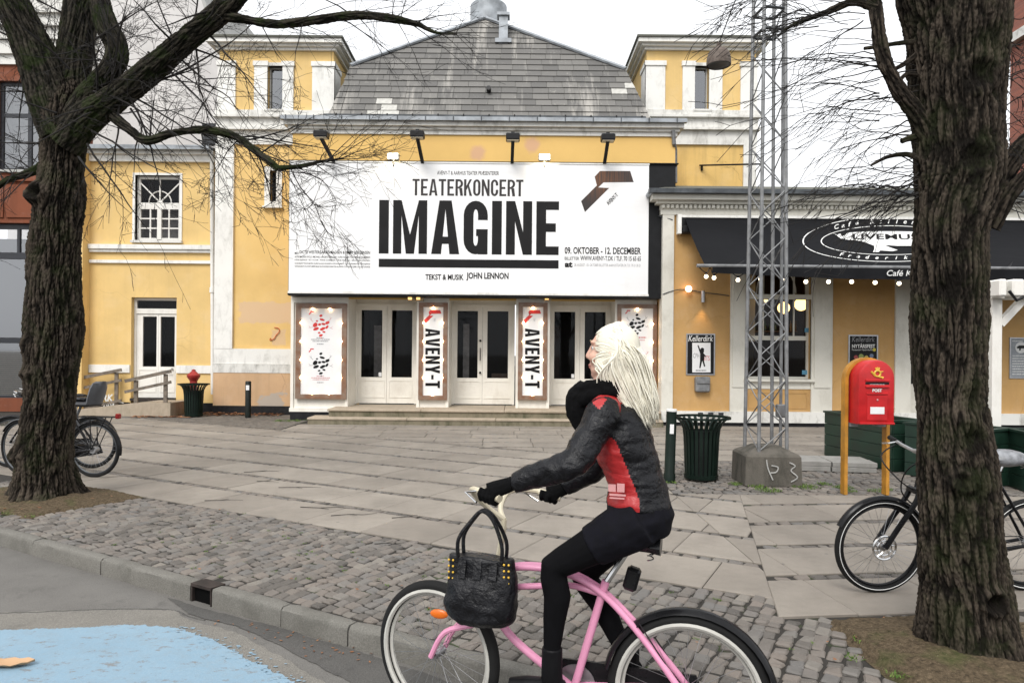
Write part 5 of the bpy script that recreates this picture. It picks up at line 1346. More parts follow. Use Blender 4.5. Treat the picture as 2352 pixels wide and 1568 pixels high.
for j in range(ny + 1):
    for i in range(nx + 1):
        x = ax0 + .12 + (ax1 - ax0 - .2) * i / nx; t = j / ny; q = A_t.lerp(A_b, t); dip = -.05 * math.sin(math.pi * t)
        vs.append((x, q.y + na.y * dip * .0, q.z + dip))
cv.add(vs, [(j * (nx + 1) + i, j * (nx + 1) + i + 1, (j + 1) * (nx + 1) + i + 1, (j + 1) * (nx + 1) + i) for j in range(ny) for i in range(nx)]); cv.build('canvas', M['canvas'], awn, smooth='all', local=False)
m = MB(); m.box(ax0 - .05, ax1, YK - .16, YK - .052, 4.80, 4.86); m.box(ax0 - .06, ax0 + .02, YK - .22, YK - .052, 4.42, 4.86); m.build('cassette', M['white'], awn, local=False)
m = MB(); m.box(ax0 + .02, ax1, YK - .13, YK - .055, 4.60, 4.80); m.rbox(ax0 + .04, ax0 + .30, YK - .3, YK - .06, 4.42, 4.60, .03); m.build('roller', M['black_metal'], awn, local=False)
bx_ = wx(1600, 14.36, 607); m = MB(); m.tube([(bx_, A_b.y - .02, A_b.z), (ax1, A_b.y - .02, A_b.z)], .036, 8); m.build('front_bar', M['galv'], awn, local=False)
for k, xx in enumerate((4.6, 7.4, 10.2, 13)): m = MB(); e = Vector((xx + .9, 15.2, 3.95)); m.tube([(xx, YK - .1, 4.55), e, (xx, A_b.y, A_b.z)], .025, 6); m.build('folding_arm', M['black_metal'], awn, local=False)
vl = MB(); vs = []; nv = 90
for i in range(nv + 1):
    x = ax0 + .25 + (ax1 - ax0 - .3) * i / nv; drop = .12 + min(.11, .11 * (x - ax0) / 3.0)
    for j in (0, 1, 2): vs.append((x, A_b.y - .045 + .012 * math.sin(x * 9) * j, A_b.z - drop * j / 2 - .02))
vl.add(vs, [(i * 3 + j, (i + 1) * 3 + j, (i + 1) * 3 + j + 1, i * 3 + j + 1) for i in range(nv) for j in (0, 1)][::1]); vl.build('valance', M['canvas'], awn, smooth='all', local=False)
def aw(x, y, h=.05): p = meet(x, y, A_t, na); t = (p - A_t).dot(va) / L; return Vector((p.x, p.y, p.z - .05 * math.sin(math.pi * max(0, min(1, t))) + .022)) + na * (h - .05)
def oval(cx, cy, rx, ry, w, name):
    mb = MB(); n = 72; vs = []
    for k in range(n):
        a = 2 * math.pi * k / n
        for s in (0, 1): vs.append(aw(cx + (rx - s * w) * math.cos(a), cy + (ry - s * w * .45) * math.sin(a)))
    mb.add(vs, [(2 * k, 2 * ((k + 1) % n), 2 * ((k + 1) % n) + 1, 2 * k + 1) for k in range(n)]); mb.build(name, M['print_white'], awn, local=False)
EC = (2043, 551)
oval(EC[0], EC[1], 200, 51, 3, 'oval_outline'); oval(EC[0], EC[1], 158, 33, 2.6, 'oval_outline')
def arc_text(body, r_x, r_y, a0, a1, hgt, name, flip=False, shear=.25):
    "letters set one by one along an ellipse"
    mb = MB(); n = len(body); k = 0
    for i, ch in enumerate(body):
        if ch == ' ': continue
        v, f = text_mesh(ch, .02, shear=shear); w, h = v[:, 0].max(), v[:, 1].max(); a = R(a0 + (a1 - a0) * i / (n - 1))
        sc_ = hgt; cx, cy = EC[0] + r_x * math.cos(a), EC[1] - r_y * math.sin(a)
        tx, ty = (math.sin(a) * r_x, math.cos(a) * r_y); l = math.hypot(tx, ty); tx, ty = tx / l, ty / l
        if flip: tx, ty = -tx, -ty
        ux, uy = (ty, -tx)
        if uy > 0: ux, uy = -ux, -uy
        low = .25 if ch in 'gjpqy' else 0
        mb.add([aw(cx + tx * (p[0] - w / 2) * sc_ * 1.25 + ux * (p[1] - .35 - low) * sc_ * .95, cy + ty * (p[0] - w / 2) * sc_ * 1.25 + uy * (p[1] - .35 - low) * sc_ * .95, .056) for p in v], f)
    mb.build(name, M['print_white'], awn, local=False)
arc_text('Café Kellerdirk', 178, 41, 133, 48, 13, 'lettering'); arc_text('Frederiksberg', 178, 41, 232, 318, 13, 'lettering', True)
# white animal silhouette inside the oval (generic four-legged beast) with dark lettering
sil = [(1905, 531), (1922, 537), (1930, 535), (1935, 541), (1948, 533), (1975, 531), (2010, 530), (2060, 530), (2110, 531), (2150, 534), (2172, 541), (2180, 552), (2172, 565), (2160, 560), (2155, 572), (2140, 577), (2128, 574), (2130, 563), (2105, 562), (2060, 562), (2032, 560), (2045, 566), (2062, 572), (2050, 575), (2022, 573), (2018, 577), (2005, 577), (2008, 570), (2008, 562), (1985, 553), (1965, 549), (1945, 548), (1930, 545), (1918, 536)]
mb = MB(); mb.add([aw(x, y, .053) for x, y in sil], [tuple(range(len(sil)))]); mb.build('beast_emblem', M['print_white'], awn, local=False)
o = aw(1958, 547, .058); put_text(awn, 'lettering', 'LIVEMUSIK', o, aw(2150, 549, .058) - o, aw(1958, 535, .058) - o, M['print_black'], .02)
o = Vector((wx(2036, 14.3, 634), 14.285, 0)); o.z = wz(634, 14.3, 2060); put_text(awn, 'lettering', 'Café Kellerdirk', o, (1.15, 0, 0), (0, 0, .12), M['print_white'], .01, .2)

# ---- festoon of bulbs under the awning
fest = thing('string_lights', at(1850, 640, 14.35), label='string of lit bulbs hanging under the cafe awning', cat='string lights')
bulbs = [(1622, 635), (1640, 638), (1695, 643), (1747, 641), (1797, 644), (1851, 647), (1903, 647), (1956, 647), (2010, 649), (2065, 651), (2120, 652), (2175, 652), (2300, 655)]
pts = [at(1602, 610, 14.35)]
for i, (x, y) in enumerate(bulbs):
    if i: a = bulbs[i - 1]; pts.append(at((a[0] + x) / 2, min(a[1], y) - 20, 14.36))
    pts.append(at(x, y - 8, 14.34))
MB().tube(smooth_pts(pts, 5), .010, 5).build('cable', M['black_metal'], fest, local=False)
for x, y in bulbs:
    p = at(x, y, 14.34); MB().sphere(tuple(p), .042, 12).build('bulb', M['bulb_soft'], fest, smooth=True, local=False); MB().lathe([(.02, .035), (.024, .05), (.024, .09), (.001, .09)], tuple(p), 8).build('socket', M['black_metal'], fest, local=False)
t = thing('wall_bulb', at(1580, 664, YK - .03), label='round lit bulb on the tan cafe wall', cat='bulb'); MB().sphere((0, -.07, 0), .075, 14).build('bulb', emitter('wall_bulb_glass', (1, .6, .4), 3.5), t, smooth=True); MB().tube([(0, .04, 0), (0, -.02, 0)], .04, 8).build('socket', M['black_metal'], t)
t = thing('wall_lamp', at(1612, 682, YK), label='slim steel cylinder wall lamp shining down the tan wall', cat='wall lamp')
MB().lathe([(.04, -.13), (.045, -.13), (.045, .13), (.001, .13)], (0, -.09, 0), 14).build('cylinder', M['steel'], t, smooth=True); MB().box(-.02, .02, -.06, -.0, -.03, .03).build('bracket', M['steel'], t)
l = bpy.data.lights.new('lamp_light', 'SPOT'); l.energy = 9; l.color = (1, .62, .25); l.spot_size = R(75); l.spot_blend = .6; l.shadow_soft_size = .03
lo = bpy.data.objects.new('lamp_light', l); COL.objects.link(lo); lo.parent = t; lo.location = (0, -.10, -.14); lo.rotation_euler = (R(-8), 0, 0)

# ---- posters and small things on the cafe wall
def poster_frame(x0, x1, y0, y1, D, lab, mat, frame='steel'):
    xr = (x0 + x1) / 2; a, b, c, d = wx(x0, D), wx(x1, D), wz(y1, D, xr), wz(y0, D, xr); t = thing('framed_poster', ((a + b) / 2, D, c), label=lab, cat='poster')
    m = MB(); f = .028; m.box(a, a + f, D - .02, D, c, d); m.box(b - f, b, D - .02, D, c, d); m.box(a + f, b - f, D - .019, D, c, c + f); m.box(a + f, b - f, D - .019, D, d - f, d); m.build('frame', M[frame], t, local=False)
    MB().box(a + f, b - f, D - .008, D, c + f, d - f).build('sheet', mat, t, local=False); return t
t = poster_frame(1576, 1642, 766, 861, YK - .002, 'framed black poster with a dancer silhouette on the tan wall', M['print_black']); D = YK - .0115
flat(t, 'white_panel', [[at(x, y, D) for x, y in ((1590, 787), (1590, 855), (1632, 855), (1632, 787))]], M['paper'])
ptext(t, 'Kellerdirk', 1581, 1638, 770, 784, D, 'print_white', .01, .25); ptext(t, 'CPH', 1592, 1606, 811, 822, D - .001, 'print_grey', 0); ptext(t, 'HITS', 1613, 1630, 817, 828, D - .001, 'print_red', 0)
flat(t, 'dancer_print', [[at(x, y, D - .002) for x, y in pl] for pl in ([(1609, 800), (1613, 798), (1617, 800), (1617, 808), (1615, 812), (1618, 820), (1617, 828), (1608, 828), (1608, 814)], [(1608, 812), (1602, 793), (1604, 792), (1611, 808)], [(1608, 828), (1613, 828), (1609, 845), (1606, 845)], [(1613, 828), (1617, 828), (1620, 841), (1617, 842)], [(1615, 810), (1622, 818), (1620, 820), (1614, 814)])], M['print_black'])
dashes(t, 1598, 1622, 849, 852, D - .001, 'print_grey')
t = poster_frame(1948, 2016, 769, 862, YK - .002, 'framed dark poster with white headline on the tan wall behind the red mailbox', M['print_black'])
ptext(t, 'NYTÅRSFEST', 1957, 2010, 788, 799, D, 'print_white', .03); ptext(t, 'Kellerdirk', 1957, 2009, 773, 785, D, 'print_grey', .0, .2); ptext(t, 'Fantastisk Nytårsbuffet', 1957, 2006, 801, 806, D, 'print_white')
for k, (x, y, r, c) in enumerate(((1966, 820, 5, (.3, .05, .05)), (1978, 818, 6, (.25, .3, .08)), (1990, 821, 5, (.5, .4, .1)), (2002, 817, 5, (.15, .2, .3)), (2008, 803, 4, (.6, .5, .05)))): flat(t, 'picture_print', [[at(x + r * math.cos(a), y - r * math.sin(a), D) for a in [j * math.pi / 4 for j in range(8)]]], simple('poster_colour', c, .6))
t = poster_frame(2318, 2372, 775, 869, YK - .002, 'grey framed menu board with a small beast emblem by the pergola post', simple('menu_grey', (.30, .32, .34), .5))
flat(t, 'emblem_disc', [[at(2345 + 13 * math.cos(a), 798 - 13 * math.sin(a), D) for a in [j * math.pi / 10 for j in range(20)]]], M['print_white'])
flat(t, 'beast_print', [[at(x, y, D - .001) for x, y in ((2335, 797), (2341, 793), (2352, 793), (2356, 797), (2356, 804), (2353, 804), (2352, 800), (2345, 800), (2344, 805), (2341, 805), (2341, 800), (2336, 800))]], M['print_black'])
for k in range(8): dashes(t, 2325, 2362, 816 + 6 * k, 818 + 6 * k, D, 'print_white')
dashes(t, 2325, 2350, 782, 784, D, 'print_white')
t = thing('wall_box', at(1611, 900, YK), label='dented grey metal wall box below the dancer poster', cat='box')
m = MB(); m.rbox(-.17, .17, -.16, 0, 0, .36, .03, .006); m.build('body', M['galv'], t); m = MB(); m.rbox(-.15, .15, -.19, -.15, .2, .36, .01); m.build('lid', M['galv'], t)
m = MB(); m.box(-.1, .1, -.165, -.16, .26, .30); m.build('slot', M['black_metal'], t)

# ---- brick tower far right
bt_ = thing('brick_house', (25, 26, 0), label='red brick house rising behind the cafe at the right edge', cat='house')
a = wx(2320, 31, 200); MB().box(a, a + 6, 26, 31, 0, 18).build('wall', M['brick'], bt_, local=False); z = wz(72, 30, 2330); MB().box(a - .3, a + 6.3, 25.7, 31.3, z - .25, z + .15).build('cornice', M['white_dirty'], bt_, local=False)

# ================================================================ STREET FURNITURE
# ---- lattice mast on a concrete block
mx, my = 4.6 * 0 + wx(1760, 8.95), 8.95
mast = thing('lattice_mast', (mx, my, 0), label='tall galvanised lattice mast standing in a graffitied concrete block', cat='mast')
blk = MB(); zt = .36
B = [(-.62, .02), (-.50, -.38), (.52, -.40), (.62, .02), (.45, .42), (-.45, .42)]
B = [(-.345, -.29), (.335, -.31), (.36, .27), (-.33, .29)]
rb = random.Random(8)
n4 = 4; vs = [(x * 1.03, y * 1.03, 0) for x, y in B] + [(x, y, zt) for x, y in B] + [(x * .93, y * .93, zt + .03) for x, y in B] + [(x * .4, y * .4, zt + .12) for x, y in B]
blk.add(vs, [(i + k * 4, (i + 1) % 4 + k * 4, (i + 1) % 4 + k * 4 + 4, i + k * 4 + 4) for k in range(3) for i in range(4)] + [(12, 13, 14, 15)])
blk.build('concrete_block', M['concrete'], mast)
gr = MB(); gy = -.318
for st in ([(-.10, .33), (-.08, .22), (-.02, .08)], [(-.04, .26), (.04, .24), (.02, .18), (-.05, .17)], [(.18, .30), (.25, .26), (.20, .2), (.28, .12), (.2, .06)]):
    gr.tube(smooth_pts([(x, gy - .004 + (x + .0) * -.036, z) for x, z in st], 5), .008, 5, flat=((0, 1, 0), .25))
gr.build('graffiti', simple('white_spray', (.42, .42, .40), .7), mast)
th0 = R(-37); HM = 9.5; R0, R1 = .27, .165
def leg_pt(k, z): r = R0 + (R1 - R0) * z / HM; a = th0 + k * math.pi / 2; return Vector((r * math.cos(a), r * math.sin(a), z))
for k in range(4): MB().tube([leg_pt(k, .36), leg_pt(k, HM)], .024, 8).build('leg', M['galv'], mast, smooth=True)
bm = {}
nz = 30; zs = [.42 + (HM - .5) * i / nz for i in range(nz + 1)]
for k in range(4):
    for i in range(nz):
        a, b = (leg_pt(k, zs[i]), leg_pt((k + 1) % 4, zs[i + 1])) if (i + k) % 2 else (leg_pt((k + 1) % 4, zs[i]), leg_pt(k, zs[i + 1]))
        MB().tube([a, b], .0082, 5).build('brace', M['galv'], mast)
for z in (5.75, 6.02): m = MB(); [m.tube([leg_pt(k_, z), leg_pt((k_ + 1) % 4, z)], .018, 6) for k_ in range(4)]; m.build('ring_frame', M['dark_zinc'], mast)
m = MB(); m.tube([(.24, .12, .3), (.22, .11, HM)], .02, 6); m.build('conduit', M['galv'], mast)
m = MB(); m.rbox(.18, .31, .06, .16, .82, .99, .012); m.build('junction_box', M['galv'], mast)

# ---- street lamp hung on a wire
lp = at(1651, 132, 11.0)
lamp = thing('street_lamp', lp, label='rusty dome street lamp hanging on a wire beside the mast', cat='street lamp')
m = MB(); rp = [(.185, -.13), (.19, -.11), (.187, -.03), (.165, .06), (.12, .12), (.06, .15), (.035, .17), (.035, .22), (.001, .24)]; m.lathe(rp, (0, 0, 0), 28)
def rusty():
    n = N('rusty_lamp_shade'); f = n.noise(n.pos(), 14, 7, .7); return n.bsdf(n.mix(n.ramp(f, [(.4, 0), (.6, 1)]), (.075, .055, .044), (.15, .12, .10)), .75)
m.build('shade', rusty(), lamp, smooth=True)
m = MB(); m.lathe([(.168, -.125), (.10, -.10), (.001, -.09)], (0, 0, 0), 24); m.build('reflector', simple('dark_reflector', (.05, .05, .05), .4), lamp, smooth=True)
top = Vector((mx, my, 9.4)); q = at(1695, -15, 10.2); m = MB(); m.tube([Vector((0, 0, .22)), q - lp, top - lp], .009, 5); m.build('wire', M['black_metal'], lamp)

# ---- litter bins
def bin_(loc, label, h=.82):
    t = thing('litter_bin', loc, label=label, cat='litter bin', group='slatted litter bins')
    n = 24
    for k in range(n):
        a = 2 * math.pi * k / n; c, s = math.cos(a), math.sin(a); v = []; tw = .019
        prof = [(.205, .03), (.215, .25), (.228, .55), (.24, .66), (.275, .74), (.33, .79), (.352, .80)]
        m = MB()
        for r, z in prof:
            for o_, d in ((-tw, 0), (tw, 0), (tw, .012), (-tw, .012)): rr_ = r - d; m.v.append((rr_ * c - o_ * s, rr_ * s + o_ * c, z * h / .82))
        m.f = [(i * 4 + j, i * 4 + (j + 1) % 4, (i + 1) * 4 + (j + 1) % 4, (i + 1) * 4 + j) for i in range(len(prof) - 1) for j in range(4)]; m.m = [0] * len(m.f)
        m.build('slat', M['green_paint'], t)
    m = MB(); m.lathe([(.345, .79), (.372, .795), (.372, .822), (.345, .82), (.345, .79)], (0, 0, 0), 36); m.build('rim', M['green_paint'], t, smooth=True)
    m = MB(); m.lathe([(.001, .02), (.215, .02), (.22, .07), (.2, .07)], (0, 0, 0), 28); m.build('base_ring', M['green_paint'], t, smooth=True)
    m = MB(); m.lathe([(.001, .05), (.185, .05), (.20, .64), (.19, .64)], (0, 0, 0), 28); m.build('liner', M['black_metal'], t, smooth=True)
    return t
bin_(ground(1610, 1100), 'slatted dark green litter bin beside the lattice mast')
bin_((wx(446, 17.3), 17.3, 0), 'slatted dark litter bin by the ramp in front of the side house')
hy = thing('hydrant', (wx(444, 17.75), 17.78, 0), label='red hydrant top showing over the left litter bin', cat='hydrant')
MB().lathe([(.09, 0), (.09, .86), (.001, .86)], (0, 0, 0), 14).build('post', M['red_paint'], hy, smooth=True)
MB().lathe([(.09, .86), (.13, .93), (.16, .97), (.16, 1.02), (.10, 1.07), (.05, 1.12), (.05, 1.15), (.001, 1.17)], (0, 0, 0), 16).build('cap', M['red_paint'], hy, smooth=True)

# ---- bollards
t = thing('bollard', ground(1537, 1106), label='dark green bollard with a white top left of the right litter bin', cat='bollard', group='bollards'); t.rotation_euler = (0, R(1.5), 0)
MB().lathe([(.075, -.02), (.075, .1), (.066, .12), (.066, .9), (.001, .9)], (0, 0, 0), 20).build('post', M['green_paint'], t, smooth=True)
MB().lathe([(.068, .90), (.068, .925), (.06, .93), (.001, .93)], (0, 0, 0), 20).build('cap', M['print_white'], t, smooth=True)
[MB().sphere((dx_, 0, .93), .009, 8, 1, 1, .25).build('bolt', M['black_metal'], t, smooth=True) for dx_ in (-.028, 0, .028)]; MB().box(-.03, .02, -.071, -.066, .62, .74).build('sticker', M['paper'], t)
t = thing('bollard', (wx(571, 17.2), 17.2, 0), label='thin black bollard in front of the left tower', cat='bollard', group='bollards')
MB().lathe([(.07, 0), (.07, .88), (.055, .9), (.001, .9)], (0, 0, 0), 16).build('post', M['bollard_black'], t, smooth=True); MB().box(-.03, .05, -.074, -.069, .68, .8).build('sticker', M['paper'], t)

# ---- red mailbox on a yellow arch
mbx = ground(1993, 1120); mbx = Vector((4.165, 8.2, 0))
post = thing('mailbox', mbx, label='red mailbox hung in a yellow hooped stand by the green planters', cat='mailbox')
def arch(r, z0, zc, n=14): return [(r, z0)] + [(r * math.cos(R(t)), zc + r * math.sin(R(t))) for t in np.linspace(0, 180, n)] + [(-r, z0)]
m = MB(); outp, inp = arch(.263, 0, 1.345), arch(.225, 0, 1.345); k = len(outp)
vs = [(x, y, z) for y in (-.05, .05) for pl in (outp, inp) for x, z in pl]
f = []
for i in range(k - 1): f += [(i, i + 1, k + i + 1, k + i), (2 * k + i, 3 * k + i, 3 * k + i + 1, 2 * k + i + 1), (i, 2 * k + i, 2 * k + i + 1, i + 1), (k + i, k + i + 1, 3 * k + i + 1, 3 * k + i)]
m.add(vs, f); m.build('hoop', M['post_yellow'], post, smooth=True)
def dome(w, z0, zc, y0, y1, rnd=.03):
    m = MB(); rings = [(y0, w - rnd), (y0 + rnd * .3, w - rnd * .3), (y0 + rnd, w), (y1 - rnd, w), (y1 - rnd * .3, w - rnd * .3), (y1, w - rnd)]; vs = []; pl0 = arch(1, 0, 0); n = len(pl0)
    for y, r in rings:
        for j, (x, z) in enumerate(arch(r, z0 + (w - r), zc)): vs.append((x, y, z))
    m.add(vs, [(i * n + j, i * n + (j + 1) % n, (i + 1) * n + (j + 1) % n, (i + 1) * n + j) for i in range(5) for j in range(n)] + [tuple(range(n))[::-1], tuple(5 * n + j for j in range(n))]); return m
dome(.208, .845, 1.372, -.26, .15).build('box', M['post_red'], post, smooth=True)
for z, w, d in ((1.335, .135, .022), (1.265, .135, .022), (1.185, .12, .012)): MB().rbox(-w, w, -.26 - d, -.255, z, z + .022, .005).build('slot_lip', M['post_red'], post)
MB().rbox(-.115, .115, -.268, -.258, .89, 1.17, .004).build('door', M['post_red'], post)
MB().box(-.135, .135, -.262, -.255, 1.30, 1.325).build('slot', M['black_metal'], post)
MB().rbox(-.20, .20, -.275, -.25, .845, .868, .004).build('bottom_lip', M['post_red'], post)
put_text(post, 'lettering', 'POST', (-.055, -.2625, 1.215), (.11, 0, 0), (0, 0, .038), M['print_white'], .05, local=True)
put_text(post, 'lettering', 'www.postdanmark.dk', (-.085, -.2635, 1.295), (.17, 0, 0), (0, 0, .012), M['print_white'], .02, local=True)
MB().box(-.08, .08, -.2705, -.268, .965, 1.045).build('notice', M['paper'], post); MB().sphere((0, -.27, 1.125), .012, 8).build('lock', M['print_pink'], post)
em = MB(); em.tube([(.034 * math.cos(R(t)), -.264, 1.425 + .034 * math.sin(R(t))) for t in range(0, 360, 30)], .011, 6, closed=True); em.tube([(-.07, -.264, 1.447), (-.03, -.264, 1.40), (.01, -.264, 1.387), (.05, -.264, 1.382), (.06, -.264, 1.375)], [.012, .01, .008, .012, .018], 6); em.tube([(.02, -.264, 1.44), (.065, -.264, 1.45)], [.01, .006], 6)
for x in (-.024, -.012, 0, .012, .024): em.tube([(x * .5, -.264, 1.462), (x, -.264, 1.492 + .006 * (x == 0))], [.008, .007], 5)
em.build('horn_emblem', M['gold'], post)
for s in (-1, 1): MB().box(s * .16 - .05, s * .16 + .05, -.06, .06, .80, .846).build('bracket', M['galv'], post)

# ---- green planters with shrubs
def planter(p, q, w, h, label, shrub):
    p, q = Vector(p), Vector(q); d = (q - p); L = d.length; t = thing('planter', (p + q) / 2, math.atan2(d.y, d.x), label=label, cat='planter', group='green planters round the cafe terrace')
    nb = 4; bh = h / nb
    for side in (-1, 1):
        for k in range(nb): MB().rbox(-L / 2, L / 2, side * w / 2 - .018, side * w / 2 + .018, k * bh + .003, (k + 1) * bh - .003, .004).build('plank', M['green_planter'], t)
    for e in (-1, 1):
        for k in range(nb): MB().rbox(e * L / 2 - .018 * (e > 0) * 2 * 1, e * L / 2 + .036 * (e < 0), -w / 2 + .02, w / 2 - .02, k * bh + .003, (k + 1) * bh - .003, .004).build('plank', M['green_planter'], t)
    m = MB(); m.box(-L / 2 - .02, L / 2 + .02, -w / 2 - .035, -w / 2 + .05, h, h + .03); m.box(-L / 2 - .02, L / 2 + .02, w / 2 - .05, w / 2 + .035, h, h + .03); m.box(-L / 2 - .019, -L / 2 + .06, -w / 2 + .05, w / 2 - .05, h, h + .029); m.box(L / 2 - .06, L / 2 + .019, -w / 2 + .05, w / 2 - .05, h, h + .029); m.build('rim', M['green_planter'], t)
    MB().box(-L / 2 + .04, L / 2 - .04, -w / 2 + .02, w / 2 - .02, h - .12, h - .08).build('earth', M['soil'], t)
    if shrub:
        for j, (u, r_, hh) in enumerate(shrub):
            o = (p + q) / 2 + d.normalized() * u; s_ = thing('shrub', (o.x, o.y, h - .09), label='low green shrub growing in ' + ('the planter behind the mailbox' if label.startswith('green wooden planter behind') else 'the planter behind the right tree') + (', taller one' if j == 0 else ', smaller one'), cat='shrub')
            rr_ = random.Random(int(u * 100) + 5); f = MB(); st = MB()
            for i in range(420):
                a, b, rad = rr_.uniform(0, 6.28), rr_.uniform(-.2, 1), r_ * rr_.random() ** .4; c = Vector((rad * math.cos(a) * math.sqrt(max(0, 1 - b * b * .8)), rad * math.sin(a) * math.sqrt(max(0, 1 - b * b * .8)), .09 + hh * .45 + b * hh * .5)); s2 = rr_.uniform(.018, .034)
                x_ = Vector((rr_.gauss(0, 1), rr_.gauss(0, 1), rr_.gauss(0, .6))).normalized(); y_ = x_.cross(Vector((rr_.gauss(0, 1), rr_.gauss(0, 1), 1))).normalized()
                f.add([c - x_ * s2, c + y_ * s2 * .5, c + x_ * s2, c - y_ * s2 * .5], [(0, 1, 2, 3)])
            for i in range(14): a = rr_.uniform(0, 6.28); st.tube([(0, 0, 0), (r_ * .4 * math.cos(a), r_ * .4 * math.sin(a), hh * .45), (r_ * .8 * math.cos(a), r_ * .8 * math.sin(a), hh * .8)], [.008, .006, .003], 4)
            tag(f.build('foliage', M['shrub'], s_), kind='stuff'); st.build('stems', M['twig'], s_)
planter((5.42, 11.5, 0), (5.62, 9.85, 0), .5, .70, 'green wooden planter behind the mailbox, farthest of the row', None)
planter((5.66, 9.72, 0), (6.15, 8.75, 0), .5, .70, 'green wooden planter behind the mailbox, middle of the row, with shrubs', [(-.25, .20, .34), (.15, .15, .22)])
planter((6.25, 8.6, 0), (7.5, 8.3, 0), .5, .70, 'green wooden planter right of the right tree, nearest of the row', [(-.35, .16, .24)])
# ---- loose pavers
t = thing('paver_stack', (4.55, 10.1, 0), R(-8), label='low stack of grey concrete pavers in front of the green planters', cat='pavers')
for k, (x, y, z) in enumerate(((-.31, -.16, 0), (.30, -.16, 0), (-.3, .17, 0), (.3, .17, 0), (-.30, -.15, .07), (.31, -.16, .07), (-.3, .165, .07), (.3, .17, .07))): MB().rbox(x - .295, x + .295, y - .16, y + .16, z, z + .068, .006, .002).build('paver', M['paver'], t)

# ---- white pergola at the right edge
pg = thing('pergola', (6.95, 9.3, 0), label='white timber pergola post and beams at the right edge', cat='pergola')
px0, px1, D = wx(2272, 9.4), wx(2294, 9.4), 9.4
MB().box(px0, px1, D - .06, D + .06, 0, wz(668, D, 2280)).build('post', M['white_wood'], pg, local=False)
zb0, zb1 = wz(690, D, 2280), wz(646, D, 2280)
for dy in (-.1, .1): MB().box(px0 - .06, px0 + 3, D + dy - .035, D + dy + .035, zb0 + .02, zb1 - .02).build('beam', M['white_wood'], pg, local=False)
for x, w in ((px0 - .07, .10), (px0 + .10, .16)): m = MB(); m.rbox(x, x + w, D - .3, D + .16, zb0 + .03, zb1 + .0, .02); m.build('rafter', M['white_wood'], pg, local=False)
a, b = at(2296, 745, D), at(2370, 665, D); MB().bar(a, b, .08, .09).build('brace', M['white_wood'], pg, local=False)
m = MB(); m.tube([at(2318, 668, D - .3), at(2335, 690, D - .3), at(2370, 672, D - .3)], .02, 6); m.build('cable', M['black_metal'], pg, local=False)

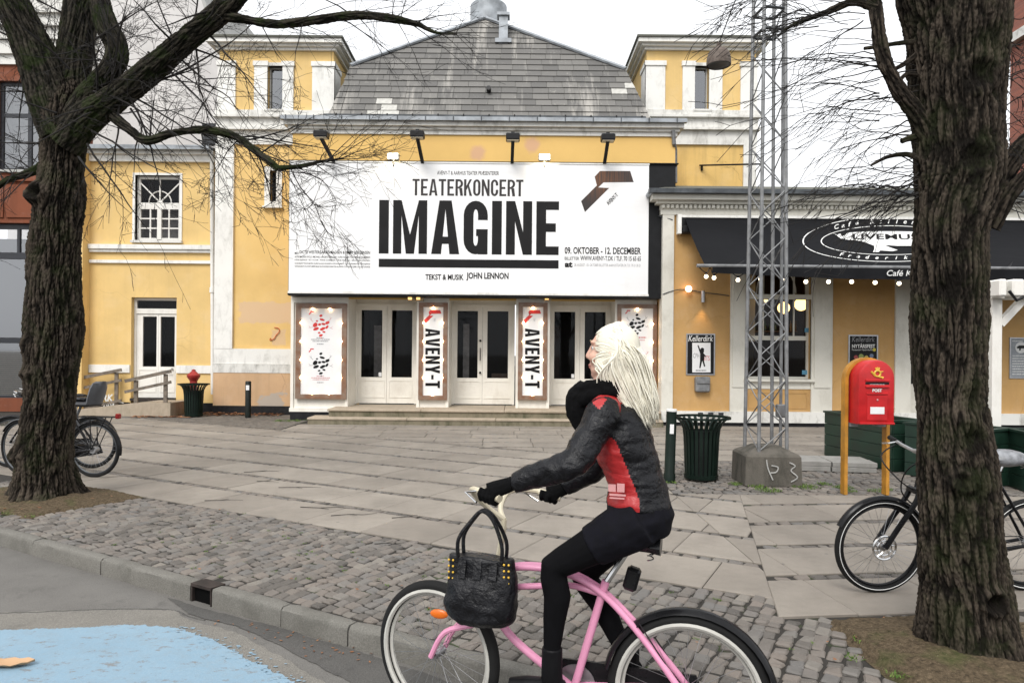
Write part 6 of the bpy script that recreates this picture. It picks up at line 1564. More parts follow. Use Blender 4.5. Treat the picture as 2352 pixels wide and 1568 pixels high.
# ================================================================ TREES
def bark_tube(path, radii, nu, nv, amp, seed=0, knobs=(), streak=(9, 1.1), base_flare=None):
    "thick trunk or limb with furrowed bark; knobs: (point, radius, height) burls, negative height = hollow"
    P = smooth_pts(path, 12); Rr = interp(radii, 12)
    t = np.linspace(0, len(P) - 1, nv); i0 = np.clip(t.astype(int), 0, len(P) - 2); fr = t - i0
    A = np.array([tuple(p) for p in P]); C_ = A[i0] * (1 - fr[:, None]) + A[i0 + 1] * fr[:, None]
    rad = np.array(Rr)[i0] * (1 - fr) + np.array(Rr)[i0 + 1] * fr
    tan = np.gradient(C_, axis=0); tan /= np.linalg.norm(tan, axis=1)[:, None]
    u = np.zeros_like(tan); u0 = np.cross(tan[0], (0, 1, 0.01)); u0 /= np.linalg.norm(u0); u[0] = u0
    for i in range(1, nv):
        w_ = u[i - 1] - tan[i] * np.dot(u[i - 1], tan[i]); u[i] = w_ / np.linalg.norm(w_)
    w = np.cross(tan, u); ang = np.linspace(0, 2 * np.pi, nu, endpoint=False)
    dirs = u[:, None, :] * np.cos(ang)[None, :, None] + w[:, None, :] * np.sin(ang)[None, :, None]
    s = np.concatenate([[0], np.cumsum(np.linalg.norm(np.diff(C_, axis=0), axis=1))])
    # noise domain follows the stem so that furrows run along it
    dom = np.stack([np.cos(ang)[None, :] * rad[:, None], np.sin(ang)[None, :] * rad[:, None], np.repeat(s[:, None], nu, 1)], -1).reshape(-1, 3)
    rmean = float(np.mean(rad)); f = streak[0]; off = seed * 17.3
    wob = np.stack([pnoise(dom * (3, 3, 1.6) + off), pnoise(dom * (3, 3, 1.6) + off + 31), dom[:, 0] * 0], -1) * .045
    d2 = dom + wob
    n1 = pnoise(d2 * (f, f, f * .13) + off); n2 = pnoise(d2 * (f * 1.9, f * 1.9, f * .33) + off + 9); n3 = pnoise(d2 * (f * 4, f * 4, f * 1.4) + off + 4)
    crack = np.exp(-(n1 / .13) ** 2); crack2 = np.exp(-(n2 / .10) ** 2)
    big = pnoise(dom * (2.2, 2.2, 1.1) + off + 77) * .07 * rmean / .25 + pnoise(dom * (6, 6, 2.6) + off + 7) * .035 * rmean / .25
    rv = .95 - .75 * crack - .38 * crack2 + .55 * n3 + .25 * n1
    disp = big + amp * (rv - .6)
    pos = C_[:, None, :] + dirs * rad[:, None, None]
    for kp_, kr, kh in knobs:
        dd = np.linalg.norm(pos - np.array(tuple(kp_)), axis=2).reshape(-1); g = np.exp(-(dd / kr) ** 2)
        if kh > 0: disp = disp + g * kh * (1 + .9 * pnoise(dom * 14 + off)) ; rv = rv + g * .5 * pnoise(dom * 30)
        else: disp = disp + kh * g + np.exp(-((dd - kr * 1.25) / (kr * .45)) ** 2) * (-kh) * .55; rv = rv - g * 1.2
    if base_flare:
        h_, fl, lobes = base_flare; z = np.repeat(s[:, None], nu, 1).reshape(-1); a_ = np.repeat(ang[None, :], nv, 0).reshape(-1)
        disp = disp + fl * np.exp(-z / h_) * (.75 + .5 * np.cos(lobes * a_ + 1.3) + .4 * np.cos((lobes + 2) * a_ + seed))
    pos = pos + dirs * disp.reshape(nv, nu)[:, :, None]
    V = pos.reshape(-1, 3)
    idx = np.arange(nv * nu).reshape(nv, nu); a = idx[:-1]; b = idx[1:]
    Fq = np.stack([a, np.roll(a, -1, 1), np.roll(b, -1, 1), b], -1).reshape(-1, 4)
    return V, Fq, np.clip(rv, 0, 1.2)
def grown(P, rad):
    "let a limb that leaves the picture taper out further up"
    d = (P[-1] - P[-2]).normalized(); d = (d + Vector((0, 0, .5))).normalized(); L = 5 * rad[-1] + .35
    return P + [P[-1] + d * L + Vector((.08, .05, 0)), P[-1] + d * 2.3 * L + Vector((.05, -.1, .1)), P[-1] + d * 3.6 * L], rad + [rad[-1] * .8, rad[-1] * .45, rad[-1] * .12]
def big_mesh(name, V, Fq, ridge, mat, parent):
    me = bpy.data.meshes.new(name); me.vertices.add(len(V)); me.vertices.foreach_set('co', V.astype(np.float32).ravel())
    me.loops.add(Fq.size); me.loops.foreach_set('vertex_index', Fq.astype(np.int32).ravel()); me.polygons.add(len(Fq))
    me.polygons.foreach_set('loop_start', np.arange(0, Fq.size, 4, dtype=np.int32)); me.update(calc_edges=True)
    me.polygons.foreach_set('use_smooth', np.ones(len(Fq), bool))
    at_ = me.attributes.new('ridge', 'FLOAT', 'POINT'); at_.data.foreach_set('value', ridge.astype(np.float32)); me.materials.append(mat); me.validate()
    return link(name, me, parent, local=False)
def twig(mb, p, d, L, r, rr, depth, droop=-.12, spread=.55, kids=(2, 5), curl=.14, mind=0):
    "one wandering twig with finer side shoots"
    n = max(3, int(L / .14)); pts = [p.copy()]; d = d.normalized(); st = L / n; c = Vector((rr.gauss(0, 1), rr.gauss(0, .6), rr.gauss(0, 1))) * curl
    for i in range(n):
        d = (d + c * st + Vector((rr.gauss(0, .09), rr.gauss(0, .09), rr.gauss(0, .09))) + Vector((0, 0, droop * st))).normalized(); pts.append(pts[-1] + d * st)
    rs = [max(.0016, r * (1 - .82 * i / n)) for i in range(n + 1)]
    mb.tube(pts, rs, 4 if r < .012 else 6, cap=False)
    if depth > 0:
        for k in range(rr.randint(*kids)):
            i = rr.randint(max(1, n // 5), n); q = pts[i]; dd = (pts[i] - pts[i - 1]).normalized()
            nd = (dd + Vector((rr.gauss(0, spread), rr.gauss(0, spread), rr.gauss(0, spread)))).normalized()
            twig(mb, q, nd, L * rr.uniform(.32, .6), max(.0018, rs[i] * .68), rr, depth - 1, droop, spread, kids, curl)

# ---- left lime tree
DL = 7.46
tl = thing('lime_tree', (wx(100, DL), DL, 0), label='bare lime tree with mossy spreading limbs, left of the picture', cat='tree', group='bare lime trees')
def PL_(pts): return [at(x, y, DL + dz) for x, y, dz in pts]
Sx = F / DL
path = PL_([(98, 1185, 0), (100, 1120, 0), (104, 1020, 0), (114, 900, 0), (121, 760, 0), (127, 600, 0), (136, 470, 0), (145, 360, 0), (150, 270, 0), (148, 190, .05)])
path[0].z = -.06
V, Fq, rg = bark_tube(path, [.29, .265, .255, .25, .245, .24, .23, .215, .24, .15], 360, 760, .034, 1,
    [(at(78, 445, DL - .2), .13, .10), (at(83, 440, DL - .24), .07, -.09), (at(52, 1045, DL - .15), .10, .10), (at(76, 790, DL - .15), .07, .06), (at(150, 1090, DL - .25), .07, -.05), (at(120, 690, DL - .26), .08, .035), (at(175, 830, DL - .1), .07, .04), (at(65, 860, DL - .2), .06, .05), (at(90, 930, DL - .25), .08, .035), (at(80, 1000, DL - .1), .06, .06)], streak=(22, 1), base_flare=(.17, .20, 3))
big_mesh('trunk', V, Fq, rg, M['bark'], tl)
limbs_l = [
    ([(150, 320, .0), (120, 230, .0), (85, 130, -.05), (40, 30, -.1), (-20, -90, -.15)], [.22, .23, .20, .17, .14], 150, 200, .022),
    ([(152, 300, .1), (160, 200, .15), (175, 100, .2), (190, 0, .25), (200, -120, .3)], [.18, .19, .17, .16, .13], 150, 180, .022),
    ([(160, 290, -.1), (205, 215, -.12), (255, 160, -.15), (268, 110, -.15), (240, 50, -.15), (225, -50, -.12)], [.13, .11, .105, .10, .11, .085], 110, 180, .016),
    ([(150, 330, -.1), (200, 270, -.15), (270, 222, -.2), (350, 160, -.25), (430, 90, -.3), (510, 25, -.35), (590, -70, -.4)], [.17, .15, .125, .12, .115, .115, .09], 130, 300, .018),
    ([(508, 35, -.35), (560, 45, -.38), (640, 56, -.42), (730, 46, -.5), (820, 36, -.5), (910, 45, -.55), (965, 58, -.6)], [.06, .042, .045, .042, .037, .034, .022], 50, 160, .012),
    ([(960, 55, -.6), (1000, 75, -.6), (1050, 78, -.62)], [.026, .014, .006], 16, 30, .004),
    ([(262, 270, -.2), (300, 300, -.3), (338, 322, -.4), (400, 305, -.5), (470, 298, -.55), (535, 312, -.6), (590, 348, -.65), (640, 388, -.7)], [.055, .05, .048, .038, .036, .036, .034, .028], 50, 200, .012),
    ([(636, 386, -.7), (690, 382, -.72), (740, 370, -.75), (790, 365, -.78)], [.026, .02, .014, .005], 16, 50, .005),
    ([(200, 262, .1), (130, 60, .2), (240, 36, .3)][0:0] or [(100, 380, .1), (60, 400, .15), (20, 412, .2), (-30, 440, .25)], [.05, .04, .034, .03], 40, 70, .012),
]
for pts, rad, nu, nv, am in limbs_l:
    P_ = PL_(pts)
    if pts[-1][1] < 0 or pts[-1][0] < 0: P_, rad = grown(P_, rad); nv = int(nv * 1.6)
    V, Fq, rg = bark_tube(P_, rad, nu, nv, am, len(pts) + nv % 7, streak=(26, 1.3)); big_mesh('limb', V, Fq, rg, M['bark_mossy'], tl)
rr = random.Random(14); tw = MB()
def from_limb(k, n, Lr, r, dep, bias, sp=.7, tmin=.15, droop=-.1):
    P = smooth_pts(PL_(limbs_l[k][0]), 8)
    for i in range(n):
        j = rr.randint(int(len(P) * tmin), len(P) - 2); d = (P[j + 1] - P[j]).normalized() * .4 + Vector(bias) + Vector((rr.gauss(0, sp), rr.gauss(0, sp * .6), rr.gauss(0, sp)))
        twig(tw, P[j], d, rr.uniform(*Lr), r * rr.uniform(.6, 1.2), rr, dep, droop)
from_limb(3, 15, (.6, 1.7), .012, 3, (.3, 0, -.1), .7)
from_limb(3, 8, (.8, 1.6), .012, 3, (.1, 0, .7), .5)
from_limb(4, 22, (.3, .9), .007, 2, (.1, 0, -.25), .7)
from_limb(6, 20, (.4, 1.25), .010, 3, (.15, 0, .25), .75, .05)
from_limb(6, 9, (.4, 1.0), .008, 3, (.2, 0, -.5), .6, .4)
from_limb(7, 16, (.25, .8), .006, 2, (.3, 0, -.1), .7, 0)
from_limb(5, 10, (.2, .5), .005, 1, (.3, 0, -.1), .6, 0)
from_limb(2, 9, (.5, 1.4), .010, 3, (.4, 0, .2), .7)
from_limb(0, 15, (.5, 1.5), .012, 3, (-.2, -.1, -.1), .8)
from_limb(1, 14, (.5, 1.4), .011, 3, (.3, -.1, .1), .8)
from_limb(8, 16, (.3, .9), .008, 2, (-.2, 0, .3), .7, 0)
P0 = at(670, 388, DL - .72)                                    # long hanging shoot in front of the billboard
for pts in ([(668, 388), (690, 430), (722, 470), (738, 510), (752, 535), (770, 562), (790, 568)], [(722, 470), (745, 476), (775, 470)], [(738, 508), (750, 530), (765, 545), (772, 556)], [(720, 465), (708, 478), (690, 486)], [(694, 395), (740, 415), (770, 455), (772, 470)], [(652, 420), (640, 450), (600, 478), (560, 465), (520, 440)], [(640, 388), (636, 430), (610, 450)], [(640, 392), (700, 398), (780, 402)]):
    q = smooth_pts([at(x, y, DL - .72) for x, y in pts], 5); tw.tube(q, [max(.0018, .006 * (1 - i / len(q))) for i in range(len(q))], 4, cap=False)
    for k in range(7): j = rr.randint(2, len(q) - 2); twig(tw, q[j], Vector((rr.gauss(0, 1), rr.gauss(0, .4), rr.gauss(-.3, .8))), rr.uniform(.08, .28), .003, rr, 1, 0, .6, (1, 3))
for sx, sy, ex, ey in ((270, 270, 300, 120), (300, 250, 420, 330), (210, 300, 500, 430), (215, 210, 560, 265), (340, 120, 640, 250), (200, 330, 330, 560), (240, 180, 330, 40), (130, 260, -20, 200), (90, 330, -20, 330), (180, 360, 270, 500), (420, 140, 580, 330), (450, 110, 470, 330), (300, 230, 420, 480), (160, 160, 20, 40), (220, 90, 380, 10), (480, 80, 640, 190), (380, 160, 700, 290)):
    a, b = at(sx, sy, DL - .25), at(ex, ey, DL - .5 + rr.uniform(-.3, .3)); twig(tw, a, (b - a).normalized(), (b - a).length * rr.uniform(.8, 1.1), .012, rr, 3, -.05, .42, (2, 4), .10)
tag(tw.build('crown', M['twig'], tl, local=False), kind='stuff')

# ---- right lime tree, close to the camera
DR = 3.78
tr_ = thing('lime_tree', (wx(2195, DR), DR, 0), label='thick gnarled lime trunk close to the camera, right of the picture', cat='tree', group='bare lime trees')
def PR_(pts): return [at(x, y, DR + dz) for x, y, dz in pts]
path = PR_([(2238, 1600, 0), (2238, 1500, 0), (2222, 1380, 0), (2205, 1240, 0), (2192, 1100, 0), (2182, 950, 0), (2178, 800, 0), (2180, 640, 0), (2184, 520, 0), (2198, 420, 0), (2200, 300, 0), (2203, 180, 0), (2200, 60, 0), (2190, -60, 0), (2185, -200, 0)])
path[0].z = -.06
w_ = [270, 255, 222, 200, 188, 180, 180, 180, 178, 205, 222, 238, 262, 290, 280]
K_ = lambda x, y, r, h: (at(x, y, DR - .2), r, h)
path += [Vector((path[-1].x - .05, DR + .05, 5.2)), Vector((path[-1].x + .1, DR, 6.6))]; w_ += [170, 50]
V, Fq, rg = bark_tube(path, [a / 2 / F * DR * .81 for a in w_], 460, 1480, .018, 2,
    [K_(2235, 965, .055, .035), K_(2240, 1010, .05, -.02), K_(2205, 1110, .06, .05), K_(2215, 1105, .045, -.035), K_(2105, 1085, .045, .05), K_(2285, 1385, .045, -.06), K_(2240, 880, .05, .03), K_(2130, 500, .08, .05), K_(2250, 170, .07, -.03), K_(2240, 360, .06, -.025), K_(2180, 660, .09, -.012), K_(2130, 730, .05, .02), K_(2240, 480, .08, .02), K_(2060, 20, .10, .06)], streak=(31, 1), base_flare=(.13, .085, 3))
big_mesh('trunk', V, Fq, rg, M['bark'], tr_)
limbs_r = [
    ([(2140, 330, .0), (2105, 260, -.02), (2060, 200, -.03), (2030, 130, -.02), (2015, 50, 0), (2005, -60, .05)], [.066, .046, .039, .036, .034, .034], 90, 260, .011),
    ([(2015, 20, .0), (1960, 5, .05), (1900, 28, .1), (1850, 45, .15), (1800, 70, .2)], [.025, .020, .018, .014, .008], 30, 120, .006),
    ([(2260, 470, .0), (2300, 410, .0), (2345, 340, .0), (2420, 260, 0)], [.07, .05, .045, .04], 60, 120, .012),
    ([(2270, 520, -.05), (2310, 460, -.1), (2352, 410, -.12), (2430, 330, -.15)], [.06, .04, .035, .03], 60, 110, .012),
    ([(2120, 310, .02), (2090, 318, 0), (2070, 325, 0)], [.02, .015, .012], 20, 30, .004),
    ([(2120, 95, 0), (2060, 100, 0), (2010, 108, 0), (1985, 112, 0)], [.016, .011, .01, .008], 20, 60, .003),
    ([(2120, 115, 0), (2080, 145, .0), (2055, 160, 0)], [.016, .012, .01], 20, 40, .003),
    ([(2120, 175, 0), (2085, 170, .0), (2062, 190, 0)], [.014, .011, .009], 20, 40, .003),
    ([(2120, 370, 0), (2085, 355, .0), (2040, 360, 0), (2000, 380, .0)], [.018, .013, .010, .006], 20, 50, .003),
]
for pts, rad, nu, nv, am in limbs_r:
    P_ = PR_(pts)
    if pts[-1][1] < 0 or pts[-1][0] > 2352: P_, rad = grown(P_, rad); nv = int(nv * 1.6)
    V, Fq, rg = bark_tube(P_, rad, nu, nv, am, len(pts) + nv % 5, streak=(34, 1.4)); big_mesh('limb', V, Fq, rg, M['bark'], tr_)
rr = random.Random(31); tw = MB()
def arc(sx, sy, ex, ey, sag, r, kids=3, dz=0.15):
    a, b = at(sx, sy, DR), at(ex, ey, DR + rr.uniform(-dz, dz * 2)); L = (b - a).length; n = 12; pts = []
    for i in range(n + 1):
        t = i / n; p = a.lerp(b, t); p.z += sag * L * math.sin(math.pi * t * .9) * .5 + rr.gauss(0, .004); pts.append(p)
    tw.tube(smooth_pts(pts, 2), [max(.0010, r * (1 - .85 * i / (2 * n))) for i in range(2 * n + 1)], 4, cap=False)
    for k in range(kids):
        j = rr.randint(2, n - 1); d = (pts[j + 1] - pts[j]).normalized() + Vector((rr.gauss(0, .2), rr.gauss(0, .25), rr.gauss(-.25, .3))); twig(tw, pts[j], d, L * rr.uniform(.25, .6), r * .5, rr, 1, -.6, .3, (0, 2), .2)
for k in range(28):                                             # long shoots sweeping left from the trunk
    sy = rr.uniform(150, 470); arc(2110, sy, rr.uniform(1790, 1990), sy + rr.uniform(-30, 190), rr.uniform(.02, .34), rr.uniform(.0024, .0055), 3)
for k in range(19):
    sy = rr.uniform(60, 290); arc(2020, sy, rr.uniform(1690, 1900), sy + rr.uniform(-40, 90), rr.uniform(-.05, .2), rr.uniform(.0022, .0045), 3)
for k in range(14): arc(rr.uniform(1840, 1990), rr.uniform(10, 60), rr.uniform(1600, 1800), rr.uniform(-60, 190), rr.uniform(-.1, .2), rr.uniform(.002, .004), 4)
for k in range(11): sy = rr.uniform(350, 480); arc(2100, sy, rr.uniform(1800, 2000), sy + rr.uniform(30, 160), rr.uniform(0, .2), .0028, 4)
for k in range(26): sy = rr.uniform(40, 470); arc(2280, sy, rr.uniform(2340, 2420), sy + rr.uniform(-90, 110), rr.uniform(-.1, .2), rr.uniform(.002, .005), 4)
for k in range(7): arc(rr.uniform(1700, 1800), -20, rr.uniform(1560, 1720), rr.uniform(10, 90), rr.uniform(-.1, .1), .002, 3)
tag(tw.build('crown', M['twig'], tr_, local=False), kind='stuff')

# ================================================================ BICYCLES
def rotz(p, c, a): x, y = p[0] - c[0], p[1] - c[1]; return Vector((c[0] + x * math.cos(a) - y * math.sin(a), c[1] + x * math.sin(a) + y * math.cos(a), p[2]))
def bicycle(name, loc, rz, label, S):
    "S: dictionary of measurements; local x forward, y left, origin under the rear hub"
    t = thing(name, loc, rz, label=label, cat='bicycle', group=S.get('group'))
    t.rotation_euler = (S.get('lean', 0), 0, rz)
    Rw = S['R']; WB = S['WB']; tr = S.get('tyre', .02); st = S.get('steer', 0); hd = S['head']   # head: (x, z_low, z_top)
    fm = M[S['paint']]; hc = (hd[0], 0)
    def FR(p): return rotz(Vector(p), hc, st)
    def wheel(c, front):
        T_ = (lambda p: FR(p)) if front else (lambda p: Vector(p))
        ring = lambda r, y=0: [T_((c + r * math.cos(a), y, Rw + r * math.sin(a))) for a in [2 * math.pi * k / 56 for k in range(56)]]
        m = MB(); m.tube(ring(Rw - tr * 2 - .008), .0095, 6, closed=True); w = m.build('wheel', M[S.get('rim', 'chrome')], t, smooth=True)
        m = MB(); m.tube(ring(Rw - tr), tr, 10, closed=True); m.build('tyre', M['rubber'], w, smooth=True)
        if S.get('wall'):
            m = MB()
            for y in (-1, 1): m.tube(ring(Rw - tr * 1.62, y * tr * .72), tr * .42, 6, closed=True)
            m.build('white_wall', M['white_rubber'], w, smooth=True)
        if S.get('reflex'):
            m = MB(); m.tube(ring(Rw - tr * 1.1, tr * .97), .003, 4, closed=True); m.build('reflex_ring', M['print_white'], w)
        m = MB(); n = 32
        for k in range(n):
            a = 2 * math.pi * k / n; s = 1 if k % 2 else -1; b = a + (.9 if (k // 2) % 2 else -.9)
            m.tube([T_((c + .022 * math.cos(b), s * .028, Rw + .022 * math.sin(b))), T_((c + (Rw - tr * 2 - .01) * math.cos(a), 0, Rw + (Rw - tr * 2 - .01) * math.sin(a)))], .0012, 3, cap=False)
        tag(m.build('spokes', M['steel'], w), kind='stuff')
        m = MB(); hr = .045 if (S.get('hubgear') and not front) else .022; m.tube([T_((c, -.04, Rw)), T_((c, .04, Rw))], hr, 12); m.tube([T_((c, -.065, Rw)), T_((c, .065, Rw))], .008, 8); m.build('hub', M['steel'], w, smooth=True)
        if S.get('disc') and front:
            m = MB()
            for r in (.05, .08): m.tube([T_((c + r * math.cos(a), .045, Rw + r * math.sin(a))) for a in [2 * math.pi * k / 32 for k in range(32)]], .005 if r < .06 else .008, 5, closed=True)
            for k in range(10): a = 2 * math.pi * k / 10; m.tube([T_((c + .03 * math.cos(a), .045, Rw + .03 * math.sin(a))), T_((c + .08 * math.cos(a + .4), .045, Rw + .08 * math.sin(a + .4)))], .004, 4)
            m.build('brake_disc', M['chrome'], w)
        if S.get('wheel_reflector') and front: m = MB(); q = T_((c - .02, .02, Rw + .19)); m.sphere(tuple(q), .045, 12, 1, .2, .5); m.build('reflector', simple('orange_reflector', (.75, .16, .01), .3), w, smooth=True)
        return w
    wheel(0, False); wheel(WB, True)
    for key, pts, r in S['tubes']:
        m = MB()
        for q, rr_ in zip(pts, r if isinstance(r, list) else [r] * len(pts)): m.tube(smooth_pts(q, 6) if len(q) > 2 else q, rr_, 10)
        m.build(key, fm, t, smooth=True)
    m = MB()                                             # fork
    for y in (-.055, .055): m.tube([FR(p) for p in smooth_pts([(hd[0] + .035, y * .8, hd[1] + .02), (hd[0] + .06, y, hd[1] - .06), (WB - .08, y, Rw + .13), (WB, y, Rw)], 5)], S.get('fork_r', .013), 8)
    m.tube([FR((hd[0] + .04, -.05, hd[1] + .01)), FR((hd[0] + .04, .05, hd[1] + .01))], .022, 8); m.build('fork', M[S.get('fork', S['paint'])], t, smooth=True)
    hb = S['bar']; m = MB(); cx, cz = hb['c']
    m.tube([FR((hd[0] - .01, 0, hd[2])), FR((hd[0] - .04, 0, cz - .04)), FR((cx, 0, cz))], .014, 8); m.build('stem', M[hb.get('mat', 'chrome')], t, smooth=True)
    bo = None; m = MB()
    for s in (-1, 1): m.tube([FR(p) for p in smooth_pts([(cx + a, s * b, cz + c_ + (hb.get('tilt', 0) * s * b)) for a, b, c_ in hb['half']], 5)], .012, 8)
    bo = m.build('handlebar', M[hb.get('mat', 'chrome')], t, smooth=True)
    for s in (-1, 1):
        a, b = hb['half'][-2], hb['half'][-1]; m = MB(); q0, q1 = [FR((cx + p[0], s * p[1], cz + p[2] + hb.get('tilt', 0) * s * p[1])) for p in (a, b)]; m.tube([q0.lerp(q1, .1), q1 + (q1 - q0) * .04], .0175, 10); m.build('grip', M[hb.get('grip', 'rubber')], bo, smooth=True)
        m = MB(); l0 = q0.lerp(q1, .02); m.tube([l0, l0 + Vector((.06, 0, -.01)), q0.lerp(q1, .7) + Vector((.07, 0, -.03))], .006, 6); m.build('brake_lever', M['chrome'], bo, smooth=True)
    bb = S['bb']; sd = S['saddle']
    m = MB(); m.tube([(S['seat'][0], 0, S['seat'][1]), (sd[0], 0, sd[1] - .04)], .0135, 8); m.build('seat_post', M['chrome'], t, smooth=True)
    m = MB(); wid = S.get('saddle_w', .085); prof = [(-.14, wid * .75, .0), (-.10, wid, .012), (-.04, wid * .8, .012), (.03, wid * .38, .010), (.11, wid * .25, .006), (.15, wid * .16, .0)]; vs = []; n = 10
    for x, w_, h in prof:
        for k in range(n): a = 2 * math.pi * k / n; vs.append((sd[0] + x, w_ * math.cos(a), sd[1] + h + .028 * math.sin(a) * (1 if math.sin(a) > 0 else 1.6) * (1 if x < .1 else .6)))
    m.add(vs, [(i * n + k, i * n + (k + 1) % n, (i + 1) * n + (k + 1) % n, (i + 1) * n + k) for i in range(len(prof) - 1) for k in range(n)] + [tuple(range(n))[::-1], tuple((len(prof) - 1) * n + k for k in range(n))]); sdo = m.build('saddle', M[S.get('saddle_mat', 'bike_black')], t, smooth=True)
    m = MB()
    for y in (-.045, .045): m.tube([(sd[0] - .10 + .012 * math.cos(a), y + .012 * math.sin(a), sd[1] - .06 + .02 * a / 6.28) for a in [k * .6 for k in range(22)]], .003, 4)
    m.build('springs', M['chrome'], sdo)
    ca = S.get('crank', 0); cr_ = .17
    m = MB(); m.tube([(bb[0], -.06, bb[1]), (bb[0], .06, bb[1])], .024, 12); m.lathe([(.001, -.052), (.085, -.052), (.085, -.047), (.001, -.047)], (bb[0], 0, bb[1]), 28, 'Y'); ch = m.build('chainwheel', M['steel'], t, smooth=True)
    for s in (1, -1):
        a = ca + (0 if s > 0 else math.pi); q = Vector((bb[0] + cr_ * math.cos(a), s * .075, bb[1] + cr_ * math.sin(a))); m = MB(); m.bar((bb[0], s * .07, bb[1]), q, .014, .024, (0, 1, 0)); c_ = m.build('crank', M['chrome'], t)
        m = MB(); m.rbox(q.x - .045, q.x + .045, min(s * .085, s * .175), max(s * .085, s * .175), q.z - .013, q.z + .013, .005); m.build('pedal', M['rubber'], c_)
    if S.get('guard'):
        m = MB(); y = -.055; m.add([(-.07, y, Rw - .045), (-.03, y, Rw + .055), (bb[0] + .06, y, bb[1] + .10), (bb[0] + .115, y, bb[1]), (bb[0] + .05, y, bb[1] - .095), (-.02, y, Rw - .06)] + [(-.07, y - .012, Rw - .045), (-.03, y - .012, Rw + .055), (bb[0] + .06, y - .012, bb[1] + .10), (bb[0] + .115, y - .012, bb[1]), (bb[0] + .05, y - .012, bb[1] - .095), (-.02, y - .012, Rw - .06)], [tuple(range(6)), tuple(range(11, 5, -1))] + [(i, i + 6, (i + 1) % 6 + 6, (i + 1) % 6) for i in range(6)]); m.build('chain_guard', M[S['guard']], t)
    else:
        m = MB()
        for z, z2 in ((.085, .04), (-.085, -.04)): m.tube([(0, -.05, Rw + z2), (bb[0], -.05, bb[1] + z)], .004, 5)
        m.build('chain', M['black_metal'], t)
    for which, a0, a1, fw in S.get('fenders', ()):
        m = MB(); vs = []; n = 18; c = 0 if which == 'rear' else WB; T_ = FR if which == 'front' else Vector
        for k in range(n + 1):
            a = R(a0 + (a1 - a0) * k / n)
            for y, dr in ((-fw, -.012), (-fw * .6, .004), (0, .009), (fw * .6, .004), (fw, -.012)): r = Rw + .014 + dr; vs.append(T_((c + r * math.cos(a), y, Rw + r * math.sin(a))))
        m.add(vs, [(k * 5 + j, (k + 1) * 5 + j, (k + 1) * 5 + j + 1, k * 5 + j + 1) for k in range(n) for j in range(4)]); fo = m.build('fender', M[S.get('fender_mat', 'bike_black')], t, smooth=True)
        m = MB(); aa = R(a0 + (a1 - a0) * (.28 if which == 'rear' else .8))
        for y in (-.05, .05): m.tube([T_((c, y, Rw)), T_((c + (Rw + .01) * math.cos(aa), y * .8, Rw + (Rw + .01) * math.sin(aa)))], .003, 4)
        m.build('stay', M['black_metal'], fo)
    if S.get('rack'):
        m = MB(); z = 2 * Rw + .07
        for y in (-.06, 0, .06): m.tube([(-.30, y, z), (.22, y, z)], .006, 6)
        for x in (-.28, -.1, .08, .2): m.tube([(x, -.06, z), (x, .06, z)], .006, 6)
        for y in (-.06, .06): m.tube([(-.2, y, z), (0, y, Rw)], .006, 6); m.tube([(.02, y, z), (0, y, Rw)], .006, 6)
        rk = m.build('rack', M['black_metal'], t, smooth=True); m = MB(); m.rbox(-.345, -.30, -.035, .035, z - .02, z + .045, .01); m.build('rear_lamp', simple('red_lamp', (.3, .01, .01), .3), rk)
    return t

CITY = dict(R=.35, WB=1.08, paint='bike_black', head=(.86, .66, .83), bb=(.46, .29), seat=(.27, .80), saddle=(.24, .98), tyre=.019, rim='dark_zinc',
    tubes=[('frame', [[(.86, 0, .80), (.72, 0, .66), (.46, 0, .29)], [(.86, 0, .70), (.68, 0, .56), (.42, 0, .42)], [(.46, 0, .29), (.27, 0, .82)], [(.88, 0, .64), (.845, 0, .85)]], [.016, .016, .016, .019]),
           ('chain_stay', [[(.46, .04, .29), (0, .055, .35)], [(.46, -.04, .29), (0, -.055, .35)]], .011), ('seat_stay', [[(.29, .03, .76), (0, .055, .35)], [(.29, -.03, .76), (0, -.055, .35)]], .009)],
    bar=dict(c=(.84, 1.04), half=[(0, 0, 0), (.05, .1, .03), (.02, .24, .05), (-.09, .28, .03), (-.19, .30, .01)], mat='chrome'), fenders=[('rear', 20, 190, .03), ('front', 30, 190, .03)], rack=True, guard='bike_black', hubgear=True, crank=R(-60))
b1 = Vector((-5.30, 8.86, 0)); h1 = math.atan2(.12, -.99)
b_ = dict(CITY, group='bicycles parked by the left tree', steer=R(-12))
bk = bicycle('parked_bicycle', b1, h1, 'black city bicycle with a child seat behind the left lime tree', b_)
m = MB(); z = .80                                            # child seat
m.rbox(-.02, .28, -.15, .15, z + .10, z + .16, .03); so = m.build('child_seat', simple('seat_grey', (.025, .026, .03), .45), bk)
m = MB(); vs = []; n = 8
pr = [(-.03, .13, .13), (-.06, .145, .22), (-.09, .14, .33), (-.11, .11, .40), (-.115, .06, .42)]
for x, w_, h in pr:
    for k in range(n + 1): a = -1 + 2 * k / n; vs.append((x + .06 * a * a, w_ * a, z + h))
for x, w_, h in pr:
    for k in range(n + 1): a = -1 + 2 * k / n; vs.append((x + .06 * a * a - .025, (w_ + .012) * a, z + h))
q = n + 1; L = len(pr) * q
m.add(vs, [(i * q + k, i * q + k + 1, (i + 1) * q + k + 1, (i + 1) * q + k) for i in range(len(pr) - 1) for k in range(n)] + [(L + i * q + k, L + (i + 1) * q + k, L + (i + 1) * q + k + 1, L + i * q + k + 1) for i in range(len(pr) - 1) for k in range(n)] + [((len(pr) - 1) * q + k, (len(pr) - 1) * q + k + 1, L + (len(pr) - 1) * q + k + 1, L + (len(pr) - 1) * q + k) for k in range(n)] + [(i * q + e, (i + 1) * q + e, L + (i + 1) * q + e, L + i * q + e) for i in range(len(pr) - 1) for e in (0, n)])
